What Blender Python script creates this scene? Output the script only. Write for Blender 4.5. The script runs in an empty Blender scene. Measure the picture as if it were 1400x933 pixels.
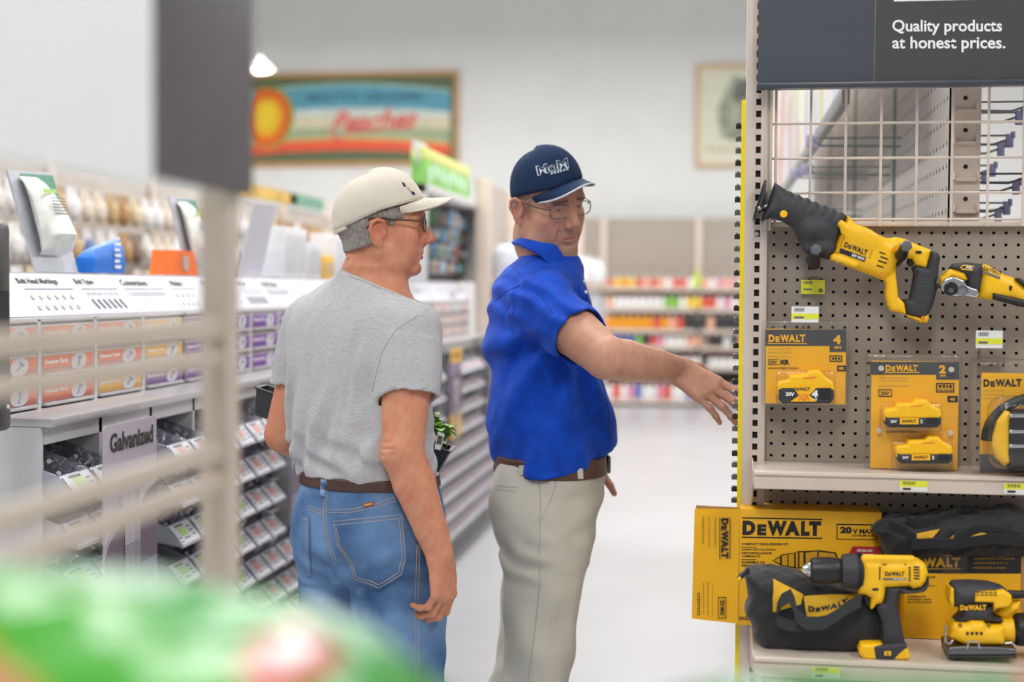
import bpy, bmesh, math, random
import numpy as np
from mathutils import Vector, Matrix
from mathutils.bvhtree import BVHTree
random.seed(11)
S = bpy.context.scene
COL = S.collection
# ------------------------------------------------------------------ camera
FPX, CX, CY = 1944.0, 700.0, 466.5          # focal length in pixels of a 1400 x 933 frame
HC = 1.5                                     # eye height
YAW, PITCH, ROLL = math.atan(285 / FPX), math.atan(73.2 / FPX), 0.006
CAMM = Matrix.Translation((0, 0, HC)) @ Matrix.Rotation(YAW, 4, 'Z') @ Matrix.Rotation(math.pi / 2 - PITCH, 4, 'X') @ Matrix.Rotation(ROLL, 4, 'Z')
cd = bpy.data.cameras.new('camera')
cam = bpy.data.objects.new('camera', cd)
COL.objects.link(cam)
cam.matrix_world = CAMM
cd.sensor_width = 36
cd.lens = FPX / 1400 * 36
cd.clip_start = 0.02
cd.clip_end = 200
cd.dof.use_dof = True
cd.dof.focus_distance = 3.12
cd.dof.aperture_fstop = 1.9
S.camera = cam
S.view_settings.view_transform = 'Standard'
S.view_settings.look = 'None'
S.view_settings.gamma = 1
S.view_settings.use_curve_mapping = False
S.view_settings.exposure = -0.24
# ------------------------------------------------------------------ light
W = bpy.data.worlds.new('store_light')
S.world = W
W.use_nodes = True
W.node_tree.nodes['Background'].inputs[0].default_value = (0.93, 0.96, 1.0, 1)
W.node_tree.nodes['Background'].inputs[1].default_value = 0.45


def area(name, loc, sx, sy, power, col=(1, 1, 1), rot=(0, 0, 0), spread=math.pi):
    l = bpy.data.lights.new(name, 'AREA')
    l.shape = 'RECTANGLE'
    l.size, l.size_y, l.energy, l.color, l.spread = sx, sy, power, col, spread
    o = bpy.data.objects.new(name, l)
    COL.objects.link(o)
    o.location = loc
    o.rotation_euler = rot
    return o


LAMPS = [(-0.5, -1.6, 210), (-0.85, 4.6, 120), (-0.85, 9.0, 190), (-0.85, 14.0, 210), (-4.8, 2.5, 200), (-4.8, 8.5, 220), (3.2, 1.0, 150), (3.2, 7.5, 200), (-4.8, 14.5, 220), (3.2, 14.0, 220)]
LAMPZ = 5.0
for lx, ly, lp in LAMPS:
    area('ceiling_light', (lx, ly, LAMPZ - 0.09), 1.0, 2.4, lp, (1.0, 0.993, 0.98))


# ------------------------------------------------------------------ pixels to places
def ray(x, y):
    o = CAMM @ Vector((0, 0, 0))
    return o, (CAMM @ Vector(((x - CX) / FPX, -(y - CY) / FPX, -1))) - o


def at(x, y, d):
    o, v = ray(x, y)
    return o + v * d


def atX(x, y, X):
    o, v = ray(x, y)
    return o + v * ((X - o.x) / v.x)


def atY(x, y, Y):
    o, v = ray(x, y)
    return o + v * ((Y - o.y) / v.y)


def atZ(x, y, Z):
    o, v = ray(x, y)
    return o + v * ((Z - o.z) / v.z)


RV = (CAMM.to_3x3() @ Vector((1, 0, 0)))
RV = Vector((RV.x, RV.y, 0)).normalized()    # right, level
DV = Vector((-RV.y, RV.x, 0))                # away, level


# ------------------------------------------------------------------ materials
def lin(h):
    h = h.lstrip('#')
    c = [int(h[i:i + 2], 16) / 255 for i in (0, 2, 4)]
    return tuple(v / 12.92 if v <= 0.04045 else ((v + 0.055) / 1.055) ** 2.4 for v in c) + (1,)


MATS = {}


def mat(name, hexc, rough=0.5, metal=0.0, var=0.06, vscale=18, bump=0.0, bscale=120, stretch=None, spec=0.5, hex2=None, emit=0.0, coat=0.0, sheen=0.0):
    """principled material, slightly uneven in tone, with a fine noise bump"""
    if name in MATS:
        return MATS[name]
    m = bpy.data.materials.new(name)
    m.use_nodes = True
    nt = m.node_tree
    b = nt.nodes['Principled BSDF']
    b.inputs['Roughness'].default_value = rough
    b.inputs['Metallic'].default_value = metal
    b.inputs['Specular IOR Level'].default_value = spec
    b.inputs['Coat Weight'].default_value = coat
    b.inputs['Sheen Weight'].default_value = sheen
    tc = nt.nodes.new('ShaderNodeTexCoord')
    mp = nt.nodes.new('ShaderNodeMapping')
    nt.links.new(tc.outputs['Object'], mp.inputs[0])
    if stretch:
        mp.inputs['Scale'].default_value = stretch
    nz = nt.nodes.new('ShaderNodeTexNoise')
    nz.inputs['Scale'].default_value = vscale
    nz.inputs['Detail'].default_value = 4
    nt.links.new(mp.outputs[0], nz.inputs['Vector'])
    c = lin(hexc)
    c2 = lin(hex2) if hex2 else tuple(max(0, v * (1 - var * 1.6)) for v in c[:3]) + (1,)
    c1 = c if hex2 else tuple(min(1, v * (1 + var)) for v in c[:3]) + (1,)
    mx = nt.nodes.new('ShaderNodeMix')
    mx.data_type = 'RGBA'
    mx.inputs['A'].default_value = c1
    mx.inputs['B'].default_value = c2
    rm = nt.nodes.new('ShaderNodeMapRange')
    rm.inputs[1].default_value, rm.inputs[2].default_value = 0.35, 0.65
    nt.links.new(nz.outputs['Fac'], rm.inputs[0])
    nt.links.new(rm.outputs[0], mx.inputs['Factor'])
    nt.links.new(mx.outputs['Result'], b.inputs['Base Color'])
    if bump:
        n2 = nt.nodes.new('ShaderNodeTexNoise')
        n2.inputs['Scale'].default_value = bscale
        n2.inputs['Detail'].default_value = 3
        nt.links.new(mp.outputs[0], n2.inputs['Vector'])
        bp = nt.nodes.new('ShaderNodeBump')
        bp.inputs['Strength'].default_value = bump
        bp.inputs['Distance'].default_value = 0.002
        nt.links.new(n2.outputs['Fac'], bp.inputs['Height'])
        nt.links.new(bp.outputs[0], b.inputs['Normal'])
    if emit:
        b.inputs['Emission Color'].default_value = c
        b.inputs['Emission Strength'].default_value = emit
    MATS[name] = m
    return m


def attr_mat(name, rough=0.5, bump=0.0, bscale=300, sss=0.0, spec=0.5, sheen=0.0, stretch=None, var=0.0, vscale=60):
    """principled material whose colour is the mesh's own 'tint' attribute"""
    if name in MATS:
        return MATS[name]
    m = mat(name, '#808080', rough, bump=bump, bscale=bscale, spec=spec, sheen=sheen, stretch=stretch, vscale=vscale)
    nt = m.node_tree
    b = nt.nodes['Principled BSDF']
    a = nt.nodes.new('ShaderNodeAttribute')
    a.attribute_name = 'tint'
    mx = next(n for n in nt.nodes if n.type == 'MIX')
    hs = nt.nodes.new('ShaderNodeHueSaturation')
    hs.inputs['Value'].default_value = 1 - var
    nt.links.new(a.outputs['Color'], hs.inputs['Color'])
    nt.links.new(a.outputs['Color'], mx.inputs['A'])
    nt.links.new(hs.outputs['Color'], mx.inputs['B'])
    if sss:
        b.inputs['Subsurface Weight'].default_value = sss
        b.inputs['Subsurface Radius'].default_value = (1, 0.35, 0.2)
        b.inputs['Subsurface Scale'].default_value = 0.006
    return m


def clear_plastic(name, tint='#ffffff', gloss=0.16, rough=0.06, haze=0.0):
    if name in MATS:
        return MATS[name]
    m = bpy.data.materials.new(name)
    m.use_nodes = True
    nt = m.node_tree
    nt.nodes.remove(nt.nodes['Principled BSDF'])
    out = nt.nodes['Material Output']
    tr = nt.nodes.new('ShaderNodeBsdfTransparent')
    tr.inputs[0].default_value = lin(tint)
    gl = nt.nodes.new('ShaderNodeBsdfGlossy')
    gl.inputs['Roughness'].default_value = rough
    fr = nt.nodes.new('ShaderNodeLayerWeight')
    fr.inputs[0].default_value = 0.22
    ad = nt.nodes.new('ShaderNodeMath')
    ad.operation = 'ADD'
    ad.inputs[1].default_value = gloss * 0.4
    nz = nt.nodes.new('ShaderNodeTexNoise')
    nz.inputs['Scale'].default_value = 25
    bp = nt.nodes.new('ShaderNodeBump')
    bp.inputs['Strength'].default_value = 0.25
    bp.inputs['Distance'].default_value = 0.01
    nt.links.new(nz.outputs['Fac'], bp.inputs['Height'])
    nt.links.new(bp.outputs[0], gl.inputs['Normal'])
    mx = nt.nodes.new('ShaderNodeMixShader')
    pw = nt.nodes.new('ShaderNodeMath')
    pw.operation = 'MULTIPLY'
    pw.inputs[1].default_value = 0.55
    nt.links.new(fr.outputs['Facing'], pw.inputs[0])
    nt.links.new(pw.outputs[0], ad.inputs[0])
    nt.links.new(ad.outputs[0], mx.inputs[0])
    if haze:
        df = nt.nodes.new('ShaderNodeBsdfDiffuse')
        df.inputs[0].default_value = lin(tint)
        hz = nt.nodes.new('ShaderNodeMixShader')
        hz.inputs[0].default_value = haze
        nt.links.new(tr.outputs[0], hz.inputs[1])
        nt.links.new(df.outputs[0], hz.inputs[2])
        nt.links.new(hz.outputs[0], mx.inputs[1])
    else:
        nt.links.new(tr.outputs[0], mx.inputs[1])
    nt.links.new(gl.outputs[0], mx.inputs[2])
    nt.links.new(mx.outputs[0], out.inputs[0])
    MATS[name] = m
    return m


# ------------------------------------------------------------------ objects
def wmat(o):
    return (wmat(o.parent) if o.parent else Matrix()) @ o.matrix_basis


def tag(o, label=None, cat=None, group=None, kind=None):
    if label: o['label'] = label
    if cat: o['category'] = cat
    if group: o['group'] = group
    if kind: o['kind'] = kind
    return o


def thing(name, label, cat, loc=(0, 0, 0), rotz=0.0, group=None):
    o = bpy.data.objects.new(name, None)
    o.empty_display_size = 0.05
    COL.objects.link(o)
    o.location = loc
    o.rotation_euler = (0, 0, rotz)
    return tag(o, label, cat, group)


def link(name, me, m=None, parent=None):
    """link a mesh given in world coordinates; under a parent it keeps its place"""
    o = bpy.data.objects.new(name, me)
    COL.objects.link(o)
    if m is not None:
        me.materials.append(m)
    if parent is not None:
        me.transform(wmat(parent).inverted())
        o.parent = parent
    else:
        n = len(me.vertices)
        co = np.empty(n * 3, np.float32)
        me.vertices.foreach_get('co', co)
        co = co.reshape(-1, 3)
        lo, hi = co.min(0), co.max(0)
        c = Vector(((lo[0] + hi[0]) / 2, (lo[1] + hi[1]) / 2, lo[2]))
        me.transform(Matrix.Translation(-c))
        o.location = c
    return o


def dup(root, loc=None, rotz=None, label=None, group=None):
    r = root.copy()
    COL.objects.link(r)
    if loc is not None: r.location = loc
    if rotz is not None: r.rotation_euler = (0, 0, rotz)
    if label: r['label'] = label
    if group: r['group'] = group
    for ch in list(root.children):
        c = ch.copy()
        COL.objects.link(c)
        c.parent = r
        for g in list(ch.children):
            d = g.copy()
            COL.objects.link(d)
            d.parent = c
    return r


class MB:
    """collects shapes (world coordinates) for ONE mesh object"""

    def __init__(s):
        s.bm = bmesh.new()

    def box(s, lo, hi, bev=0.0, M=None, seg=2):
        lo, hi = Vector(lo), Vector(hi)
        vs = [s.bm.verts.new((x, y, z)) for x in (lo.x, hi.x) for y in (lo.y, hi.y) for z in (lo.z, hi.z)]
        fs = [s.bm.faces.new([vs[i] for i in f]) for f in ((0, 1, 3, 2), (4, 6, 7, 5), (0, 4, 5, 1), (2, 3, 7, 6), (0, 2, 6, 4), (1, 5, 7, 3))]
        if M is not None:
            for v in vs: v.co = M @ v.co
        if bev:
            es = list({e for f in fs for e in f.edges})
            bmesh.ops.bevel(s.bm, geom=es, offset=bev, segments=seg, affect='EDGES', profile=0.5)
        return s

    def ring(s, pts):
        return [s.bm.verts.new(p) for p in pts]

    def loft(s, rings, caps=True, closed=True):
        R = [s.ring(r) for r in rings]
        n = len(R[0])
        for a, b in zip(R, R[1:]):
            for i in range(n if closed else n - 1):
                j = (i + 1) % n
                s.bm.faces.new((a[i], a[j], b[j], b[i]))
        if caps and closed:
            s.bm.faces.new(R[0][::-1])
            s.bm.faces.new(R[-1])
        return s

    def tube(s, pts, r, n=8, flat=None, closed=False):
        """round tube (or flat strap: flat = (width vector, half width, half thickness)) along points"""
        pts = [Vector(p) for p in pts]
        rr = r if isinstance(r, (list, tuple)) else [r] * len(pts)
        up = Vector((0, 0, 1))
        rings = []
        pv = None
        for i, p in enumerate(pts):
            a = pts[i - 1] if (i or closed) else p
            b = pts[(i + 1) % len(pts)] if (i < len(pts) - 1 or closed) else p
            t = (b - a).normalized()
            if pv is None:
                pv = t.orthogonal().normalized()
            pv = (pv - t * pv.dot(t))
            pv = pv.normalized() if pv.length > 1e-6 else t.orthogonal().normalized()
            q = t.cross(pv)
            rings.append([p + pv * (math.cos(2 * math.pi * k / n) * rr[i]) + q * (math.sin(2 * math.pi * k / n) * rr[i]) for k in range(n)])
        if closed:
            rings.append(rings[0])
        s.loft(rings, caps=not closed)
        return s

    def strap(s, pts, wv, w, t):
        """flat band through points: wv the width direction, w half width, t half thickness"""
        pts = [Vector(p) for p in pts]
        wv = Vector(wv).normalized()
        rings = []
        for i, p in enumerate(pts):
            a, b = pts[max(0, i - 1)], pts[min(len(pts) - 1, i + 1)]
            nn = (b - a).cross(wv).normalized()
            rings.append([p + wv * w + nn * t, p - wv * w + nn * t, p - wv * w - nn * t, p + wv * w - nn * t])
        return s.loft(rings)

    def lathe(s, prof, o=(0, 0, 0), ax=(0, 0, 1), n=20):
        o, ax = Vector(o), Vector(ax).normalized()
        u = ax.orthogonal().normalized()
        v = ax.cross(u)
        return s.loft([[o + ax * h + (u * math.cos(2 * math.pi * k / n) + v * math.sin(2 * math.pi * k / n)) * max(r, 1e-5) for k in range(n)] for r, h in prof])

    def prism(s, pts, vec):
        vec = Vector(vec)
        a = [Vector(p) for p in pts]
        return s.loft([a, [p + vec for p in a]])

    def quad(s, a, b, c, d):
        s.bm.faces.new(s.ring([a, b, c, d]))
        return s

    def sph(s, c, r, n=12):
        c = Vector(c)
        r = r if isinstance(r, (tuple, list)) else (r, r, r)
        rings = []
        for i in range(n + 1):
            ph = math.pi * i / n
            rr = max(math.sin(ph), 1e-3)
            rings.append([c + Vector((r[0] * rr * math.cos(2 * math.pi * k / (2 * n)), r[1] * rr * math.sin(2 * math.pi * k / (2 * n)), r[2] * math.cos(ph))) for k in range(2 * n)])
        return s.loft(rings)

    def done(s, name, m, parent=None, angle=0.6):
        bmesh.ops.recalc_face_normals(s.bm, faces=s.bm.faces)
        me = bpy.data.meshes.new(name)
        s.bm.to_mesh(me)
        s.bm.free()
        me.shade_smooth() if hasattr(me, 'shade_smooth') else None
        me.set_sharp_from_angle(angle=angle)
        return link(name, me, m, parent)


def letters(body, O, U, V, m, parent, bold=0.0, name='lettering', fit=True):
    """flat printed text filling the parallelogram O, O+U, O+V"""
    def raw(txt):
        cu = bpy.data.curves.new(name, 'FONT')
        cu.body = txt
        cu.offset = bold
        cu.resolution_u = 3
        ob = bpy.data.objects.new(name, cu)
        me = bpy.data.meshes.new_from_object(ob)
        bpy.data.objects.remove(ob)
        bpy.data.curves.remove(cu)
        me.materials.clear()
        return me
    if body == 'DeWALT':
        bm = bmesh.new()
        for txt, x0, x1, hh in (('D', 0.0, 0.165, 1.0), ('E', 0.19, 0.305, 0.76), ('W', 0.315, 0.565, 1.0), ('A', 0.54, 0.735, 1.0), ('L', 0.745, 0.855, 1.0), ('T', 0.845, 1.0, 1.0)):
            mm = raw(txt)
            a, b = [v.co.x for v in mm.vertices], [v.co.y for v in mm.vertices]
            ax, ay, aw, ah = min(a), min(b), max(a) - min(a), max(b) - min(b)
            for v in mm.vertices:
                v.co = (x0 + (v.co.x - ax) / aw * (x1 - x0), (v.co.y - ay) / ah * hh, 0)
            bm.from_mesh(mm)
            bpy.data.meshes.remove(mm)
        me = bpy.data.meshes.new(name)
        bm.to_mesh(me)
        bm.free()
    else:
        me = raw(body)
    O, U, V = Vector(O), Vector(U), Vector(V)
    xs = [v.co.x for v in me.vertices]
    ys = [v.co.y for v in me.vertices]
    x0, y0, w, h = min(xs), min(ys), max(xs) - min(xs), max(ys) - min(ys)
    for v in me.vertices:
        v.co = O + U * ((v.co.x - x0) / w) + V * ((v.co.y - y0) / h)
    me.name = name
    return link(name, me, m, parent)


# ------------------------------------------------------------------ smooth solids from distance fields
def smin(a, b, k):
    if k <= 0: return np.minimum(a, b)
    h = np.maximum(k - np.abs(a - b), 0) / k
    return np.minimum(a, b) - h * h * k * 0.25


class Vol:
    def __init__(s, lo, hi, h):
        s.h = h
        s.lo = np.array(lo, np.float32)
        s.n = np.ceil((np.array(hi) - s.lo) / h).astype(int) + 1
        s.g = np.full(s.n, 1.0, np.float32)

    def put(s, fn, lo, hi, k=0.01, op='u', pad=None):
        pad = max(k * 1.2, 3 * s.h) if pad is None else pad
        i0 = np.clip(np.floor((np.array(lo) - pad - s.lo) / s.h).astype(int), 0, s.n)
        i1 = np.clip(np.ceil((np.array(hi) + pad - s.lo) / s.h).astype(int) + 1, 0, s.n)
        if (i1 <= i0).any(): return s
        ax = [(s.lo[i] + s.h * np.arange(i0[i], i1[i])).astype(np.float32) for i in range(3)]
        X, Y, Z = ax[0][:, None, None], ax[1][None, :, None], ax[2][None, None, :]
        d = fn(X, Y, Z)
        sl = tuple(slice(i0[i], i1[i]) for i in range(3))
        g = s.g[sl]
        if op == 'u': s.g[sl] = smin(g, d, k)
        elif op == 's': s.g[sl] = -smin(-g, d, k)       # subtract
        elif op == 'i': s.g[sl] = -smin(-g, -d, k)      # intersect
        elif op == 'd': s.g[sl] = g + d                 # displace
        return s

    def rc(s, a, b, r1, r2=None, k=0.01, op='u', sq=None, sf=1.0):
        """tapered capsule; sq a direction in which the section is scaled by sf"""
        a, b = np.array(a, np.float32), np.array(b, np.float32)
        r2 = r1 if r2 is None else r2
        ba = b - a
        L = float(ba @ ba) + 1e-12
        m = max(r1, r2) * max(1, sf)
        if sq is not None:
            sq = np.array(sq, np.float32)
            sq = sq / np.linalg.norm(sq)

        def fn(X, Y, Z):
            px, py, pz = X - a[0], Y - a[1], Z - a[2]
            t = np.clip((px * ba[0] + py * ba[1] + pz * ba[2]) / L, 0, 1)
            qx, qy, qz = px - t * ba[0], py - t * ba[1], pz - t * ba[2]
            if sq is not None:
                e = (qx * sq[0] + qy * sq[1] + qz * sq[2]) * (1 / sf - 1)
                qx, qy, qz = qx + e * sq[0], qy + e * sq[1], qz + e * sq[2]
            return (np.sqrt(qx * qx + qy * qy + qz * qz) - (r1 + (r2 - r1) * t)) * min(1, sf)
        return s.put(fn, np.minimum(a, b) - m, np.maximum(a, b) + m, k, op)

    def ell(s, c, r, k=0.01, op='u', R=None):
        c = np.array(c, np.float32)
        r = np.array(r if hasattr(r, '__len__') else (r, r, r), np.float32)
        m = float(r.max()) if R is not None else r
        Q = np.array(R, np.float32) if R is not None else None

        def fn(X, Y, Z):
            x, y, z = X - c[0], Y - c[1], Z - c[2]
            if Q is not None:
                x, y, z = (Q[0][0] * x + Q[1][0] * y + Q[2][0] * z, Q[0][1] * x + Q[1][1] * y + Q[2][1] * z, Q[0][2] * x + Q[1][2] * y + Q[2][2] * z)
            k0 = np.sqrt((x / r[0]) ** 2 + (y / r[1]) ** 2 + (z / r[2]) ** 2)
            k1 = np.sqrt((x / r[0] ** 2) ** 2 + (y / r[1] ** 2) ** 2 + (z / r[2] ** 2) ** 2) + 1e-9
            return k0 * (k0 - 1) / k1
        return s.put(fn, c - m, c + m, k, op)

    def ztube(s, st, k=0.01, op='u', ex=2.0, smooth=0.02):
        """upright tube: stations (z, cx, cy, half width, half depth, angle of the width axis)"""
        st = sorted(st)
        A = np.array(st, np.float64)
        z0, z1 = A[0, 0], A[-1, 0]
        m = A[:, 3:5].max()

        def fn(X, Y, Z):
            zz = Z.ravel()
            fine = np.linspace(z0, z1, 400)
            w = max(3, int(smooth / ((z1 - z0) / 400)) | 1)
            ker = np.ones(w) / w
            P = []
            for i in range(1, 6):
                v = np.interp(fine, A[:, 0], A[:, i])
                v = np.convolve(np.pad(v, w // 2, mode='edge'), ker, 'valid')
                v = np.convolve(np.pad(v, w // 2, mode='edge'), ker, 'valid')
                P.append(np.interp(zz, fine, v).astype(np.float32)[None, None, :])
            cx, cy, rx, ry, an = P
            x, y = X - cx, Y - cy
            u = np.abs(x * np.cos(an) + y * np.sin(an)) / rx
            v = np.abs(-x * np.sin(an) + y * np.cos(an)) / ry
            d = ((u ** ex + v ** ex) ** (1 / ex) - 1) * np.minimum(rx, ry)
            return np.maximum(d, np.maximum(z0 - Z, Z - z1))
        lo = (A[:, 1].min() - m, A[:, 2].min() - m, z0)
        hi = (A[:, 1].max() + m, A[:, 2].max() + m, z1)
        return s.put(fn, lo, hi, k, op)

    def poly(s, pts, yc, t, r=0.004, k=0.004, op='u'):
        """outline in the X-Z plane, half thickness t about y = yc, edges rounded by r"""
        P = np.array([(p[0], p[-1]) for p in pts], np.float32)

        def fn(X, Y, Z):
            px, pz = X[:, 0, :], Z[0][None, 0, :] if False else Z[0]
            px = X[:, :, 0]            # (nx,1)
            pz = Z[0]                  # (1,nz)
            d = np.full((px.shape[0], pz.shape[1]), 1e9, np.float32)
            sg = np.ones_like(d)
            N = len(P)
            for i in range(N):
                a, b = P[i], P[i - 1]
                ex, ez = b[0] - a[0], b[1] - a[1]
                wx, wz = px - a[0], pz - a[1]
                tt = np.clip((wx * ex + wz * ez) / (ex * ex + ez * ez + 1e-12), 0, 1)
                d = np.minimum(d, (wx - ex * tt) ** 2 + (wz - ez * tt) ** 2)
                c1 = (pz >= a[1]) & (px == px)
                c2 = (pz < b[1]) & (px == px)
                c3 = ex * wz > ez * wx
                al = c1 & c2 & c3
                no = ~c1 & ~c2 & ~c3
                sg = np.where(al | no, -sg, sg)
            d2 = (sg * np.sqrt(d))[:, None, :]
            dy = np.abs(Y - yc) - t
            a, b = d2 + r, dy + r
            return np.sqrt(np.maximum(a, 0) ** 2 + np.maximum(b, 0) ** 2) + np.minimum(np.maximum(a, b), 0) - r
        lo = (P[:, 0].min(), yc - t, P[:, 1].min())
        hi = (P[:, 0].max(), yc + t, P[:, 1].max())
        return s.put(fn, lo, hi, k, op)

    def cut(s, o, n, k=0.003):
        """keep what lies behind the plane through o with outward normal n"""
        o, n = np.array(o, np.float32), np.array(Vector(n).normalized(), np.float32)
        s.g = -smin(-s.g, -np.asarray((s.lo[0] + s.h * np.arange(s.n[0]) - o[0])[:, None, None] * n[0] + (s.lo[1] + s.h * np.arange(s.n[1]) - o[1])[None, :, None] * n[1] + (s.lo[2] + s.h * np.arange(s.n[2]) - o[2])[None, None, :] * n[2], np.float32), k)
        return s

    def mesh(s, smooth=1):
        g = s.g
        for ax in range(3):                                   # keep the border outside
            sl = [slice(None)] * 3
            for e in (0, -1):
                sl[ax] = e
                g[tuple(sl)] = np.maximum(g[tuple(sl)], 1e-4)
        neg = g < 0
        n = neg.astype(np.int8)
        c = n[:-1] + n[1:]
        c = c[:, :-1] + c[:, 1:]
        c = c[:, :, :-1] + c[:, :, 1:]
        act = (c > 0) & (c < 8)
        I = np.argwhere(act)
        idx = np.full(act.shape, -1, np.int32)
        idx[act] = np.arange(len(I))
        corner = [(a, b, d) for a in (0, 1) for b in (0, 1) for d in (0, 1)]
        val = {q: g[I[:, 0] + q[0], I[:, 1] + q[1], I[:, 2] + q[2]] for q in corner}
        pos = np.zeros((len(I), 3), np.float32)
        cnt = np.zeros(len(I), np.float32)
        for q in corner:
            for ax in range(3):
                if q[ax]: continue
                r = list(q)
                r[ax] = 1
                a, b = val[q], val[tuple(r)]
                m = (a < 0) != (b < 0)
                t = np.where(m, a / np.where(a == b, 1, a - b), 0)
                p = np.array(q, np.float32)[None, :].repeat(len(I), 0)
                p[:, ax] = t
                pos += p * m[:, None]
                cnt += m
        pos = pos / cnt[:, None] + I
        F = []
        for ax in range(3):
            b, d = (ax + 1) % 3, (ax + 2) % 3
            lo = [slice(None)] * 3
            hi = [slice(None)] * 3
            lo[ax], hi[ax] = slice(None, -1), slice(1, None)
            ch = neg[tuple(lo)] != neg[tuple(hi)]
            E = np.argwhere(ch)
            E = E[(E[:, b] > 0) & (E[:, d] > 0) & (E[:, b] < act.shape[b]) & (E[:, d] < act.shape[d])]
            q = []
            for db, dd in ((-1, -1), (0, -1), (0, 0), (-1, 0)):
                e = E.copy()
                e[:, b] += db
                e[:, d] += dd
                q.append(idx[e[:, 0], e[:, 1], e[:, 2]])
            q = np.stack(q, 1)
            fl = ~neg[E[:, 0], E[:, 1], E[:, 2]]
            q[fl] = q[fl][:, ::-1]
            F.append(q)
        F = np.concatenate(F)
        F = F[(F >= 0).all(1)]
        for _ in range(smooth):
            acc = np.zeros_like(pos)
            num = np.zeros(len(pos), np.float32)
            for i in range(4):
                a, b = F[:, i], F[:, (i + 1) % 4]
                for u, v in ((a, b), (b, a)):
                    for ax in range(3):
                        acc[:, ax] += np.bincount(u, pos[v, ax], len(pos))
                    num += np.bincount(u, minlength=len(pos))
            pos = pos * 0.5 + 0.5 * acc / np.maximum(num, 1)[:, None]
        return pos * s.h + s.lo, F

    def done(s, name, m, parent=None, smooth=1, tint=None):
        v, f = s.mesh(smooth)
        me = bpy.data.meshes.new(name)
        me.vertices.add(len(v))
        me.vertices.foreach_set('co', v.astype(np.float32).ravel())
        me.loops.add(f.size)
        me.loops.foreach_set('vertex_index', f.astype(np.int32).ravel())
        me.polygons.add(len(f))
        me.polygons.foreach_set('loop_start', np.arange(0, f.size, 4, dtype=np.int32))
        me.polygons.foreach_set('use_smooth', np.ones(len(f), bool))
        me.update()
        me.validate()
        if tint is not None:
            a = me.color_attributes.new('tint', 'FLOAT_COLOR', 'POINT')
            a.data.foreach_set('color', tint(v).astype(np.float32).ravel())
        return link(name, me, m, parent)


def wob(X, Y, Z, f, seed=0.0):
    """cheap smooth noise, about -1..1"""
    return (np.sin(f * (X * 1.0 + 0.6 * Y) + seed) * np.sin(f * (0.9 * Z - 0.4 * X) + 1.7 * seed + 1) + np.sin(f * 1.9 * (Y + 0.5 * Z) + 2.1 * seed) * np.sin(f * 1.7 * (X - 0.7 * Z) + seed + 2)) * 0.5


def peg_sheet(mb, O, U, V, nu, nv, pitch, r, sides=8, sq=False):
    """a perforated sheet from O along unit U and V: nu x nv cells with one hole in the middle of each"""
    O, U, V = Vector(O), Vector(U).normalized(), Vector(V).normalized()
    bm = mb.bm
    cor = [[bm.verts.new(O + U * (i * pitch) + V * (j * pitch)) for j in range(nv + 1)] for i in range(nu + 1)]
    N = U.cross(V) * 0.004
    for i in range(nu):
        for j in range(nv):
            c = O + U * ((i + 0.5) * pitch) + V * ((j + 0.5) * pitch)
            h = [bm.verts.new(c + U * (r * math.cos(math.pi * (2 * k + 1) / 8)) + V * (r * math.sin(math.pi * (2 * k + 1) / 8))) for k in range(8)]
            A, B, C, D = cor[i + 1][j], cor[i + 1][j + 1], cor[i][j + 1], cor[i][j]
            # right side k=7,0 ; top k=1,2 ; left k=3,4 ; bottom k=5,6
            bm.faces.new((A, B, h[0], h[7])); bm.faces.new((B, h[1], h[0]))
            bm.faces.new((B, C, h[2], h[1])); bm.faces.new((C, h[3], h[2]))
            bm.faces.new((C, D, h[4], h[3])); bm.faces.new((D, h[5], h[4]))
            bm.faces.new((D, A, h[6], h[5])); bm.faces.new((A, h[7], h[6]))
    return mb


# ------------------------------------------------------------------ the room
M_white = mat('wall_paint', '#e4e4e2', 0.85, var=0.015, vscale=2)
M_floor = mat('polished_floor', '#c6c6c9', 0.28, var=0.03, vscale=1.2, bump=0.02, bscale=3)
M_ceil = mat('ceiling_white', '#dededc', 0.9, var=0.02)


def struct(name, mb, m):
    o = mb.done(name, m)
    o['kind'] = 'structure'
    return o


struct('floor', MB().box((-9, -4, -0.1), (9, 19, 0)), M_floor)
struct('wall_back', MB().box((-9, 19, 0), (9, 19.15, 6.4)), M_white)
struct('wall_left', MB().box((-9.15, -4, 0), (-9, 19.15, 6.4)), M_white)
struct('wall_right', MB().box((9, -4, 0), (9.15, 19.15, 6.4)), M_white)
struct('ceiling', MB().box((-9.15, -4, 6.4), (9.15, 19.15, 6.5)), M_ceil)

# pendant lamp far down the store
p = atY(355, 96, 13.5)
pl = thing('pendant_lamp', 'white dome pendant lamp glowing in front of the long framed fruit label', 'lamp', p)
MB().lathe([(0.02, 0.14), (0.03, 0.13), (0.06, 0.09), (0.15, 0.02), (0.155, 0.0), (0.145, 0.0), (0.135, 0.025), (0.0, 0.10)], p, n=28).done('lamp_shade', mat('lamp_white', '#eceae6', 0.5), pl)
MB().sph(p + Vector((0, 0, 0.02)), (0.135, 0.135, 0.05), 10).done('bulb', mat('lamp_glow', '#fffaf0', 0.5, emit=9), pl)
MB().tube([p + Vector((0, 0, 0.2)), p + Vector((-0.03, 0, 1.2)), (p.x - 0.03, p.y, 6.4)], 0.012).done('cord', mat('cord_grey', '#8d8d8d', 0.6), pl)
area('pendant_light', p + Vector((0, 0, -0.05)), 0.2, 0.2, 25, (1, 0.97, 0.9))


def prect(mb, x0, y0, x1, y1, Y, t=0.004, bev=0.0):
    a, b = atY(x0, y1, Y), atY(x1, y0, Y)
    return mb.box((a.x, Y, a.z), (b.x, Y + t, b.z), bev)


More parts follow.
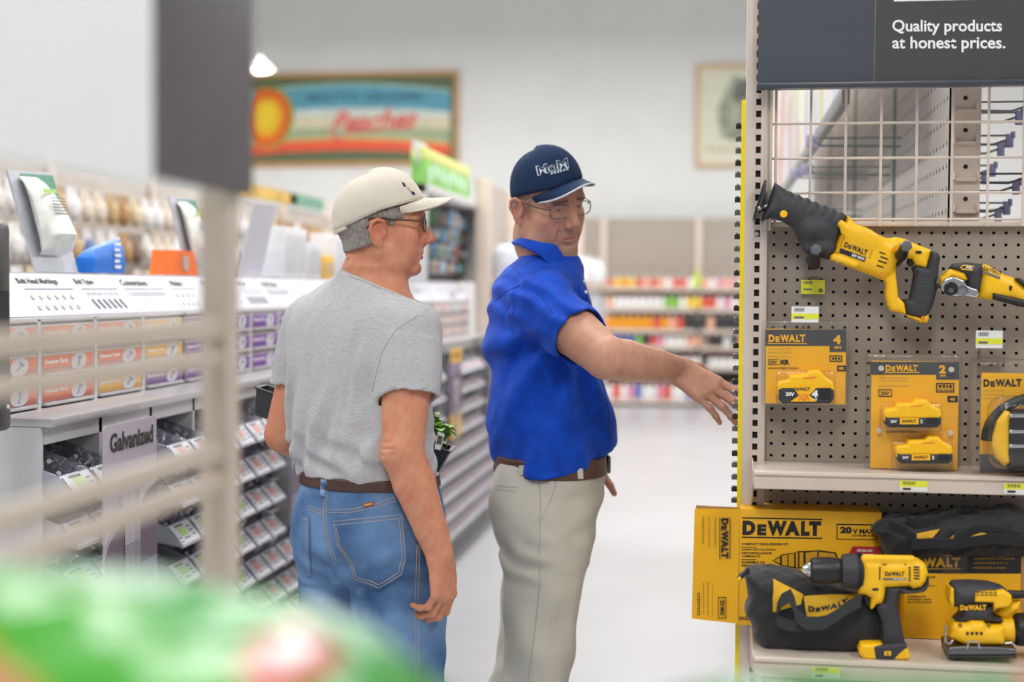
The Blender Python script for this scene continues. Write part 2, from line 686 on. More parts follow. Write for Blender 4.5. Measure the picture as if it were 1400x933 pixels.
def ptext(body, x0, y0, x1, y1, Y, m, parent, bold=0.0):
    O = atY(x0, y1, Y)
    return letters(body, O, atY(x1, y1, Y) - O, atY(x0, y0, Y) - O, m, parent, bold)


# ------------------------------------------------------------------ end display on the right
M_beige = mat('shelf_beige', '#d2c3b6', 0.38, var=0.02, bump=0.05, bscale=200)
M_taupe = mat('pegboard_taupe', '#a1968a', 0.55, var=0.02, vscale=6)
M_dark = mat('cavity_dark', '#1b1a19', 0.8)
M_hdrl = mat('header_slate', '#42464f', 0.45, var=0.05, stretch=(0.4, 1, 8), vscale=6)
M_hdrr = mat('header_charcoal', '#423f41', 0.5, var=0.02)
M_ink_w = mat('ink_white', '#f2f4f6', 0.6, var=0)
M_ink_k = mat('ink_black', '#222220', 0.6, var=0)
M_ink_g = mat('ink_grey', '#6d6d6d', 0.6, var=0)
M_yel = mat('tool_yellow', '#fbc110', 0.42, var=0.02, spec=0.5)
M_card = mat('card_yellow', '#fdbb12', 0.5, var=0.02)
M_rub = mat('tool_rubber', '#36373b', 0.6, var=0.04, bump=0.08, bscale=400)
M_blk = mat('black_plastic', '#1f1f21', 0.42, var=0.05)
M_chrome = mat('steel_bright', '#c9cacc', 0.25, 1.0, var=0.03)
M_chromed = mat('steel_dark', '#77797c', 0.35, 1.0, var=0.05)
M_stripy = mat('strip_yellow', '#fbe50b', 0.45, var=0.01)
M_tagw = mat('tag_white', '#eceeec', 0.5, var=0)
M_tagy = mat('tag_yellow', '#e9ea3a', 0.5, var=0.02)
M_clear = clear_plastic('blister_plastic', '#fefefe', 0.12, 0.08)
M_red = mat('sticker_red', '#c02a33', 0.5, var=0.02)
M_orange = mat('release_orange', '#ee8a1c', 0.5)

PY = 3.13           # pegboard face
gx0, gx1 = atY(1047, 600, PY).x, 1.06
zt = atY(1200, 303, PY - 0.02).z


def cP(ox, oy):
    return lambda x, y, Y: atY(ox + x / 3.5, oy + y / 3.5, Y)


c4, c5, c6, c7 = cP(1000, 0), cP(1000, 220), cP(1000, 420), cP(1000, 667)

G = thing('shelving_endcap', 'beige metal end display with pegboard, wire grid top and shelves holding yellow tools', 'shelving', ((gx0 + gx1) / 2, PY, 0))
# pegboard: 25.4 mm pitch with the first visible column and row where the photo has them
h0 = c5(204, 345, PY)
ox = h0.x - 0.0127 - 0.0254 * int((h0.x - gx0) / 0.0254)
nz = int((h0.z + 0.0127 - 0.45) / 0.0254)
oz = h0.z + 0.0127 - nz * 0.0254
pm = MB()
peg_sheet(pm, (ox, PY, oz), (1, 0, 0), (0, 0, 1), int((gx1 - ox) / 0.0254), nz, 0.0254, 0.0036)
pm.box((gx0 - 0.005, PY - 0.0006, oz), (ox, PY + 0.004, oz + nz * 0.0254))
pm.done('pegboard', M_taupe, G)
MB().box((gx0, PY + 0.012, oz), (gx1, PY + 0.016, oz + nz * 0.0254)).done('back_panel', M_dark, G)  # coloured near-black to stand for the shade of the hollow behind the holes
# top rail of the pegboard
MB().box((gx0 - 0.008, PY - 0.022, h0.z + 0.0127), (gx1, PY + 0.01, zt), 0.003).done('rail', M_beige, G)


def upright(x0, x1, s0, s1, y, z0, z1, name='upright', dep=0.03):
    """slotted upright: face x0..x1, slots between s0 and s1"""
    m = MB()
    m.box((x0, y, z0), (s0, y + dep, z1), 0.0015)
    m.box((s1, y, z0), (x1, y + dep, z1), 0.0015)
    m.box((s0, y + 0.008, z0), (s1, y + dep, z1))
    z = z0
    while z < z1 - 0.02:
        m.box((s0 - 0.0005, y + 0.0004, z), (s1 + 0.0005, y + 0.008, z + 0.0115))
        z += 0.0254
    o = m.done(name, M_beige, G)
    d = MB().box((s0, y + 0.0074, z0), (s1, y + 0.0079, z1)).done('slot_painted_shade', M_dark, o)  # near-black strip: the shade inside the slots is put in as colour
    return o


UY = 3.085
ux = [atY(x, 600, UY).x for x in (1014.5, 1045.5, 1028.5, 1035.5)]
upright(ux[0], ux[1], ux[2], ux[3], UY, 0.0, 2.35)
# frame post of the wire grid beside the upright
f0, f1 = atY(1040, 200, UY).x, atY(1056, 200, UY).x
fm = MB().box((f0, UY + 0.002, zt - 0.02), (f1, UY + 0.03, 2.3), 0.003)
fm.box((f0 + 0.009, UY - 0.004, zt - 0.02), (f0 + 0.014, UY + 0.01, 2.3), 0.0015)
fm.box((f0 + 0.019, UY - 0.004, zt - 0.02), (f1 - 0.001, UY + 0.01, 2.3), 0.0015)
fm.done('grid_post', M_beige, G)
# wire grid
gm = MB()
GYw = UY + 0.02
for xx in (1060.6, 1108, 1156, 1204.3, 1253, 1301.5, 1351, 1399.5, 1447, 1495):
    q = atY(xx, 200, GYw)
    gm.tube([(q.x, GYw - 0.003, zt - 0.01), (q.x, GYw - 0.003, 2.3)], 0.0029, 8)
for yy in (121, 169, 216.7, 264, 300):
    q = atY(1110, yy, GYw)
    gm.tube([(f1 - 0.003, GYw + 0.003, q.z), (gx1, GYw + 0.003, q.z)], 0.0027, 8)
gm.done('wire_grid', mat('wire_beige', '#d9cabd', 0.35), G)
# base and kick
MB().box((ux[0] + 0.01, 2.74, 0), (gx1, PY, 0.12), 0.004).done('base_kick', M_taupe, G)
MB().box((ux[0], 2.72, 0.12), (gx1, PY - 0.02, 0.16), 0.004).done('base_deck', M_beige, G)
MB().box((gx1 - 0.02, UY, 0), (gx1 + 0.02, PY + 0.05, 2.35), 0.003).done('upright', M_beige, G)
# bolt on the upright
b = c5(120, 350, UY)
MB().lathe([(0.0, 0.006), (0.004, 0.0055), (0.0055, 0.003), (0.0055, -0.002)], b, (0, -1, 0), 12).done('bolt', M_chrome, G)

# yellow panel seen on edge along the aisle side, with a row of clips
yx0, yx1 = atY(1008.5, 600, 3.115).x, atY(1014.2, 600, 3.115).x
AP = thing('aisle_side_panel', 'thin bright yellow panel edge standing against the slotted beige upright', 'panel', (yx0, 3.115, 0.55))
MB().box((yx0, 3.112, 0.55), (yx1, 3.122, atY(1015, 137, 3.115).z)).done('panel_edge', M_stripy, AP)
for i in range(34):
    z = 0.98 + i * 0.0262 + random.uniform(-0.002, 0.002)
    MB().box((yx0 - 0.012, 3.118, z), (yx0 + 0.001, 3.14, z + 0.011), 0.001).box((yx0 - 0.009, 3.114, z + 0.003), (yx0 - 0.004, 3.12, z + 0.013), 0.001).done('clip', M_chromed if i % 3 else M_blk, AP)

# header sign
HY = 3.045
hz0 = atY(1037, 113.5, HY).z
H = thing('header_sign', 'dark grey header sign reading Quality products at honest prices', 'sign', (0.4, HY, hz0))
hx0, hxs, hx1 = atY(1036.5, 60, HY).x, atY(1196.5, 60, HY).x, 1.03
MB().box((hx0, HY, hz0), (hxs - 0.0008, HY + 0.012, 2.3)).done('blank_panel', M_hdrl, H)
MB().box((hxs + 0.0008, HY - 0.001, hz0), (hx1, HY + 0.012, 2.3)).done('printed_panel', M_hdrr, H)
zr0, zr1 = atY(1037, 122.5, HY).z, atY(1037, 114, HY).z
MB().box((hx0 - 0.002, HY - 0.012, zr0), (hx1, HY + 0.016, zr1), 0.003).done('rail', mat('rail_slate', '#3f434b', 0.35), H)
m = MB()
prect(m, 1222, -60, 1372.5, 2, HY - 0.002, 0.001)
m.done('logo_block', M_ink_w, H)
ptext('Quality products', 1220, 27, 1370, 48, HY - 0.002, M_ink_w, H, 0.018)
ptext('at honest prices.', 1220, 50, 1374.5, 71.5, HY - 0.002, M_ink_w, H, 0.018)
MB().box((hx0 + 0.004, HY + 0.012, hz0 + 0.1), (hx0 + 0.03, UY + 0.002, hz0 + 0.3)).done('bracket', M_beige, H)

# shelves
def shelf(zs, yf, label, lab_x):
    x0 = atY(1031.5, 650, 2.93).x
    T = thing('display_shelf', label, 'shelf', (0.55, PY - 0.03, zs - 0.04))
    prof = [(PY - 0.003, zs - 0.004), (PY - 0.003, zs), (yf + 0.006, zs), (yf + 0.001, zs - 0.003), (yf, zs - 0.008), (yf + 0.004, zs - 0.0095), (yf + 0.004, zs - 0.0135), (yf - 0.001, zs - 0.015), (yf - 0.002, zs - 0.036), (yf + 0.003, zs - 0.038), (yf + 0.012, zs - 0.036), (yf + 0.012, zs - 0.004)]
    MB().prism([(x0, a, b_) for a, b_ in prof], (gx1 - x0 - 0.03, 0, 0)).done('shelf_deck', M_beige, T, 0.4)
    MB().prism([(x0 - 0.003, yf + 0.01, zs - 0.03), (x0 - 0.003, UY, zs - 0.09), (x0 - 0.003, UY, zs + 0.012), (x0 - 0.003, UY - 0.03, zs + 0.012), (x0 - 0.003, yf + 0.01, zs - 0.001)], (0.003, 0, 0)).done('bracket', M_beige, T)
    for xa, xb in lab_x:
        t = MB().box((xa, yf - 0.0042, zs - 0.0345), (xb, yf - 0.0021, zs - 0.0125), 0.0005).done('price_label', M_tagw, T)
        w = xb - xa
        MB().box((xa, yf - 0.0046, zs - 0.0245), (xb, yf - 0.0041, zs - 0.0125)).done('yellow_band', M_tagy, t)
        q = MB()
        for k in range(14):
            q.box((xa + w * (0.1 + 0.035 * k), yf - 0.005, zs - 0.0205), (xa + w * (0.1 + 0.035 * k + 0.02 * ((k * 7 % 3) + 1) / 3), yf - 0.0045, zs - 0.0135))
        q.box((xa + w * 0.12, yf - 0.005, zs - 0.031), (xa + w * 0.4, yf - 0.0045, zs - 0.027))
        q.done('barcode', M_ink_k, t)
    return T


z1 = atY(1040, 630.5, PY).z
yf1 = atZ(1034, 644, z1).y
lx = lambda a, b_, y, Y: (atY(a, y, Y).x, atY(b_, y, Y).x)
shelf(z1, yf1, 'upper beige shelf with price channel under the battery packs', [lx(1229.5, 1268, 662, yf1), lx(1372, 1412, 664, yf1)])
yf2 = 2.775
z2 = atY(1028, 898.5, yf2).z
shelf(z2, yf2, 'lower beige shelf carrying the drill, black bag and yellow boxes', [lx(1110, 1148.5, 910, yf2)])


# hooks with price tags
def tag_plate(x0, y0, x1, y1, Y, parent, kind):
    m = MB()
    prect(m, x0, y0, x1, y1, Y, 0.0012)
    t = m.done('tag_plate', M_tagw, parent)
    m = MB()
    if kind == 'y': prect(m, x0, y0, x1, y1, Y - 0.0006, 0.0004)
    else: prect(m, x0, y0 + (y1 - y0) * 0.45, x1, y0 + (y1 - y0) * 0.78, Y - 0.0006, 0.0004)
    m.done('yellow_band', M_tagy, t)
    m = MB()
    for k in range(13):
        prect(m, x0 + (x1 - x0) * (0.1 + 0.03 * k), y0 + (y1 - y0) * 0.08, x0 + (x1 - x0) * (0.1 + 0.03 * k + 0.008 * (1 + k * 7 % 3)), y0 + (y1 - y0) * 0.3, Y - 0.0012, 0.0005)
    prect(m, x0 + (x1 - x0) * 0.1, y0 + (y1 - y0) * 0.62, x0 + (x1 - x0) * 0.45, y0 + (y1 - y0) * 0.74, Y - 0.0012, 0.0005)
    if kind == 'y':
        q = atY(x0 + (x1 - x0) * 0.82, y0 + (y1 - y0) * 0.76, Y - 0.0012)
        m.lathe([(0.0045, 0), (0.0045, 0.0006), (0, 0.0006)], q, (0, -1, 0), 12)
    m.done('barcode', M_ink_g, t)


hk = thing('price_tag_holder', 'yellow price tag on the pegboard beneath the large saw', 'price tag', c5(390, 600, PY))
tag_plate(1095, 383, 1128, 402, PY - 0.012, hk, 'y')
MB().tube([c5(390, 570, PY - 0.01), c5(390, 560, PY), c5(390, 560, PY + 0.012)], 0.002).done('wire', M_chrome, hk)
hk = thing('peg_hook', 'steel hook with white and yellow price tag above the single battery pack', 'hook', c5(345, 790, PY))
tag_plate(1082, 419.5, 1119.5, 441, PY - 0.075, hk, 'w')
MB().tube([c5(345, 795, PY + 0.01), c5(345, 795, PY - 0.055), c5(345, 780, PY - 0.07)], 0.002).tube([c5(350, 740, PY), c5(350, 740, PY - 0.072)], 0.0018).done('wire', M_chrome, hk)
hk = thing('peg_hook', 'steel hook with white and yellow price tag above the lamp package', 'hook', c5(1185, 910, PY))
tag_plate(1334, 452.5, 1371, 476, PY - 0.075, hk, 'w')
MB().tube([c5(1190, 930, PY + 0.01), c5(1180, 950, PY - 0.06), c5(1190, 900, PY - 0.07)], 0.002).tube([c5(1230, 850, PY), c5(1230, 850, PY - 0.072)], 0.0018).done('wire', M_chrome, hk)


# ---- tools ----------------------------------------------------------------
def vol(pts, yc, t, h=0.0016, mg=0.012):
    P = np.array([tuple(p) for p in pts])
    lo, hi = P.min(0), P.max(0)
    return Vol((lo[0] - mg, yc - t - mg, lo[2] - mg), (hi[0] + mg, yc + t + mg, hi[2] + mg), h)


def slab(c, pts, yc, t, r=0.008, h=0.0016):
    P = [c(x, y, yc) for x, y in pts]
    v = vol(P, yc, t, h)
    v.poly(P, yc, t, r, 0)
    return v


def tx(c, body, p0, p1, up, Y, m, parent, bold=0.02):
    O = c(p0[0], p0[1], Y)
    return letters(body, O, c(p1[0], p1[1], Y) - O, c(p0[0] + up[0], p0[1] + up[1], Y) - O, m, parent, bold)


def flat(c, polys, Y, m, parent, name, t=0.0006):
    q = MB()
    for P in polys:
        q.prism([c(x, y, Y) for x, y in P], (0, t, 0))
    return q.done(name, m, parent)


def disc(c, x, y, rpx, Y, m, parent, name, t=0.002, n=16):
    o = c(x, y, Y)
    r = rpx / 3.5 / 640
    return MB().lathe([(r, 0), (r, t * 0.7), (r * 0.8, t), (0, t)], o, (0, -1, 0), n).done(name, m, parent)


SY = 3.055
saw = thing('reciprocating_saw', 'large yellow and black reciprocating saw hanging across the top of the pegboard', 'power tool', c5(560, 760, SY))
boot = [(205, 105), (240, 128), (275, 150), (310, 163), (360, 182), (410, 203), (470, 225), (553, 262), (466, 474), (425, 462), (360, 432), (330, 400), (310, 355), (290, 318), (245, 290), (190, 272), (145, 291), (142, 280), (175, 200)]
v = slab(c5, boot, SY, 0.043, 0.03, 0.0016)
A0, A1 = c5(180, 180, SY), c5(510, 340, SY)
axd = (A1 - A0).normalized()


def ridge(X, Y, Z):
    s_ = ((X - A0.x) * axd.x + (Z - A0.z) * axd.z)
    p_ = (-(X - A0.x) * axd.z + (Z - A0.z) * axd.x)
    return (0.0016 * np.sin(s_ * 330) * np.clip((s_ - 0.02) / 0.01, 0, 1) * np.clip((p_ - 0.004) / 0.012, 0, 1) + 0.0 * Y).astype(np.float32)


v.put(ridge, v.lo, v.lo + v.h * v.n, op='d')
v.ell(c5(395, 330, SY - 0.03), (0.03, 0.022, 0.022), 0.012)
v.ell(c5(420, 420, SY - 0.02), (0.035, 0.025, 0.014), 0.012)
v.done('boot', M_rub, saw)
v = slab(c5, [(553, 262), (600, 312), (680, 345), (742, 374), (785, 366), (830, 376), (870, 395), (950, 428), (925, 512), (880, 500), (862, 515), (800, 470), (785, 510), (779, 540), (790, 600), (795, 652), (822, 678), (826, 700), (838, 742), (900, 775), (935, 772), (942, 745), (935, 735), (900, 735), (830, 700), (822, 690), (740, 660), (730, 575), (715, 566), (600, 520), (466, 474)], SY, 0.036, 0.02, 0.0014)
v = slab(c5, [(553, 262), (600, 312), (680, 345), (742, 374), (790, 400), (790, 470), (770, 540), (722, 570), (600, 522), (466, 474)], SY, 0.038, 0.022, 0.0014)
P = [c5(x, y, SY) for x, y in [(742, 374), (785, 366), (830, 376), (870, 395), (952, 428), (928, 514), (880, 502), (860, 470), (800, 462), (770, 500), (745, 480)]]
v2 = Vol(v.lo, (c5(965, 100, SY).x, SY + 0.06, v.lo[2] + v.h * v.n[2]), 0.0014)
v2.lo[2] = c5(0, 800, SY).z
v2.n[2] = int((c5(0, 240, SY).z - v2.lo[2]) / v2.h)
v2.g = np.full(v2.n, 1.0, np.float32)
v2.poly([c5(x, y, SY) for x, y in [(553, 262), (600, 312), (680, 345), (742, 374), (790, 400), (790, 470), (770, 540), (722, 570), (600, 522), (466, 474)]], SY, 0.038, 0.024, 0)
v2.poly(P, SY, 0.024, 0.014, 0.006)
v2.poly([c5(x, y, SY) for x, y in [(720, 520), (778, 500), (790, 600), (795, 652), (824, 680), (835, 742), (905, 776), (932, 776), (943, 750), (938, 734), (900, 735), (905, 752), (760, 718), (742, 692), (732, 640), (736, 600)]], SY, 0.022, 0.01, 0.006)
v2.ell(c5(620, 360, SY - 0.034), (0.045, 0.01, 0.02), 0.008, R=Matrix.Rotation(math.radians(21), 3, 'Y'))
v2.rc(c5(520, 300, SY - 0.033), c5(600, 352, SY - 0.033), 0.008, 0.006, 0.006)
v2.rc(c5(490, 462, SY - 0.033), c5(590, 498, SY - 0.033), 0.008, 0.006, 0.006)
v2.done('housing', M_yel, saw)
v = slab(c5, [(952, 430), (985, 440), (996, 462), (988, 520), (985, 600), (962, 690), (940, 735), (925, 762), (838, 738), (822, 680), (815, 662), (850, 660), (862, 600), (872, 540), (862, 512), (880, 500), (928, 512)], SY, 0.023, 0.014, 0.0014)
for k in range(7):
    v.rc(c5(878 + 2 * (k % 2), 540 + k * 17, SY - 0.025), c5(960 - k * 1, 548 + k * 17, SY - 0.025), 0.0022, k=0.002, op='s')
v.done('grip', M_rub, saw)
slab(c5, [(846, 455), (872, 452), (868, 505), (850, 508), (838, 490)], SY, 0.009, 0.004, 0.0012).done('trigger', M_blk, saw)
flat(c5, [[(522, 418), (646, 462), (638, 484), (516, 440)]], SY - 0.0388, M_blk, saw, 'label_band')
tx(c5, 'DeWALT', (538, 412), (648, 455), (7, -25), SY - 0.0395, M_ink_k, saw, 0.04)
tx(c5, '20V MAX', (574, 456), (636, 478), (4, -13), SY - 0.0396, M_ink_w, saw, 0.03)
tx(c5, 'DW XL2', (476, 478), (532, 497), (4, -14), SY - 0.0375, M_ink_g, saw, 0.03)
fr = [(530, 352), (682, 405), (676, 412), (534, 362)]
flat(c5, [fr, [(530, 352), (537, 354), (512, 436), (505, 432)], [(676, 408), (684, 410), (664, 470), (656, 468)]], SY - 0.0386, mat('yellow_edge', '#d99a06', 0.5), saw, 'label_rim')
flat(c5, [[(708, 452 - 18), (738, 444), (738, 450), (708, 440)], [(712, 455), (750, 468), (749, 475), (711, 462)], [(704, 474), (744, 488), (742, 495), (702, 481)], [(696, 497), (730, 508), (728, 514), (695, 503)]], SY - 0.0388, M_blk, saw, 'vent')
for x, y in ((778, 428), (722, 548), (916, 752)):
    disc(c5, x, y, 9, SY - (0.037 if x < 900 else 0.022), M_orange, saw, 'screw', 0.003, 10)
disc(c5, 250, 255, 17, SY - 0.0425, M_yel, saw, 'button', 0.005)
flat(c5, [[(880, 432), (905, 430), (912, 440), (905, 446), (882, 444)]], SY - 0.0252, M_blk, saw, 'lock_slot', 0.002)
v = MB()
v.prism([c5(158, 92, SY - 0.03), c5(168, 94, SY - 0.03), c5(165, 120, SY - 0.03), c5(160, 150, SY - 0.03), c5(128, 262, SY - 0.03), c5(118, 280, SY - 0.03), c5(104, 276, SY - 0.03), c5(112, 240, SY - 0.03), c5(148, 122, SY - 0.03)], (0, 0.06, 0))
v.done('shoe_plate', M_blk, saw)
MB().tube([c5(163, 100, SY - 0.032), c5(150, 170, SY - 0.032), c5(117, 274, SY - 0.032)], 0.0016).tube([c5(135, 228, SY), c5(190, 215, SY)], 0.007).done('shoe_edge', M_chromed, saw)
disc(c5, 135, 228, 9, SY - 0.033, M_chrome, saw, 'pivot', 0.003, 12)
# the two hooks that carry it
for i, (x, y, lab) in enumerate(((405, 425, 'dark hex-ended tool hook beneath the black boot of the saw'), (838, 408, 'dark hex-ended tool hook through the handle loop of the saw'))):
    t = thing('tool_hook', lab, 'hook', c5(x, y, PY))
    o = c5(x, y, 2.985)
    MB().lathe([(0.0, 0.006), (0.0108, 0.004), (0.0122, 0.0), (0.0122, -0.012)], o, (0, -1, 0), 6).done('hex_cap', mat('hook_cap', '#606468', 0.5), t, 0.3)
    MB().tube([o + Vector((0, 0.01, 0)), o + Vector((0, 0.05, -0.012)), (o.x, PY + 0.01, o.z - 0.03)], 0.0088, 12).done('peg', M_blk, t)
    q = c5(x - 8 if i == 0 else x - 25, y + (70 if i == 0 else 45), 3.02)
    MB().rc if False else None
    MB().tube([o + Vector((-0.002, 0.008, 0)), q, (q.x, PY, q.z + 0.01)], [0.010, 0.0125, 0.011], 12).done('arm', M_blk, t)

# oscillating tool
osc = thing('oscillating_tool', 'small yellow and black oscillating tool hanging right of the saw', 'power tool', c5(1200, 690, SY))
v = slab(c5, [(1190, 500), (1215, 496), (1300, 545), (1345, 560), (1400, 600), (1500, 650), (1560, 690), (1545, 740), (1480, 735), (1400, 705), (1330, 672), (1240, 668), (1180, 655), (1180, 590)], SY, 0.03, 0.022)
v.done('housing', M_yel, osc)
v = slab(c5, [(1040, 515), (1060, 492), (1110, 486), (1195, 494), (1200, 545), (1188, 600), (1180, 640), (1120, 615), (1120, 560), (1080, 540)], SY, 0.031, 0.02)
v.done('front_cover', M_rub, osc)
v = slab(c5, [(1010, 545), (1040, 518), (1110, 530), (1125, 570), (1100, 580), (1050, 560), (1015, 580), (1000, 610), (985, 600), (988, 560)], SY, 0.029, 0.014)
v.done('nose', M_yel, osc)
v = slab(c5, [(1000, 590), (1020, 565), (1060, 553), (1110, 572), (1130, 600), (1175, 615), (1185, 640), (1170, 660), (1130, 650), (1060, 650), (1025, 640), (1003, 618)], SY - 0.028, 0.006, 0.004)
v.done('blade_clamp', M_chrome, osc)
MB().lathe([(0.0, 0.010), (0.007, 0.010), (0.008, 0.006), (0.0135, 0.006), (0.0145, 0), (0.0145, -0.01)], c5(1050, 612, SY - 0.034), (0, -1, 0), 20).done('clamp_bolt', M_blk, osc)
disc(c5, 1050, 622, 12, SY - 0.0455, M_chromed, osc, 'bolt_tip', 0.003)
MB().tube([c5(990, 560, SY - 0.02), c5(984, 585, SY - 0.03), c5(992, 606, SY - 0.02)], 0.004).done('lever', M_chromed, osc)
MB().lathe([(0.011, 0), (0.0118, 0.006), (0.0118, -0.06)], c5(1105, 622, SY - 0.036), (0, -1, 0), 6).done('side_knob', mat('grey_nylon', '#8a8d91', 0.5), osc, 0.3)
slab(c5, [(1245, 630), (1330, 650), (1420, 668), (1410, 705), (1330, 685), (1250, 664)], SY - 0.022, 0.012, 0.008).done('paddle_switch', M_blk, osc)
slab(c5, [(1345, 560), (1370, 560), (1450, 610), (1430, 625), (1380, 600)], SY - 0.005, 0.028, 0.008).done('vent_cover', M_blk, osc)
tx(c5, 'DeWALT', (1205, 522), (1290, 550), (5, -20), SY - 0.0306, M_ink_k, osc, 0.04)
flat(c5, [[(1203, 526), (1288, 556), (1284, 566), (1202, 536)]], SY - 0.0306, M_ink_g, osc, 'label_band')
flat(c5, [[(1330, 596), (1345, 600), (1340, 624), (1328, 618)]], SY - 0.0306, M_blk, osc, 'vent', 0.001)
MB().tube([c5(1095, 512, SY - 0.030), c5(1110, 500, SY - 0.031), c5(1160, 506, SY - 0.031), c5(1152, 524, SY - 0.031), c5(1100, 518, SY - 0.031)], 0.0012).done('badge_rim', M_yel, osc)
tx(c5, 'XR', (1118, 514), (1152, 520), (3, -16), SY - 0.0318, M_ink_w, osc, 0.04)


# ---- battery packs ----------------------------------------------------------
def battery(c, x0, y0, x1, y1, Y, parent, amp, tall):
    """slide battery: yellow lid, black shell, label; pixel box in crop pixels"""
    w, h = x1 - x0, y1 - y0
    g = lambda a, b_: (x0 + a * w, y0 + b_ * h)
    t = 0.021
    B = slab(c, [g(0.0, 0.45), g(0.03, 0.34), g(0.2, 0.28), g(0.22, 0.14), g(0.5, 0.12), g(0.56, 0.0), g(0.74, 0.0), g(0.84, 0.2), g(0.98, 0.36), g(1, 0.6), g(0.97, 0.8), g(0.9, 0.72), g(0.1, 0.72), g(0.03, 0.8)], Y, t, 0.007, 0.0013).done('battery', M_yel, parent)
    slab(c, [g(0.03, 0.58), g(0.08, 0.52 if tall else 0.64), g(0.92, 0.52 if tall else 0.64), g(0.98, 0.58), g(0.98, 0.86), g(0.92, 1), g(0.1, 1), g(0.04, 0.9)], Y, t + 0.002, 0.005, 0.0013).done('shell', M_rub, B)
    slab(c, [g(0.44, 0.2), g(0.68, 0.16), g(0.67, 0.26), g(0.45, 0.28)], Y, t + 0.001, 0.003, 0.0013).done('latch', M_orange, B)
    Yf = Y - t - 0.003
    if tall:
        flat(c, [[g(0.28, 0.52), g(0.7, 0.52), g(0.62, 0.7), g(0.56, 0.76), g(0.7, 0.97), g(0.24, 0.97), g(0.4, 0.78), g(0.34, 0.66)]], Yf, M_card, B, 'label', 0.0012)
        tx(c, 'DeWALT', g(0.31, 0.64), g(0.58, 0.635), (0, -h * 0.1), Yf - 0.0006, M_ink_k, B, 0.04)
        tx(c, '20V', g(0.16, 0.8), g(0.31, 0.8), (0, -h * 0.12), Yf - 0.0006, M_ink_w, B, 0.04)
        tx(c, 'XR', g(0.36, 0.95), g(0.58, 0.93), (0, -h * 0.2), Yf - 0.0006, M_orange, B, 0.06)
        tx(c, amp, g(0.61, 0.85), g(0.72, 0.85), (0, -h * 0.22), Yf - 0.0006, M_ink_w, B, 0.06)
        tx(c, 'AH', g(0.62, 0.93), g(0.7, 0.93), (0, -h * 0.05), Yf - 0.0006, M_ink_w, B, 0.03)
        flat(c, [[g(0.74, 0.56), g(0.94, 0.56), g(0.94, 0.9), g(0.74, 0.9)]], Yf, M_blk, B, 'release_button', 0.003)
    else:
        flat(c, [[g(0.3, 0.69), g(0.62, 0.69), g(0.62, 0.92), g(0.3, 0.92)]], Yf, M_card, B, 'label', 0.0012)
        tx(c, 'DeWALT', g(0.34, 0.86), g(0.58, 0.86), (0, -h * 0.11), Yf - 0.0006, M_ink_k, B, 0.04)
        tx(c, '20V', g(0.14, 0.87), g(0.25, 0.87), (0, -h * 0.1), Yf - 0.0006, M_ink_w, B, 0.03)
        tx(c, amp, g(0.65, 0.88), g(0.69, 0.88), (0, -h * 0.13), Yf - 0.0006, M_ink_w, B, 0.05)
        flat(c, [[g(0.76, 0.7), g(0.95, 0.7), g(0.95, 0.9), g(0.76, 0.9)]], Yf, M_blk, B, 'release_button', 0.002)
    return B


def blister(c, out, Y, parent, bulges=(), t=0.012):
    """clear clamshell: two welded sheets with a raised rim, and raised bubbles over the goods"""
    x0, y0, x1, y1 = out
    a, b_ = c(x0, y1, Y), c(x1, y0, Y)
    m = MB().box((a.x, Y - t, a.z), (b_.x, Y + 0.006, b_.z), 0.005, seg=3)
    for (u0, v0, u1, v1, d) in bulges:
        p_, q_ = c(u0, v1, Y), c(u1, v0, Y)
        m.box((p_.x, Y - t - d, p_.z), (q_.x, Y - t + 0.001, q_.z), min(0.012, d * 0.45), seg=3)
    return m.done('clear_shell', M_clear, parent, 0.5)


pk = thing('battery_pack', 'clear hanging pack on the left holding one big yellow and black battery', 'packaging', c6(350, 470, 3.075))
KY = 3.07
blister(c6, (141, 66, 564, 471), KY, pk, [(210, 300, 495, 466, 0.024)], 0.008)
m = MB(); a, b_ = c6(162, 460, KY), c6(550, 108, KY)
m.box((a.x, KY, a.z), (b_.x, KY + 0.001, b_.z)); m.done('card', M_card, pk)
flat(c6, [[(162, 108), (550, 108), (550, 216), (470, 216), (470, 186), (162, 186)]], KY - 0.0008, mat('card_charcoal', '#4b4b4e', 0.5), pk, 'card_header')
tx(c6, 'DeWALT', (178, 168), (354, 168), (0, -36), KY - 0.0016, M_card, pk, 0.05)
flat(c6, [[(172, 173), (362, 173), (362, 177), (172, 177)]], KY - 0.0016, M_card, pk, 'rule')
tx(c6, '4', (487, 178), (524, 178), (0, -44), KY - 0.0016, M_card, pk, 0.05)
tx(c6, 'AH', (488, 200), (524, 200), (0, -13), KY - 0.0016, M_card, pk, 0.04)
for yy, s_ in ((204, 'LITHIUM ION BATTERY'), (222, 'BATERIA DE ION DE LITIO'), (241, 'BATTERIE AU LITHIUM')):
    tx(c6, s_, (176, yy), (285, yy), (0, -6), KY - 0.0012, M_ink_g, pk, 0)
flat(c6, [[(176, 250), (222, 250), (222, 253), (176, 253)], [(176, 274), (222, 274), (222, 277), (176, 277)], [(176, 250), (179, 250), (179, 277), (176, 277)]], KY - 0.0012, M_ink_k, pk, 'rule')
tx(c6, '20V', (184, 271), (218, 271), (0, -13), KY - 0.0014, M_ink_k, pk, 0.03)
tx(c6, 'XR', (228, 276), (278, 276), (0, -24), KY - 0.0014, M_ink_k, pk, 0.06)
tx(c6, 'GUARANTEED TOUGH.', (176, 297), (322, 297), (0, -8), KY - 0.0014, M_ink_k, pk, 0.03)
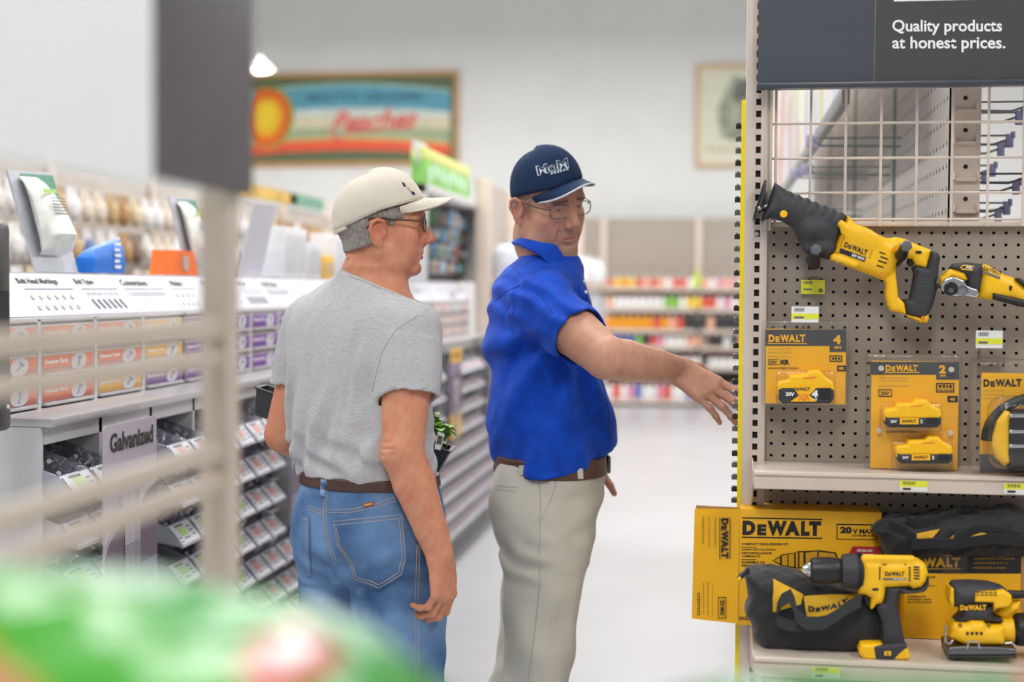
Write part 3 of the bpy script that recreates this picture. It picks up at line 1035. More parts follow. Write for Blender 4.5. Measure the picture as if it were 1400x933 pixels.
flat(c6, [[(470, 232), (530, 232), (530, 236), (470, 236)], [(470, 258), (530, 258), (530, 262), (470, 262)], [(470, 232), (474, 232), (474, 262), (470, 262)], [(526, 232), (530, 232), (530, 262), (526, 262)], [(482, 242), (492, 242), (492, 252), (482, 252)], [(496, 240), (504, 240), (504, 254), (496, 254)], [(510, 242), (520, 242), (520, 252), (510, 252)], [(506, 280), (548, 280), (548, 308), (506, 308)]], KY - 0.0012, M_ink_k, pk, 'pictogram')
tx(c6, '80', (514, 301), (538, 301), (0, -14), KY - 0.0026, M_card, pk, 0.03)
battery(c6, 215, 300, 492, 458, KY - 0.02, pk, '4', True)

KY = 3.03
pk = thing('battery_pack', 'clear pack standing on the upper shelf holding two slim yellow batteries', 'packaging', c6(870, 785, KY))
zk = z1 + 0.001
a, b_ = c6(641, 785, KY), c6(1100, 226, KY)
MB().box((a.x, KY - 0.012, zk), (b_.x, KY + 0.03, b_.z), 0.008, seg=3).box((c6(712, 0, KY).x, KY - 0.034, c6(0, 575, KY).z), (c6(1006, 0, KY).x, KY - 0.011, c6(0, 436, KY).z), 0.008, seg=3).box((c6(770, 0, KY).x, KY - 0.034, c6(0, 750, KY).z), (c6(1062, 0, KY).x, KY - 0.011, c6(0, 615, KY).z), 0.008, seg=3).done('clear_shell', M_clear, pk, 0.5)
KY += 0.0
m = MB(); a, b_ = c6(664, 770, KY), c6(1090, 262, KY)
m.box((a.x, KY, a.z), (b_.x, KY + 0.001, b_.z)); m.done('card', M_card, pk)
flat(c6, [[(664, 262), (1090, 262), (1090, 348), (980, 348), (980, 324), (664, 324)]], KY - 0.0008, MATS['card_charcoal'], pk, 'card_header')
tx(c6, 'DeWALT', (738, 307), (892, 307), (0, -30), KY - 0.0016, M_card, pk, 0.05)
flat(c6, [[(732, 311), (900, 311), (900, 315), (732, 315)]], KY - 0.0016, M_card, pk, 'rule')
tx(c6, '2', (994, 318), (1026, 318), (0, -40), KY - 0.0016, M_card, pk, 0.05)
tx(c6, 'AH', (996, 334), (1024, 334), (0, -11), KY - 0.0016, M_card, pk, 0.04)
for yy, s_ in ((343, 'COMPACT LITHIUM ION BATTERY PACK'), (358, 'PAQUETE DE BATERIAS COMPACTAS'), (382, 'BLOC DE BATTERIES COMPACTES')):
    tx(c6, s_, (704, yy), (846, yy), (0, -6), KY - 0.0012, M_ink_g, pk, 0)
flat(c6, [[(704, 394), (768, 394), (768, 398), (704, 398)], [(704, 426), (768, 426), (768, 430), (704, 430)], [(704, 394), (708, 394), (708, 430), (704, 430)], [(764, 394), (768, 394), (768, 430), (764, 430)], [(980, 364), (1066, 364), (1066, 369), (980, 369)], [(980, 404), (1066, 404), (1066, 409), (980, 409)], [(980, 364), (985, 364), (985, 409), (980, 409)], [(1061, 364), (1066, 364), (1066, 409), (1061, 409)], [(992, 374), (1006, 374), (1006, 386), (992, 386)], [(1012, 372), (1022, 372), (1022, 388), (1012, 388)], [(1028, 374), (1036, 374), (1036, 388), (1028, 388)], [(1042, 374), (1054, 374), (1054, 388), (1042, 388)], [(1034, 426), (1084, 426), (1084, 456), (1034, 456)]], KY - 0.0012, M_ink_k, pk, 'pictogram')
tx(c6, '20V', (714, 422), (756, 422), (0, -18), KY - 0.0014, M_ink_k, pk, 0.02)
tx(c6, '40', (1044, 449), (1070, 449), (0, -15), KY - 0.0026, M_card, pk, 0.03)
tx(c6, 'FUEL GAUGE', (988, 402), (1058, 402), (0, -9), KY - 0.0026, M_ink_k, pk, 0.02)
tx(c6, 'GUARANTEED TOUGH.', (740, 602), (890, 602), (0, -10), KY - 0.0014, M_ink_k, pk, 0.03)
for x, y in ((716, 294), (1052, 300), (708, 592), (1046, 602)):
    disc(c6, x, y, 13, KY - 0.012, mat('rivet_clear', '#c9c2b4', 0.3), pk, 'rivet', 0.004)
battery(c6, 722, 440, 1002, 572, KY - 0.0215, pk, '2', False)
battery(c6, 780, 616, 1056, 744, KY - 0.0215, pk, '2', False)

# lamp in a clear pack at the right edge
KY = 3.0
pk = thing('lamp_package', 'clear pack at the frame edge holding a black and yellow lamp with carry loop', 'packaging', c6(1340, 800, KY))
a, b_ = c6(1140, 800, KY), c6(1620, 255, KY)
m = MB().box((a.x, KY - 0.02, z1 + 0.001), (b_.x, KY + 0.05, b_.z), 0.012, seg=3)
a2, b2 = c6(1200, 760, KY), c6(1560, 420, KY)
m.box((a2.x, KY - 0.07, a2.z), (b2.x, KY - 0.019, b2.z), 0.03, seg=4)
m.done('clear_shell', M_clear, pk, 0.5)
a, b_ = c6(1188, 795, KY), c6(1600, 320, KY)
MB().box((a.x, KY + 0.0, a.z), (b_.x, KY + 0.001, b_.z)).done('card', M_card, pk)
flat(c6, [[(1188, 705), (1600, 705), (1600, 795), (1188, 795)]], KY - 0.0008, MATS['card_charcoal'], pk, 'card_footer')
tx(c6, 'DeWALT', (1206, 382), (1390, 380), (0, -36), KY - 0.0012, M_ink_k, pk, 0.05)
for yy, s_ in ((404, 'LED AREA LIGHT'), (422, 'LUZ DE AREA LED'), (440, 'LAMPE DE TRAVAIL')):
    tx(c6, s_, (1206, yy), (1306, yy), (0, -6), KY - 0.0012, M_ink_g, pk, 0)
cen = (1470, 620)
slab(c6, [(1330, 500), (1300, 490), (1262, 540), (1242, 620), (1240, 660), (1262, 720), (1300, 758), (1330, 740)], KY - 0.03, 0.026, 0.014).done('bumper', M_yel, pk)
slab(c6, [(1330, 490), (1610, 490), (1640, 560), (1640, 700), (1600, 775), (1330, 775), (1312, 700), (1312, 560)], KY - 0.032, 0.028, 0.012).done('lamp_body', M_blk, pk)
for yy in (510, 585, 655):
    slab(c6, [(1330, yy), (1610, yy), (1614, yy + 22), (1326, yy + 22)], KY - 0.055, 0.006, 0.004).done('band', M_chrome, pk)
MB().tube([c6(1480 + 262 * math.cos(q), 640 - 210 * math.sin(q), KY - 0.035) for q in [math.pi * (1.0 - 0.06 * i) for i in range(14)]], 0.0105, 12).done('carry_loop', M_blk, pk)

# ---- boxes on the lower shelf -----------------------------------------------
M_box = mat('box_yellow', '#f5b50a', 0.5, var=0.025, vscale=8)
M_kraft = mat('kraft_board', '#b98a5a', 0.8, var=0.08)
BY = 3.03
bx = thing('tool_kit_box', 'yellow compact drill kit carton at the left end with its side flap swung open', 'box', c7(380, 660, BY))
xa, xb = c7(38, 400, BY).x, c7(716, 400, BY).x
zb, za = z2 + 0.001, c7(300, 108, BY).z
MB().box((xa, BY, zb), (xb, PY - 0.004, za), 0.0015).done('carton', M_box, bx)
fa = atY(947, 700, BY).x
MB().prism([(xa - 0.002, BY + 0.0005, zb + 0.003), (fa, BY + 0.008, zb + 0.008), (fa + 0.004, BY + 0.008, za - 0.004), (xa - 0.002, BY + 0.0005, za - 0.001)], (0, 0.0012, 0)).done('flap', M_box, bx)
MB().prism([(xa - 0.002, BY + 0.003, zb + 0.004), (fa + 0.004, BY + 0.0105, zb + 0.009), (fa + 0.007, BY + 0.0105, za + 0.003), (xa - 0.002, BY + 0.003, za + 0.002)], (0, 0.002, 0)).done('inner_flap', M_kraft, bx)
Yt = BY - 0.0006
tx(c7, 'DeWALT', (52, 228), (428, 232), (2, -70), Yt, M_ink_k, bx, 0.07)
flat(c7, [[(50, 142), (436, 150), (436, 156), (50, 148)], [(48, 235), (434, 240), (434, 246), (48, 241)]], Yt, M_ink_k, bx, 'rule')
flat(c7, [[(503, 173), (697, 176), (697, 182), (503, 179)], [(503, 245), (697, 248), (697, 252), (503, 249)], [(503, 173), (508, 173), (508, 249), (503, 249)], [(692, 176), (697, 176), (697, 252), (692, 252)]], Yt, M_ink_k, bx, 'frame_line')
tx(c7, '20', (520, 219), (576, 220), (0, -32), Yt, M_ink_k, bx, 0.06)
tx(c7, 'V MAX', (580, 220), (686, 221), (0, -22), Yt, M_ink_k, bx, 0.05)
tx(c7, 'LITHIUM ION', (576, 235), (684, 236), (0, -11), Yt, M_ink_k, bx, 0.03)
for s_, y, xe in (('COMPACT DRILL/DRIVER KIT', 276, 272), ('JUEGO DE TALADRO/', 303, 214), ('DESTORNILLADOR', 319, 194), ('COMPACTO', 334, 138), ('ENSEMBLE DE', 363, 160), ('PERCEUSE/', 379, 138)):
    tx(c7, s_, (48, y), (xe, y + 1), (0, -11), Yt, M_ink_k, bx, 0.03)
flat(c7, [[(46, 284), (118, 284), (118, 287), (46, 287)], [(46, 344), (118, 344), (118, 347), (46, 347)]], Yt, M_ink_k, bx, 'rule')
tx(c7, 'DCD771C2', (36, 634), (150, 634), (0, -16), Yt, M_ink_k, bx, 0.04)
flat(c7, [[(553, 334), (580, 281), (714, 284), (714, 360), (553, 360)]], Yt, M_red, bx, 'sticker')
tx(c7, 'SPECIAL BUY', (602, 307), (676, 308), (0, -12), Yt - 0.0008, M_ink_w, bx, 0.03)
flat(c7, [[(600, 318), (682, 318), (682, 321), (600, 321)]], Yt - 0.0008, M_ink_w, bx, 'rule')
# printed picture of the drill on the carton
M_pr1, M_pr2 = mat('print_ochre', '#8d6a12', 0.6), mat('print_dark', '#3a2f14', 0.6)
flat(c7, [[(196, 350), (215, 338), (232, 328), (240, 320), (300, 312), (320, 304), (350, 304), (420, 300), (500, 310), (512, 340), (500, 378), (430, 380), (350, 385), (320, 388), (245, 378), (215, 362)]], Yt, M_pr2, bx, 'print', 0.0004)
flat(c7, [[(202, 350), (232, 334), (232, 364)], [(242, 326), (268, 320), (268, 374), (242, 372)], [(274, 320), (300, 316), (300, 380), (274, 376)], [(308, 312), (318, 308), (318, 384), (308, 382)], [(326, 310), (344, 310), (344, 380), (326, 382)], [(356, 312), (410, 306), (410, 374), (356, 378)], [(418, 308), (492, 316), (504, 340), (494, 350), (418, 352)], [(440, 358), (490, 358), (488, 372), (440, 374)]], Yt - 0.0005, mat('print_yellow', '#d89e14', 0.6), bx, 'print', 0.0004)
tx(c7, 'DeWALT', (412, 346), (468, 347), (0, -15), Yt - 0.001, M_ink_k, bx, 0.05)
# flap print, turned a quarter
def ftx(body, x0, y0, x1, y1, bold=0.03):     # reads downwards: baseline on the left edge
    O = atY(x0, y0, BY - 0.0014 + 0.0)
    return letters(body, O, atY(x0, y1, BY - 0.0014) - O, atY(x1, y0, BY - 0.0014) - O, M_ink_k, bx, bold)


for (s_, x0, y0, x1, y1, bo) in (('DeWALT', 986, 709, 996, 764, 0.06), ('COMPACT DRILL/DRIVER KIT', 977, 707, 979, 748, 0), ('JUEGO DE TALADRO COMPACTO', 968, 707, 970.5, 750, 0), ('ENSEMBLE DE PERCEUSE', 960, 707, 962.5, 744, 0), ('DCD771C2', 953, 811, 957, 842, 0.03), ('20V MAX', 984, 821, 991, 842, 0.03), ('20 volt max lithium ion battery', 973, 798, 975, 843, 0), ('bateria de ion de litio 20 voltios', 967, 797, 969, 841, 0), ('batterie au lithium ion 20 volts', 961, 797, 963, 840, 0)):
    ftx(s_, x0, y0, x1, y1, bo)
flat(lambda x, y, Y: atY(x, y, Y), [[(983.5, 708), (984.5, 708), (984.5, 765), (983.5, 765)], [(997.5, 708), (998.5, 708), (998.5, 765), (997.5, 765)], [(981.5, 817), (993, 817), (993, 818), (981.5, 818)], [(981.5, 845), (993, 845), (993, 846), (981.5, 846)], [(981.5, 817), (982.3, 817), (982.3, 846), (981.5, 846)], [(992.2, 817), (993, 817), (993, 846), (992.2, 846)]], BY - 0.0014, M_ink_k, bx, 'frame_line')

B2 = 2.975
bx = thing('sander_kit_box', 'yellow and black sander carton behind the drill and the palm sander', 'box', c7(1100, 710, B2))
xa, xb = c7(826, 600, B2).x, atY(1440, 800, B2).x
za = c7(1100, 322, B2).z
MB().box((xa, B2, z2 + 0.001), (xb, PY - 0.004, za), 0.0015).done('carton', M_box, bx)
Yt = B2 - 0.0006
flat(c7, [[(826, 324), (1388, 322), (1388, 412), (826, 410)]], Yt, MATS['ink_black'], bx, 'black_band')
flat(c7, [[(1386, 322), (1400, 322), (1400, 700), (1386, 700)]], Yt - 0.0002, M_kraft, bx, 'corner_edge')
tx(c7, 'DeWALT', (835, 382), (1096, 382), (0, -48), Yt - 0.0006, mat('print_gold', '#c9971a', 0.6), bx, 0.06)
flat(c7, [[(900, 388), (1100, 387), (1100, 391), (900, 391)], [(900, 326), (1100, 325), (1100, 328), (900, 329)]], Yt - 0.0006, MATS['print_gold'], bx, 'rule')
for s_, y, xe in (('1/4 SHEET PALM GRIP SANDER', 345, 1356), ('LIJADORA DE PALMA DE 1/4', 367, 1320), ('PONCEUSE A MAIN', 389, 1312)):
    tx(c7, s_, (1160, y), (xe, y), (0, -9), Yt - 0.0006, MATS['print_gold'], bx, 0)
for s_, y, xe in (('PALM GRIP', 434, 978), ('LIJADORA CON', 476, 972), ('DE PALMA', 490, 936), ('ENSEMBLE DE', 526, 930), ('PONCEUSE A MAIN', 540, 956), ('DE 1/4 DE FEUILLE', 553, 958)):
    tx(c7, s_, (842, y), (xe, y), (0, -9), Yt - 0.0002, M_ink_k, bx, 0.02)
# clear tape
a, b_ = c7(1010, 410, Yt - 0.001), c7(1130, 316, Yt - 0.001)
MB().box((a.x, Yt - 0.0016, a.z), (b_.x, Yt - 0.001, b_.z)).done('tape', M_clear, bx)

# ---- bags ---------------------------------------------------------------------
M_nyl = mat('nylon_black', '#1b1c1f', 0.75, var=0.1, vscale=60, bump=0.25, bscale=500, sheen=0.2)
M_nyl2 = mat('strap_black', '#2a2b2f', 0.7, bump=0.3, bscale=600)


def bag_vol(c, pts, yc, t, r, amp, seed, h=0.003):
    P = [c(x, y, yc) for x, y in pts]
    v = vol(P, yc, t, h, 0.02)
    v.poly(P, yc, t, r, 0)
    v.put(lambda X, Y, Z: (amp * wob(X, Y, Z, 55, seed) + amp * 0.5 * wob(X, Y, Z, 120, seed + 3)).astype(np.float32), v.lo, v.lo + v.h * v.n, op='d')
    return v


GY = 2.895
bg = thing('tool_bag', 'slumped black nylon tool bag in front of the drill kit carton', 'bag', c7(400, 760, GY))
bp = [(62, 418), (75, 385), (110, 378), (200, 382), (300, 402), (380, 428), (470, 458), (560, 476), (640, 500), (700, 545), (722, 600), (720, 700), (700, 745), (560, 764), (300, 764), (150, 752), (120, 715), (105, 690), (95, 640), (62, 590), (68, 560), (85, 520), (78, 470)]
v = bag_vol(c7, bp, GY, 0.075, 0.05, 0.0028, 1.0)
v.cut((0, 0, z2 + 0.0015), (0, 0, -1), 0.002)
bagm = v.done('bag_body', M_nyl, bg)


def bvh_of(o):
    me = o.data
    me.calc_loop_triangles()
    Mx = wmat(o)
    return BVHTree.FromPolygons([Mx @ q.co for q in me.vertices], [tuple(t.vertices) for t in me.loop_triangles])


def drape(bv, x, y, off=0.0015, d=3.0):
    """where the sight line of a pixel meets a surface, lifted off it a little"""
    o, dr = ray(x, y)
    hit, n, i, ds = bv.ray_cast(o, dr.normalized())
    if hit is None:
        return None
    if n.dot(dr) > 0: n = -n
    return hit + n * off


def drape_patch(bv, poly, off, m, parent, name, n=14, thick=None):
    """a cloth patch: the quad p0,p1,p2,p3 (pixels) gridded and laid on the surface"""
    p = [Vector((q[0], q[1])) for q in poly]
    mb = MB()
    last = None
    rows = []
    for j in range(n + 1):
        row = []
        for i in range(n + 1):
            a = p[0].lerp(p[1], i / n)
            b_ = p[3].lerp(p[2], i / n)
            q = a.lerp(b_, j / n)
            hh = drape(bv, q.x, q.y, off)
            if hh is not None: last = hh
            row.append(hh)
        rows.append(row)
    V_ = [[mb.bm.verts.new(q) if q is not None else None for q in r] for r in rows]
    for j in range(n):
        for i in range(n):
            f = (V_[j][i], V_[j][i + 1], V_[j + 1][i + 1], V_[j + 1][i])
            if all(x is not None for x in f): mb.bm.faces.new(f)
    return mb.done(name, m, parent, 1.2)


bv = bvh_of(bagm)
k7 = lambda x, y: (1000 + x / 3.5, 667 + y / 3.5)
M_bagy = mat('bag_yellow', '#dca812', 0.7, bump=0.2, bscale=500)
drape_patch(bv, [k7(200, 440), k7(342, 512), k7(330, 560), k7(198, 596)], 0.0025, M_bagy, bg, 'yellow_side')
drape_patch(bv, [k7(342, 520), k7(636, 512), k7(560, 590), k7(362, 628)], 0.003, M_bagy, bg, 'yellow_front')


def drape_text(bv, body, p0, p1, up, off, m, parent, bold=0.05, sag=0.0):
    o = letters(body, (0, 0, 0), (1, 0, 0), (0, 1, 0), m, None, bold)
    L = o.location.copy()
    for q in o.data.vertices:
        u, w_ = q.co.x + L.x, q.co.y + L.y
        x = p0[0] + (p1[0] - p0[0]) * u + up[0] * w_
        y = p0[1] + (p1[1] - p0[1]) * u + up[1] * w_ + sag * 4 * u * (1 - u)
        hh = drape(bv, x, y, off)
        q.co = hh if hh is not None else at(x, y, 3.0)
    o.location = (0, 0, 0)
    o.parent = parent
    o.data.transform(wmat(parent).inverted())
    return o


drape_text(bv, 'DeWALT', k7(366, 590), k7(556, 556), (0, -24 / 3.5), 0.0045, M_ink_k, bg, 0.07, 4)
sm = MB()
pts = [c7(x, y, GY - 0.09 - b_) for x, y, b_ in ((220, 585, 0), (240, 540, 0.008), (280, 518, 0.012), (300, 560, 0.02), (310, 610, 0.022), (360, 650, 0.024), (440, 650, 0.024), (510, 610, 0.022), (560, 570, 0.018), (620, 540, 0.008))]
sm.strap(pts, (0.1, 0.2, 1), 0.013, 0.0022)
pts = [c7(x, y, GY - 0.085 - b_) for x, y, b_ in ((216, 600, 0), (225, 640, 0.004), (270, 660, 0.008), (340, 662, 0.012))]
sm.strap(pts, (0.1, 0.2, 1), 0.011, 0.0022)
sm.done('strap', M_nyl2, bg)
MB().tube([c7(75, 395, GY - 0.03), c7(55, 415, GY - 0.05), c7(40, 432, GY - 0.055), c7(34, 438, GY - 0.055)], 0.0055, 10).done('zip_pull', M_blk, bg)
disc(c7, 38, 436, 8, GY - 0.062, M_yel, bg, 'zip_tip', 0.003)

TY = 3.03
zt2 = za + 0.004
bg = thing('tool_bag', 'folded black nylon tool bag lying on top of the cartons', 'bag', c7(1100, 322, TY))
bp = [(662, 185), (690, 152), (760, 130), (830, 134), (920, 128), (1010, 112), (1060, 118), (1120, 112), (1200, 108), (1300, 95), (1365, 88), (1400, 110), (1490, 120), (1530, 200), (1530, 312), (1388, 316), (1120, 308), (850, 322), (800, 318), (740, 322), (722, 300), (716, 250), (700, 220), (670, 205)]
v = bag_vol(c7, bp, TY, 0.085, 0.045, 0.0042, 4.2)
bm2 = v.done('bag_body', M_nyl, bg)
bv = bvh_of(bm2)
drape_patch(bv, [k7(845, 228), k7(1000, 200), k7(960, 250), k7(860, 240)], 0.003, M_bagy, bg, 'yellow_trim')
drape_patch(bv, [k7(1060, 225), k7(1205, 176), k7(1236, 246), k7(1015, 266)], 0.003, M_bagy, bg, 'yellow_flap')
drape_patch(bv, [k7(835, 160), k7(960, 178), k7(958, 186), k7(835, 168)], 0.003, M_bagy, bg, 'yellow_trim')
sm = MB()
for pl_ in (((830, 170), (900, 190), (980, 165), (1060, 140), (1120, 130)), ((1060, 240), (1130, 215), (1200, 205), (1300, 215), (1380, 235)), ((860, 268), (960, 262), (1080, 262), (1240, 240), (1390, 250)), ((760, 190), (820, 210), (880, 250))):
    pts = [drape(bv, *k7(x, y), 0.007) for x, y in pl_]
    sm.strap([q for q in pts if q is not None], (0, -0.3, 1), 0.011, 0.002)
sm.done('strap', M_nyl2, bg)

# ---- drill --------------------------------------------------------------------
DY = 2.83
dr = thing('cordless_drill', 'yellow and black cordless drill standing upright at the shelf edge', 'power tool', c7(720, 810, DY))
v = slab(c7, [(612, 338), (640, 328), (745, 338), (850, 332), (895, 342), (925, 362), (936, 400), (925, 445), (905, 470), (860, 478), (845, 465), (735, 470), (728, 520), (718, 545), (690, 552), (672, 575), (660, 572), (664, 520), (640, 506), (604, 500), (604, 420)], DY, 0.031, 0.02, 0.0014)
v.rc(c7(640, 340, DY - 0.02), c7(860, 344, DY - 0.02), 0.008, 0.008, 0.006)
v.done('housing', M_yel, dr)
# chuck about the drill axis
ax0, ax1 = c7(600, 400, DY), c7(388, 395, DY)
axv = (ax1 - ax0).normalized()
Lq = (ax1 - ax0).length
MB().lathe([(0.029, -0.012), (0.0335, -0.008), (0.0345, 0.002), (0.0335, 0.02), (0.032, 0.028), (0.025, 0.030)], ax0, axv, 40).done('torque_collar', M_rub, dr)
MB().lathe([(0.02, 0.024), (0.0245, 0.034), (0.026, 0.05), (0.0255, 0.075), (0.024, 0.086), (0.0195, 0.090), (0.017, 0.089)], ax0, axv, 36).done('chuck', M_blk, dr)
MB().lathe([(0.0175, 0.086), (0.0155, 0.094), (0.011, 0.101), (0.008, 0.1045), (0.0055, 0.1045), (0.005, 0.09)], ax0, axv, 24).done('chuck_jaws', M_chrome, dr)
q = MB()
for k in range(40):
    an = 2 * math.pi * k / 40
    u_ = axv.orthogonal().normalized()
    w_ = axv.cross(u_)
    q.tube([ax0 + axv * -0.010 + (u_ * math.cos(an) + w_ * math.sin(an)) * 0.0345, ax0 + axv * 0.0 + (u_ * math.cos(an) + w_ * math.sin(an)) * 0.0352], 0.0012, 5)
q.done('collar_teeth', M_blk, dr)
v = slab(c7, [(735, 462), (845, 462), (850, 480), (806, 498), (790, 560), (806, 620), (818, 700), (828, 725), (826, 760), (728, 762), (722, 720), (716, 640), (690, 570), (694, 548), (724, 540)], DY, 0.0225, 0.015, 0.0014)
for k in range(7):
    v.rc(c7(724 + k * 3, 586 + k * 14, DY - 0.0245), c7(800 + k * 1.5, 580 + k * 14, DY - 0.0245), 0.0018, k=0.002, op='s')
v.done('grip', M_rub, dr)
v = slab(c7, [(800, 470), (850, 480), (890, 476), (920, 455), (938, 420), (940, 460), (915, 490), (860, 498), (806, 500)], DY, 0.0305, 0.012, 0.0014)
v.done('tail_guard', M_rub, dr)
v = slab(c7, [(725, 735), (828, 722), (834, 745), (846, 780), (842, 808), (630, 810), (604, 780), (602, 760), (612, 730), (665, 728)], DY, 0.035, 0.008, 0.0014)
v.cut((0, 0, z2 + 0.0006), (0, 0, -1), 0.001)
v.done('foot', M_yel, dr)
slab(c7, [(668, 738), (725, 733), (828, 722), (832, 748), (800, 775), (770, 804), (680, 806), (672, 780)], DY, 0.0365, 0.006, 0.0014).cut((0, 0, z2 + 0.0006), (0, 0, -1), 0.001).done('foot_guard', M_rub, dr)
flat(c7, [[(732, 786), (764, 784), (764, 804), (732, 804)]], DY - 0.0385, M_yel, dr, 'battery_latch', 0.004)
disc(c7, 748, 795, 4, DY - 0.039, M_blk, dr, 'latch_dot', 0.001)
slab(c7, [(640, 506), (664, 510), (668, 560), (652, 568), (636, 556), (640, 540), (628, 520)], DY, 0.009, 0.005, 0.0012).done('trigger', M_blk, dr)
flat(c7, [[(676, 482), (702, 482), (706, 488), (700, 494), (678, 494), (673, 488)]], DY - 0.032, M_blk, dr, 'direction_switch', 0.003)
tx(c7, 'DeWALT', (734, 424), (828, 424), (1, -22), DY - 0.032, M_ink_k, dr, 0.05)
flat(c7, [[(725, 433), (836, 433), (834, 444), (725, 444)]], DY - 0.0316, M_ink_g, dr, 'label_band')
tx(c7, '20V MAX', (776, 442), (830, 442), (0, -7), DY - 0.0324, M_ink_w, dr, 0.03)
flat(c7, [[(708, 378), (714, 378), (712, 444), (706, 444)], [(720, 366), (745, 366), (745, 371), (720, 371)], [(828, 366), (838, 366), (838, 371), (828, 371)]], DY - 0.0316, M_blk, dr, 'seam')
q = [[(848 + 0 * k, 380 + k * 12), (858, 380 + k * 12), (858, 388 + k * 12), (848, 388 + k * 12)] for k in range(6)] + [[(872, 376 + k * 14), (902, 378 + k * 14), (900, 385 + k * 14), (872, 383 + k * 14)] for k in range(5)]
flat(c7, q, DY - 0.0314, M_blk, dr, 'vent')

# ---- palm sander ---------------------------------------------------------------
NY = 2.85
sd = thing('palm_sander', 'yellow and black palm sander with dust canister at the frame edge', 'power tool', c7(1170, 790, NY))
v = slab(c7, [(1040, 470), (1060, 448), (1150, 445), (1230, 452), (1290, 468), (1320, 490), (1322, 530), (1300, 555), (1160, 556), (1080, 565), (1045, 560), (1030, 520)], NY, 0.042, 0.03, 0.0016)
v.done('head', M_rub, sd)
v = slab(c7, [(1150, 490), (1180, 480), (1290, 474), (1322, 496), (1324, 530), (1304, 552), (1240, 560), (1238, 530), (1150, 528)], NY - 0.004, 0.0415, 0.006, 0.0016)
v.done('rear_cap', M_yel, sd)
slab(c7, [(1036, 470), (1052, 466), (1054, 545), (1044, 560), (1030, 520)], NY - 0.003, 0.035, 0.006, 0.0016).done('nose_cap', M_yel, sd)
v = slab(c7, [(1090, 548), (1250, 548), (1240, 600), (1300, 630), (1060, 632), (1092, 600)], NY, 0.038, 0.02, 0.0016)
v.done('neck', M_rub, sd)
v = slab(c7, [(1050, 630), (1112, 628), (1130, 615), (1190, 618), (1208, 640), (1290, 640), (1294, 720), (1288, 734), (1100, 732), (1082, 722), (1036, 700), (1038, 650)], NY, 0.045, 0.018, 0.0016)
v.done('skirt', M_yel, sd)
slab(c7, [(1020, 735), (1100, 730), (1290, 736), (1340, 745), (1342, 770), (1320, 776), (1022, 778), (1016, 760)], NY, 0.047, 0.005, 0.0016).done('base_plate', M_chromed, sd)
slab(c7, [(1022, 774), (1340, 772), (1345, 787), (1022, 790)], NY, 0.05, 0.004, 0.0016).cut((0, 0, z2 + 0.0006), (0, 0, -1), 0.001).done('pad', M_blk, sd)
q = MB()
q.tube([c7(1026, 660, NY - 0.046), c7(1022, 700, NY - 0.05), c7(1024, 740, NY - 0.05), c7(1045, 748, NY - 0.052), c7(1060, 730, NY - 0.05)], 0.0022)
q.tube([c7(1128, 772, NY - 0.052), c7(1134, 738, NY - 0.053), c7(1180, 738, NY - 0.053), c7(1186, 770, NY - 0.052)], 0.002)
q.tube([c7(1310, 745, NY - 0.046), c7(1340, 742, NY - 0.048), c7(1352, 752, NY - 0.045)], 0.0022)
q.done('clamp_wire', M_chrome, sd)
MB().lathe([(0.024, 0), (0.024, 0.03), (0.027, 0.032)], c7(1285, 680, NY), (1, 0, 0), 24).done('dust_port', M_yel, sd)
MB().lathe([(0.020, 0.022), (0.028, 0.026), (0.032, 0.032), (0.033, 0.11), (0.025, 0.12)], c7(1285, 675, NY), (1, 0, 0), 28).done('dust_canister', M_blk, sd)
slab(c7, [(1250, 600), (1340, 545), (1378, 535), (1372, 580), (1300, 625)], NY + 0.01, 0.02, 0.012, 0.0016).done('rear_duct', M_yel, sd)
MB().tube([c7(1318, 512, NY), c7(1380, 512, NY), c7(1440, 505, NY), c7(1560, 520, NY)], [0.009, 0.008, 0.0062, 0.006], 12).done('power_cord', M_blk, sd)
tx(c7, 'DeWALT', (1094, 588), (1220, 587), (0, -26), NY - 0.0395, M_card, sd, 0.06)
q = []
for i in range(5):
    for j in range(3):
        q.append([(1170 + 21 * i, 488 + j * 12), (1186 + 21 * i, 488 + j * 12), (1186 + 21 * i, 494 + j * 12), (1170 + 21 * i, 494 + j * 12)])
flat(c7, q, NY - 0.0462, mat('vent_brown', '#7a5a08', 0.6), sd, 'vent')
flat(c7, [[(1122 + 22 * k, 692), (1138 + 22 * k, 692), (1134 + 22 * k, 708), (1126 + 22 * k, 708)] for k in range(4)], NY - 0.0458, M_blk, sd, 'vent')
for x in (1094, 1230):
    disc(c7, x, 658, 9, NY - 0.0452, M_pr1, sd, 'screw', 0.002, 12)
tx(c7, 'SANDER', (1272, 572), (1328, 550), (0, -12), NY - 0.012, M_ink_k, sd, 0.04)

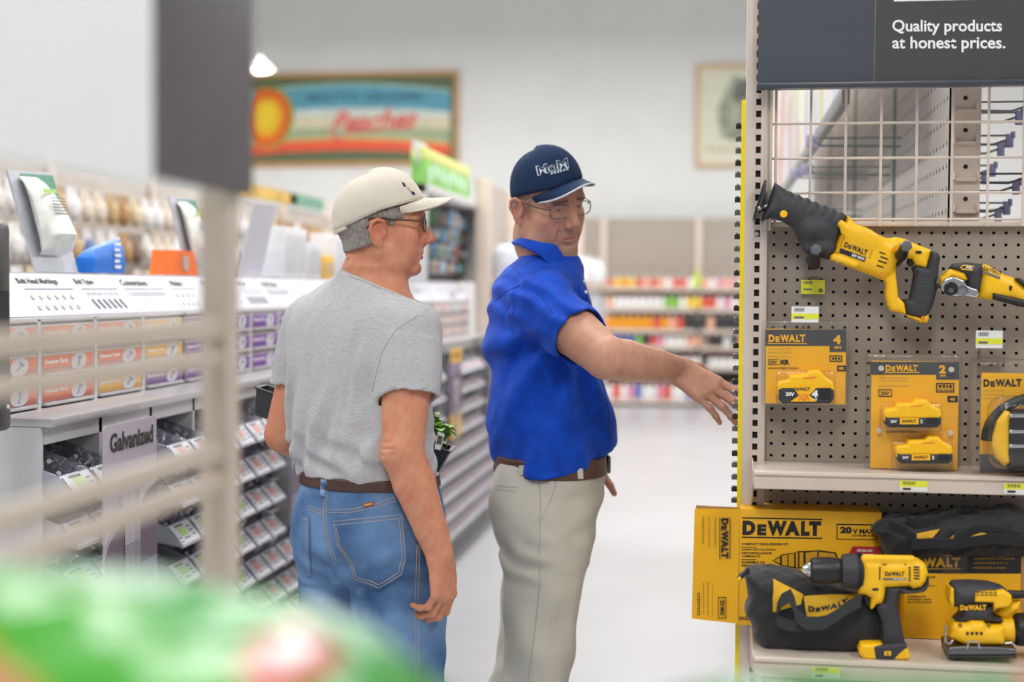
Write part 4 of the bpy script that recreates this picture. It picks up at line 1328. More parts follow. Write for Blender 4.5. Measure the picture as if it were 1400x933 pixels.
# ---- the aisle run behind the wire grid --------------------------------------
RX = atY(1297, 200, 3.25).x
run = thing('shelving_run', 'beige pegboard aisle unit running away behind the wire grid', 'shelving', (RX, 5.2, 0))
m = MB()
peg_sheet(m, (RX, 8.0, 1.55), (0, -1, 0), (0, 0, 1), 95, 22, 0.05, 0.006)
m.box((RX + 0.001, 3.25, 0), (RX + 0.02, 8.0, 1.55))
m.done('pegboard', mat('pegboard_grey', '#bfb9b1', 0.5, var=0.02), run)
MB().box((RX + 0.02, 3.25, 0), (RX + 0.03, 8.0, 2.65)).done('back_panel', mat('gap_grey', '#6d6963', 0.8), run)
c0, c1 = atY(1303, 200, 3.22).x, atY(1341, 200, 3.22).x
pm = MB().box((c0, 3.22, 0), (c1, 3.25, 2.65), 0.002)
pm.done('upright', M_beige, run)
for yy in (134, 178, 228, 272):
    a = atY(1320, yy, 3.219)
    MB().lathe([(0.0048, 0), (0.0048, 0.0008), (0, 0.0008)], a, (0, -1, 0), 14).done('bolt_hole', M_dark, run)
    b_ = atY(1320, yy + 13, 3.219)
    MB().box((b_.x - 0.026, 3.206, b_.z - 0.009), (b_.x - 0.022, 3.22, b_.z + 0.009), 0.001).box((b_.x + 0.022, 3.206, b_.z - 0.009), (b_.x + 0.026, 3.22, b_.z + 0.009), 0.001).box((b_.x - 0.022, 3.21, b_.z - 0.012), (b_.x + 0.022, 3.22, b_.z - 0.004), 0.001).done('bracket_tab', M_beige, run)
for yy in (4.22, 5.45, 6.7):
    MB().box((RX - 0.006, yy, 0), (RX, yy + 0.03, 2.65), 0.001).done('upright', mat('upright_dark', '#6f7a74', 0.5), run)
MB().box((RX - 0.4, 3.4, 0.1), (RX - 0.0, 8.0, 0.15), 0.003).done('base_deck', M_beige, run)
MB().box((RX - 0.38, 3.42, 0), (RX - 0.02, 8.0, 0.1)).done('base_kick', mat('kick_dark', '#4f5052', 0.6), run)

# its printed aisle banner
pa, pb = atX(1165, 124, 0.285), atX(1088, 262, 0.285)
bn = thing('aisle_banner', 'long grey railed banner with a multicoloured print seen through the wire grid', 'sign', (0.285, 5.5, pa.z))
MB().box((0.28, 3.5, pa.z), (0.30, 9.0, pa.z + 0.045), 0.003).done('rail', mat('rail_grey', '#8d8f8e', 0.5), bn)


def patch_mat(name, cols, scale, stretch=None, rough=0.6):
    """a printed sheet of irregular colour patches"""
    m_ = mat(name, '#888888', rough)
    nt = m_.node_tree
    vo = nt.nodes.new('ShaderNodeTexVoronoi')
    vo.inputs['Scale'].default_value = scale
    mp = next(n for n in nt.nodes if n.type == 'MAPPING')
    if stretch: mp.inputs['Scale'].default_value = stretch
    nt.links.new(mp.outputs[0], vo.inputs['Vector'])
    sp = nt.nodes.new('ShaderNodeSeparateColor')
    nt.links.new(vo.outputs['Color'], sp.inputs[0])
    rp = nt.nodes.new('ShaderNodeValToRGB')
    rp.color_ramp.interpolation = 'CONSTANT'
    el = rp.color_ramp.elements
    while len(el) < len(cols): el.new(0.5)
    for i, c_ in enumerate(cols):
        el[i].position = i / len(cols)
        el[i].color = lin(c_)
    nt.links.new(sp.outputs[0], rp.inputs[0])
    nt.links.new(rp.outputs[0], nt.nodes['Principled BSDF'].inputs['Base Color'])
    return m_


MB().box((0.286, 3.5, pa.z + 0.045), (0.294, 9.0, pa.z + 0.6)).done('print', patch_mat('banner_print', ['#d8d6cf', '#c9cbd6', '#e0dcc8', '#b9b3c9', '#dcd9d4', '#c98f8b', '#cfc79a', '#aebcc4'], 3.2, (1, 2.2, 0.6)), bn)
for i, (Y, z) in enumerate(((4.1, 1.90), (4.35, 1.84), (5.0, 1.88), (5.2, 1.76), (6.0, 1.72))):
    t = thing('peg_hook', 'long wire hook with a pale tag on the pegboard behind the wire grid', 'hook', (RX, Y, z), group='hooks on the aisle unit behind the grid')
    MB().tube([(RX + 0.02, Y, z), (RX - 0.22, Y, z + 0.004), (RX - 0.24, Y, z + 0.02)], 0.003).tube([(RX + 0.02, Y, z + 0.025), (RX - 0.24, Y, z + 0.025)], 0.0025).done('wire', mat('hook_green', '#71807a', 0.4, 0.4), t)
    MB().box((RX - 0.26, Y - 0.002, z), (RX - 0.225, Y + 0.002, z + 0.035), 0.001).done('tag_plate', mat('tag_lilac', '#bdb7d6', 0.5), t)
for i in range(12):
    Y, z = 3.45 + 0.11 * (i % 6) + 0.02 * (i // 6), 1.92 - 0.055 * (i // 2) - 0.012 * (i % 2)
    t = thing('peg_hook', 'bright steel hook with a lilac clip right of the punched centre upright', 'hook', (RX + 0.03, Y, z), group='hooks right of the centre upright')
    MB().tube([(RX + 0.02, Y, z), (RX + 0.17, Y, z - 0.004), (RX + 0.2, Y, z + 0.006), (RX + 0.215, Y, z + 0.02)], 0.003).tube([(RX + 0.02, Y, z + 0.018), (RX + 0.21, Y, z + 0.018)], 0.0025).done('wire', M_chromed, t)
    MB().box((RX + 0.2, Y - 0.004, z - 0.012), (RX + 0.218, Y + 0.004, z + 0.022), 0.002).box((RX + 0.212, Y - 0.005, z + 0.01), (RX + 0.222, Y + 0.005, z + 0.028), 0.002).done('tag_plate', mat('clip_lilac', '#8f8ab0', 0.5), t)
# ------------------------------------------------------------------ hardware aisle on the left
M_stl = mat('cabinet_grey', '#d3d1d1', 0.4, var=0.02)
M_stl2 = mat('cabinet_side', '#b5b3b5', 0.45, var=0.03)
M_in = mat('cabinet_inside', '#77777c', 0.7)
M_ctr = mat('counter_steel', '#bdbabb', 0.3, 0.3, var=0.05)
M_bin = clear_plastic('bin_plastic', '#dfe2ea', 0.3, 0.2, 0.4)
M_lab = mat('label_white', '#cfced8', 0.5, var=0.01)
M_green = mat('label_green', '#a9cf72', 0.5)
M_rose = mat('label_rose', '#d99a92', 0.5)
M_zinc = mat('zinc', '#c9ccd2', 0.3, 0.7, var=0.1)
M_zincd = mat('zinc_dark', '#8a8b90', 0.4, 0.6, var=0.1)
M_mauve = mat('board_mauve', '#b9aebb', 0.5, var=0.02)
M_plum = mat('board_plum', '#6c5a6c', 0.5, var=0.03)
M_plum2 = mat('board_lilac', '#8d80a0', 0.5, var=0.03)
XF = -1.47
MOD = 0.305
YA = atX(55, 578, XF).y
ZC = 0.5 * (atX(55, 578, XF + 0.03).z + atX(270, 533, XF + 0.03).z)
XD = -1.59
YD = atX(52, 500, XD).y - MOD
ZD0, ZD1 = atX(130, 546, XD).z, atX(130, 437, XD).z
NROW = 10
PITCHZ = 0.1065
GN = 'hardware cabinets along the left aisle'
labs = ['grey hardware bin cabinet nearest, with orange and yellow drawer labels above it', 'grey hardware bin cabinet with purple drawer labels behind the grey shirt', 'grey hardware bin cabinet hidden mostly by the man in grey', 'grey hardware bin cabinet with small pale drawers beside the yellow board', 'grey hardware bin cabinet at the far end below the key display']
DRW = {'o': '#e9682c', 'y': '#edb01f', 'p': '#7c3aa0', 's': '#dcb7a8', 'w': '#cfcccb'}
for k_, v_ in DRW.items(): mat('drawer_' + k_, v_, 0.5, var=0.02)
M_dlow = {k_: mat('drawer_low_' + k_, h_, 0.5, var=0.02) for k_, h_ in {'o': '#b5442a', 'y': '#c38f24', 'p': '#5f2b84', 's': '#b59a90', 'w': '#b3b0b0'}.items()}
colplan = ['ooo', 'ooo', 'ooy', 'yyp', 'ppp', 'ppp', 'ppp', 'ppp', 'ppp', 'ppp', 'ppp', 'pps', 'sss', 'sws', 'sss', 'wss', 'sss', 'sss', 'wss', 'sss']
texts = {'o': 'Fastener Parts', 'y': 'Specialty Parts', 'p': 'Electrical Pins', 's': 'Small Parts', 'w': 'Small Parts'}
NSEC = 5
for s_ in range(NSEC):
    y0, y1 = YA + s_ * 4 * MOD, YA + (s_ + 1) * 4 * MOD
    T = thing('hardware_cabinet', labs[s_], 'cabinet', (XF - 0.15, (y0 + y1) / 2, 0), group=None)
    m = MB()
    m.box((XF - 0.36, y0, 0.08), (XF, y0 + 0.016, ZC - 0.02), 0.003)
    m.box((XF - 0.36, y1 - 0.008, 0.08), (XF, y1, ZC - 0.02))
    for k in range(1, 4):
        m.box((XF - 0.30, y0 + k * MOD - 0.008, 0.1), (XF, y0 + k * MOD + 0.008, ZC - 0.02))
    m.box((XF - 0.02, y0 + 0.017, ZC - 0.06), (XF, y1, ZC - 0.02))
    for r in range(NROW + 1):
        z = ZC - 0.055 - (r + 1) * PITCHZ
        if z > 0.02: m.box((XF - 0.30, y0 + 0.012, z), (XF - 0.03, y1 - 0.004, z + 0.004))
    m.done('frame', M_stl, T)
    MB().box((XF - 0.32, y0 + 0.004, 0.08), (XF - 0.305, y1 - 0.004, ZC - 0.02)).done('back_panel', M_in, T)
    MB().box((XF - 0.36, y0, 0), (XF - 0.01, y1, 0.08)).done('kick_plate', mat('kick_grey', '#7f7d80', 0.5), T)
    MB().box((XF - 0.40, y0, ZC - 0.02), (XF + 0.03, y1, ZC), 0.004).done('counter', M_ctr, T)
    # drawer bank
    yb0, yb1 = (YD if s_ == 0 else y0 + YD + MOD - YA + 0.0), 0
    yb0 = YD + s_ * 4 * MOD
    yb1 = yb0 + 4 * MOD
    m = MB()
    m.box((XD - 0.22, yb0, ZC), (XD - 0.19, yb1, ZD1 + 0.02))
    m.box((XD - 0.22, yb0, ZD1), (XD + 0.004, yb1, ZD1 + 0.012), 0.002)
    m.box((XD - 0.2, yb0, ZC), (XD + 0.0, yb1, ZD0 - 0.004))
    rp = (ZD1 - ZD0) / 3
    for k in range(5):
        m.box((XD - 0.2, yb0 + k * MOD - 0.006, ZC), (XD + 0.004, yb0 + k * MOD + 0.006, ZD1 + 0.006))
    for r in range(4):
        m.box((XD - 0.2, yb0, ZD0 + r * rp - 0.005), (XD - 0.01, yb1, ZD0 + r * rp))
    m.done('drawer_case', M_stl, T)
    for k in range(4):
        for r in range(3):
            cc = colplan[s_ * 4 + k][r]
            ya, yb = yb0 + k * MOD + 0.009, yb0 + (k + 1) * MOD - 0.009
            zb_, zt_ = ZD1 - (r + 1) * rp + 0.004, ZD1 - r * rp - 0.006
            D = MB().box((XD - 0.18, ya, zb_), (XD + 0.002, yb, zt_), 0.003).box((XD + 0.002, ya + 0.01, zb_ + 0.001), (XD + 0.012, yb - 0.01, zb_ + 0.008), 0.002).done('drawer', M_stl2, T)
            L = yb - ya
            zl0, zl1 = zb_ + 0.011, zt_ - 0.006
            X1 = XD + 0.003
            def lb(a, b_, c_, d_, mm, nm, off=0.0):
                MB().box((X1 + off, ya + L * a, zl0 + (zl1 - zl0) * c_), (X1 + off + 0.0008, ya + L * b_, zl0 + (zl1 - zl0) * d_)).done(nm, mm, D)
            lb(0.03, 0.97, 0.3, 1, MATS['drawer_' + cc], 'colour_label')
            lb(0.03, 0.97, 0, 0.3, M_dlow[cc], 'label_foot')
            q = MB()
            q.loft([[Vector((X1 + 0.0012 + dx, ya + L * (0.69 + 0.145 * abs(math.cos(a)) ** 0.7 * (1 if math.cos(a) > 0 else -1) + 0.02 * math.sin(a)), zl0 + (zl1 - zl0) * (0.5 + 0.5 * math.sin(a)))) for a in [2 * math.pi * i / 24 for i in range(24)]] for dx in (0, 0.0006)])
            q.done('picture_spot', M_lab, D)
            if s_ < 2:
                yc_, zc_ = ya + L * 0.69, zl0 + (zl1 - zl0) * 0.5
                q = MB()
                an = random.uniform(0.2, 1.2)
                dy, dz = 0.016 * math.cos(an), 0.016 * math.sin(an)
                q.tube([(X1 + 0.002, yc_ - dy, zc_ - dz), (X1 + 0.002, yc_ + dy, zc_ + dz)], 0.0025, 6)
                q.tube([(X1 + 0.002, yc_ + dy * 0.4 - dz * 0.5, zc_ + dz * 0.4 + dy * 0.5), (X1 + 0.002, yc_ + dy + dz * 0.3, zc_ + dz - dy * 0.3)], 0.004, 6)
                q.done('printed_part', M_zincd, D)
                letters(texts[cc], (X1 + 0.0016, ya + L * 0.06, zl0 + (zl1 - zl0) * 0.5), (0, L * 0.42, 0), (0, 0, (zl1 - zl0) * 0.28), M_ink_w, D, 0.03)
    # tilted header with charts
    xa_, xb_, za_, zb2 = XD + 0.0, XD - 0.075, ZD1 + 0.014, atX(140, 375, XD - 0.075).z
    up = Vector((xb_ - xa_, 0, zb2 - za_))
    nv = Vector((up.z, 0, -up.x)).normalized()
    A = Vector((xa_, yb0 + 0.002, za_))
    wv = Vector((0, yb1 - yb0 - 0.004, 0))
    m = MB()
    m.prism([A, A + wv, A + wv + up, A + up], nv * -0.006)
    m.box((xb_ - 0.12, yb0, zb2 - 0.01), (xb_ + 0.002, yb1, zb2 + 0.0))
    m.done('header_board', M_lab, T)
    hp = lambda a, b_, off=0.0008: A + wv * a + up * b_ + nv * off
    q = MB()
    for a, b_, c_, d_ in ((0.02, 0.18, 0.6, 0.62), (0.27, 0.48, 0.6, 0.62), (0.52, 0.70, 0.6, 0.62), (0.74, 0.97, 0.6, 0.62)):
        q.quad(hp(a, c_), hp(b_, c_), hp(b_, d_), hp(a, d_))
    q.done('chart_line', M_ink_g, T)
    hd = [['Sizes', 'Bolt Head Markings', 'Bolt Types', 'Conversions'], ['Washers', 'Nut Types', 'Screw Types', 'Drill Sizes']][s_ % 2]
    if s_ < 2:
        for a, b_, w_ in zip((0.03, 0.26, 0.51, 0.74), hd, (0.08, 0.17, 0.09, 0.15)):
            letters(b_, hp(a, 0.7), wv * w_, up * 0.16, M_ink_k, T, 0.03)
    q = MB()
    for i in range(6):
        for j in range(2):
            for g0 in (0.03, 0.28):
                if g0 < 0.1 and i > 3: continue
                cc_ = hp(g0 + 0.034 * i, 0.42 - 0.24 * j)
                q.lathe([(0.007, 0), (0.007, 0.0012), (0, 0.0012)], cc_, nv, 6)
    q.done('chart_symbol', mat('chart_grey', '#b9b9bd', 0.5), T)
    q = MB()
    for i in range(6):
        q.quad(hp(0.53 + 0.028 * i, 0.46), hp(0.55 + 0.028 * i, 0.46), hp(0.55 + 0.028 * i, 0.52), hp(0.53 + 0.028 * i, 0.52))
        q.tube([hp(0.535 + 0.028 * i, 0.35), hp(0.545 + 0.028 * i, 0.12)], 0.003, 6)
    for i in range(10):
        q.quad(hp(0.75 + 0.021 * i, 0.43), hp(0.765 + 0.021 * i, 0.43), hp(0.765 + 0.021 * i, 0.53), hp(0.75 + 0.021 * i, 0.53))
    q.done('chart_figure', M_zincd, T)

# near end panel edge catches light
# --- loose hardware bins -----------------------------------------------------
BW = 0.139


def make_bin(variant, patch):
    t = thing('hardware_bin', 'bin', 'bin', (0, 0, 0))
    h = BW / 2
    A_, B_, C_, D_ = (-0.17, 0.088), (-0.17, 0.004), (0.052, -0.032), (0.006, 0.022)
    m = MB()
    for sy in (-h, h - 0.002):
        m.prism([(A_[0], sy, A_[1]), (B_[0], sy, B_[1]), (C_[0], sy, C_[1]), (D_[0], sy, D_[1])], (0, 0.002, 0))
    m.prism([(B_[0], -h, B_[1]), (C_[0], -h, C_[1]), (C_[0], -h, C_[1] + 0.003), (B_[0], -h, B_[1] + 0.003)], (0, BW, 0))
    m.prism([(A_[0], -h, A_[1]), (B_[0], -h, B_[1]), (B_[0] + 0.003, -h, B_[1]), (A_[0] + 0.003, -h, A_[1])], (0, BW, 0))
    m.prism([(D_[0], -h, D_[1]), (C_[0], -h, C_[1]), (C_[0] + 0.003, -h, C_[1]), (D_[0] + 0.003, -h, D_[1])], (0, BW, 0))
    m.done('bin_body', M_bin, t)
    n = Vector((0.054, 0, 0.046)).normalized()
    lp = lambda a, b_, off: Vector((D_[0] + (C_[0] - D_[0]) * b_, -h + BW * a, D_[1] + (C_[1] - D_[1]) * b_)) + n * off
    quad = lambda q, a0, a1, b0, b1, off: q.quad(lp(a0, b0, off), lp(a1, b0, off), lp(a1, b1, off), lp(a0, b1, off))
    q = MB()
    quad(q, 0.03, 0.97, 0.08, 0.95, 0.0045)
    L = q.done('label', M_lab, t)
    q = MB()
    quad(q, 0.28, 0.62, 0.25, 0.62, 0.0052)
    q.done('colour_patch', M_green if patch == 'g' else M_rose, L)
    q = MB()
    quad(q, 0.2, 0.62, 0.12, 0.22, 0.0052)
    quad(q, 0.3, 0.58, 0.7, 0.76, 0.0052)
    quad(q, 0.08, 0.2, 0.62, 0.68, 0.0052)
    quad(q, 0.08, 0.18, 0.8, 0.86, 0.0052)
    for k in range(3): quad(q, 0.7, 0.86 + 0.02 * k, 0.3 + 0.18 * k, 0.36 + 0.18 * k, 0.0052)
    q.done('print', M_ink_g, L)
    rnd = random.Random(variant)
    q = MB()
    for k in range(16):
        p_ = Vector((rnd.uniform(-0.13, -0.005), rnd.uniform(-h + 0.016, h - 0.016), 0.0))
        p_.z = 0.012 + (0.0 if p_.x < -0.03 else -0.010) + rnd.uniform(0, 0.03) - p_.x * 0.12
        d_ = Vector((rnd.uniform(-1, 1), rnd.uniform(-1, 1), rnd.uniform(-0.2, 1.0))).normalized()
        if variant % 4 == 3:
            q.lathe([(0.003, 0), (0.009, 0), (0.009, 0.003), (0.003, 0.003)], p_, d_, 10)
        else:
            q.tube([p_, p_ + d_ * 0.022], 0.0028, 6)
            q.lathe([(0, 0), (0.006, 0), (0.006, 0.004), (0, 0.004)], p_ + d_ * 0.02, d_, 6)
    o = q.done('loose_hardware', M_zinc if variant % 3 else M_zincd, t)
    return t


protos = {p_: [make_bin(i, p_) for i in range(4)] for p_ in 'gr'}
used_p = set()
bin_lab = {0: 'clear slanted bin of loose hardware with white and green label in the nearest cabinet', 1: 'clear slanted bin with white and rose label in the second cabinet behind the post', 2: 'clear slanted bin with white and rose label in the cabinet beside the jeans', 3: 'clear slanted bin in the cabinet under the yellow printed board', 4: 'clear slanted bin in the farthest hardware cabinet left of the khaki trousers'}
PANELS = {1: 'Galvanized', 5: 'Zinc', 10: 'Hex', 14: 'Yellow', 18: 'Yellow'}
for s_ in range(NSEC):
    rows = (5, 8, 9, 9, 9)[s_]
    for k in range(4):
        ci = s_ * 4 + k
        for r in range(rows):
            z = ZC - 0.055 - (r + 1) * PITCHZ + 0.012
            if ci in PANELS and z > (0.70 - 0.02): continue
            if s_ == 2 and k in (0, 1, 2) and r < 9 and ci != 11: pass
            for j in range(2):
                pt = 'g' if s_ == 0 and not (k >= 2 and r < 2) else 'r'
                vi = (r * 3 + j + ci) % 4
                pr = protos[pt][vi]
                loc = (XF + 0.03, YA + k * MOD + s_ * 4 * MOD + 0.0775 + j * 0.150, z)
                lab, gr = bin_lab[s_], 'hardware bins, cabinet ' + ('nearest', 'second', 'third', 'fourth', 'farthest')[s_]
                if (pt, vi) not in used_p:
                    used_p.add((pt, vi))
                    pr.location = loc
                    pr['label'], pr['group'] = lab, gr
                else:
                    dup(pr, loc, label=lab, group=gr)

# --- printed boards hung over the bins ---------------------------------------
XB = XF + 0.092
for ci, kind in PANELS.items():
    y0, y1 = YA + ci * MOD + 0.005, YA + (ci + 1) * MOD + 0.012
    if kind == 'Galvanized': y0, y1 = atX(140, 640, XB).y, atX(212, 640, XB).y
    zt_, zb_ = ZC - 0.028, 0.705
    lab = {'Galvanized': 'mauve printed board reading Galvanized with a large silver screw', 'Zinc': 'purple printed board with a silver bolt seen behind the man in grey', 'Hex': 'purple printed board hidden behind the jeans', 'Yellow': 'yellow topped printed board of bolts left of the blue shirt' if ci == 14 else 'yellow topped printed board at the far end of the bins'}[kind]
    T = thing('printed_board', lab, 'sign', (XB, (y0 + y1) / 2, zb_))
    r = 0.012
    pts = []
    for (cy, cz, a0) in ((y1 - r, zt_ - r, 0), (y0 + r, zt_ - r, 90), (y0 + r, zb_ + r, 180), (y1 - r, zb_ + r, 270)):
        for i in range(5):
            a = math.radians(a0 + i * 22.5)
            pts.append((XB, cy + r * math.cos(a), cz + r * math.sin(a)))
    MB().prism(pts, (0.004, 0, 0)).done('board', M_plum2 if kind != 'Galvanized' else M_mauve, T)
    H_, W_ = zt_ - zb_, y1 - y0
    bp_ = lambda a, b_, off=0.0045: Vector((XB + off, y0 + W_ * a, zb_ + H_ * b_))
    cv = lambda f, a0, a1, n=12: [(a0 + (a1 - a0) * i / n, f(i / n)) for i in range(n + 1)]
    if kind == 'Yellow':
        MB().prism([bp_(0.0, 0.84), bp_(1, 0.84), bp_(1, 1), bp_(0, 1)], (0.0006, 0, 0)).done('yellow_head', mat('board_yellow', '#e9b116', 0.5), T)
        letters('Stainless', bp_(0.2, 0.9, 0.0055), (0, W_ * 0.6, 0), (0, 0, H_ * 0.05), M_ink_k, T, 0.03)
        MB().prism([bp_(0, 0.0), bp_(1, 0.0), bp_(1, 0.3), bp_(0.6, 0.22), bp_(0, 0.3)], (0.0006, 0, 0)).done('yellow_foot', MATS['board_yellow'], T)
        MB().prism([bp_(a, b_) for a, b_ in cv(lambda t: 0.68 + 0.1 * t, 0, 1)] + [bp_(1, 0.3), bp_(0, 0.3)], (0.0005, 0, 0)).done('dark_band', M_plum, T)
    else:
        MB().prism([bp_(a, b_) for a, b_ in cv(lambda t: 0.36 + 0.30 * t ** 0.6, 0, 1)] + [bp_(1, 0.28), bp_(0, 0.24)], (0.0005, 0, 0)).done('dark_band', M_plum, T)
        MB().prism([bp_(a, b_) for a, b_ in cv(lambda t: 0.45 + 0.24 * t ** 0.6, 0, 1)] + [bp_(a, b_) for a, b_ in reversed(cv(lambda t: 0.425 + 0.245 * t ** 0.6, 0, 1))], (0.001, 0, 0)).done('swoosh', M_lab, T)
        MB().prism([bp_(0, 0), bp_(1, 0), bp_(1, 0.28), bp_(0, 0.24)], (0.0005, 0, 0)).done('lower_band', M_plum2, T)
        if kind == 'Galvanized':
            letters('Galvanized', bp_(0.1, 0.865, 0.0055), (0, W_ * 0.82, 0), (0, 0, H_ * 0.095), M_ink_k, T, 0.03)
        elif kind == 'Zinc':
            letters('Zinc', bp_(0.2, 0.79, 0.0055), (0, W_ * 0.5, 0), (0, 0, H_ * 0.09), M_ink_k, T, 0.03)
    # the pictured screw and nut: flat prints
    w = 0.26
    M_sil = mat('print_silver', '#bab6bd', 0.4, 0.2, var=0.15, vscale=8, stretch=(1, 6, 0.3))
    M_sild = mat('print_pewter', '#7a7480', 0.5)
    sc = [(0.5 - w, 0.62), (0.5 - w * 0.5, 0.66), (0.5 + w * 0.5, 0.66), (0.5 + w, 0.62), (0.5 + w * 0.62, 0.575), (0.5 + w * 0.55, 0.55), (0.5 + w * 0.55, 0.16), (0.5 + w * 0.4, 0.14), (0.5 - w * 0.4, 0.14), (0.5 - w * 0.55, 0.16), (0.5 - w * 0.55, 0.55), (0.5 - w * 0.62, 0.575)]
    P_ = MB().prism([bp_(a, b_, 0.006) for a, b_ in sc], (0.0006, 0, 0)).done('screw_print', M_sil, T)
    q = MB()
    for i in range(16):
        b_ = 0.165 + 0.0145 * i
        q.prism([bp_(0.5 - w * 0.58, b_, 0.0068), bp_(0.5 + w * 0.58, b_ + 0.006, 0.0068), bp_(0.5 + w * 0.58, b_ + 0.0115, 0.0068), bp_(0.5 - w * 0.58, b_ + 0.0055, 0.0068)], (0.0004, 0, 0))
    q.done('thread_print', M_sild, P_)
    hx = lambda rr: [bp_(0.5 + rr * math.cos(i * math.pi / 3) * 0.9, 0.055 + rr * math.sin(i * math.pi / 3) * W_ / H_ * 0.7, 0.006) for i in range(6)]
    MB().prism(hx(0.2), (0.0005, 0, 0)).done('nut_print', M_sil, T)
    q = MB()
    q.prism([v_ + Vector((0.0006, 0, 0)) for v_ in hx(0.1)], (0.0004, 0, 0))
    q.done('nut_hole_print', M_plum, T)

# --- things standing on the drawer banks ---------------------------------------
ZT = atX(140, 374, XD - 0.09).z


def tilted(name, lab, cat, px, X, m, th=0.006):
    """board whose foot runs along the aisle and whose top leans; px = foot0, foot1, top1, top0"""
    b0, b1 = atX(px[0][0], px[0][1], X), atX(px[1][0], px[1][1], X)
    b0.z = b1.z = ZT + 0.001
    t1, t0 = atY(px[2][0], px[2][1], b1.y), atY(px[3][0], px[3][1], b0.y)
    T = thing(name, lab, cat, (b0 + b1) / 2)
    n = (b1 - b0).cross(t0 - b0).normalized()
    if n.x < 0: n = -n
    MB().prism([b0, b1, t1, t0], n * -th).done('board', m, T)
    g = lambda a, b_, off=0.001: b0.lerp(b1, a).lerp(t0.lerp(t1, a), b_) + n * off
    return T, g, n


XT = XD - 0.12
M_cardg = mat('card_silver', '#b9bbc2', 0.35, var=0.05)
M_cgreen = mat('card_green', '#4f8f74', 0.5, var=0.05)
M_pouch = clear_plastic('pouch_film', '#f2f5f4', 0.5, 0.12)
for i, (lab, px) in enumerate((('silver and green display card with a white cord pack at the left edge', ((50, 372), (107, 372), (72, 236), (10, 232))), ('silver and green display card with a white cord pack just left of the post', ((258, 376), (292, 376), (268, 272), (231, 268))))):
    T, g, n = tilted('display_card', lab, 'display', px, XT, M_cardg)
    MB().prism([g(0.42, 0.45), g(0.98, 0.4), g(0.98, 0.97), g(0.25, 0.97)], n * 0.0006).done('green_print', M_cgreen, T)
    for k, s_ in enumerate(('OIL', 'CAN')):
        letters(s_, g(0.62, 0.68 - 0.16 * k, 0.003), g(0.92, 0.68 - 0.16 * k) - g(0.62, 0.68 - 0.16 * k), g(0.62, 0.8 - 0.16 * k) - g(0.62, 0.68 - 0.16 * k), M_ink_w, T, 0.03)
    rings = []
    for b_, hw, hd in ((0.16, 0.28, 0.004), (0.19, 0.33, 0.03), (0.30, 0.34, 0.05), (0.5, 0.3, 0.045), (0.7, 0.24, 0.035), (0.85, 0.22, 0.02), (0.93, 0.2, 0.004)):
        c_ = g(0.42 - 0.06 * b_, b_)
        u_ = (g(0.9, b_) - g(0.1, b_)) / 0.8
        rings.append([c_ + u_ * (hw * math.cos(a)) + n * (hd * (0.5 + 0.5 * math.sin(a)) * 1.4 + 0.002) for a in [2 * math.pi * k / 16 for k in range(16)]])
    pk_ = MB().loft(rings).done('cord_pack', mat('cord_white', '#e8ebe4', 0.45, var=0.06, vscale=30, bump=0.4, bscale=40), T)
    q = MB()
    for k in range(6):
        q.prism([g(0.22, 0.5 + 0.03 * k, 0.066), g(0.55, 0.5 + 0.03 * k, 0.066), g(0.55, 0.51 + 0.03 * k, 0.066), g(0.22, 0.51 + 0.03 * k, 0.066)], n * 0.0006)
    q.done('pack_print', M_ink_g, T)
    MB().prism([g(0.2, 0.72, 0.054), g(0.5, 0.72, 0.054), g(0.5, 0.76, 0.054), g(0.2, 0.76, 0.054)], n * 0.0006).done('pack_logo', M_green, T)

# blue sack and orange carton
b0, b1 = atX(114, 373, XT), atX(160, 373, XT)
T = thing('blue_sack', 'bright blue paper sack with white print standing above the Bolt Types chart', 'bag', (XT, (b0.y + b1.y) / 2, ZT))
hz_ = atX(150, 328, XT).z
rings = []
for f_, sx, sy, ty in ((0, 0.025, 0.9, 0), (0.3, 0.03, 0.92, 0), (0.75, 0.025, 0.88, 0), (1.0, 0.012, 0.75, 0.1)):
    z_ = ZT + 0.001 + (hz_ - ZT) * f_
    yc_, hw = (b0.y + b1.y) / 2 + ty * 0.2, (b1.y - b0.y) / 2 * sy
    rings.append([(XT + sx, yc_ - hw, z_ - 0.03 * (f_ > 0.7)), (XT + sx, yc_ + hw, z_), (XT - sx, yc_ + hw, z_), (XT - sx, yc_ - hw, z_ - 0.03 * (f_ > 0.7))])
MB().loft(rings).done('sack_body', mat('sack_blue', '#1573d8', 0.45, var=0.04), T)
q = MB()
for k in range(6):
    z_ = ZT + 0.015 + 0.016 * k
    q.box((XT + 0.031, b1.y - 0.085, z_), (XT + 0.033, b1.y - 0.045 - 0.01 * (k % 2), z_ + 0.009))
q.done('white_print', M_ink_w, T)
b0, b1 = atX(221, 376, XT), atX(258, 376, XT)
T = thing('orange_carton', 'small orange tapered carton beside the second display card', 'box', (XT, (b0.y + b1.y) / 2, ZT))
za_ = atX(240, 343, XT).z
w_ = b1.y - b0.y
MB().loft([[(XT + s_ * 0.04, b0.y + w_ * a, z_) for s_, a in ((1, i0), (1, i1), (-1, i1), (-1, i0))] for z_, i0, i1 in ((ZT + 0.001, 0, 1), (za_, 0.1, 0.72))]).done('carton', mat('carton_orange', '#f4701f', 0.5), T)
MB().lathe([(0.026, 0), (0.026, 0.001), (0, 0.001)], (XT + 0.041, b0.y + w_ * 0.42, (ZT + za_) / 2), (1, 0, 0), 20).done('spot', mat('spot_grey', '#b9a9a0', 0.5), T)
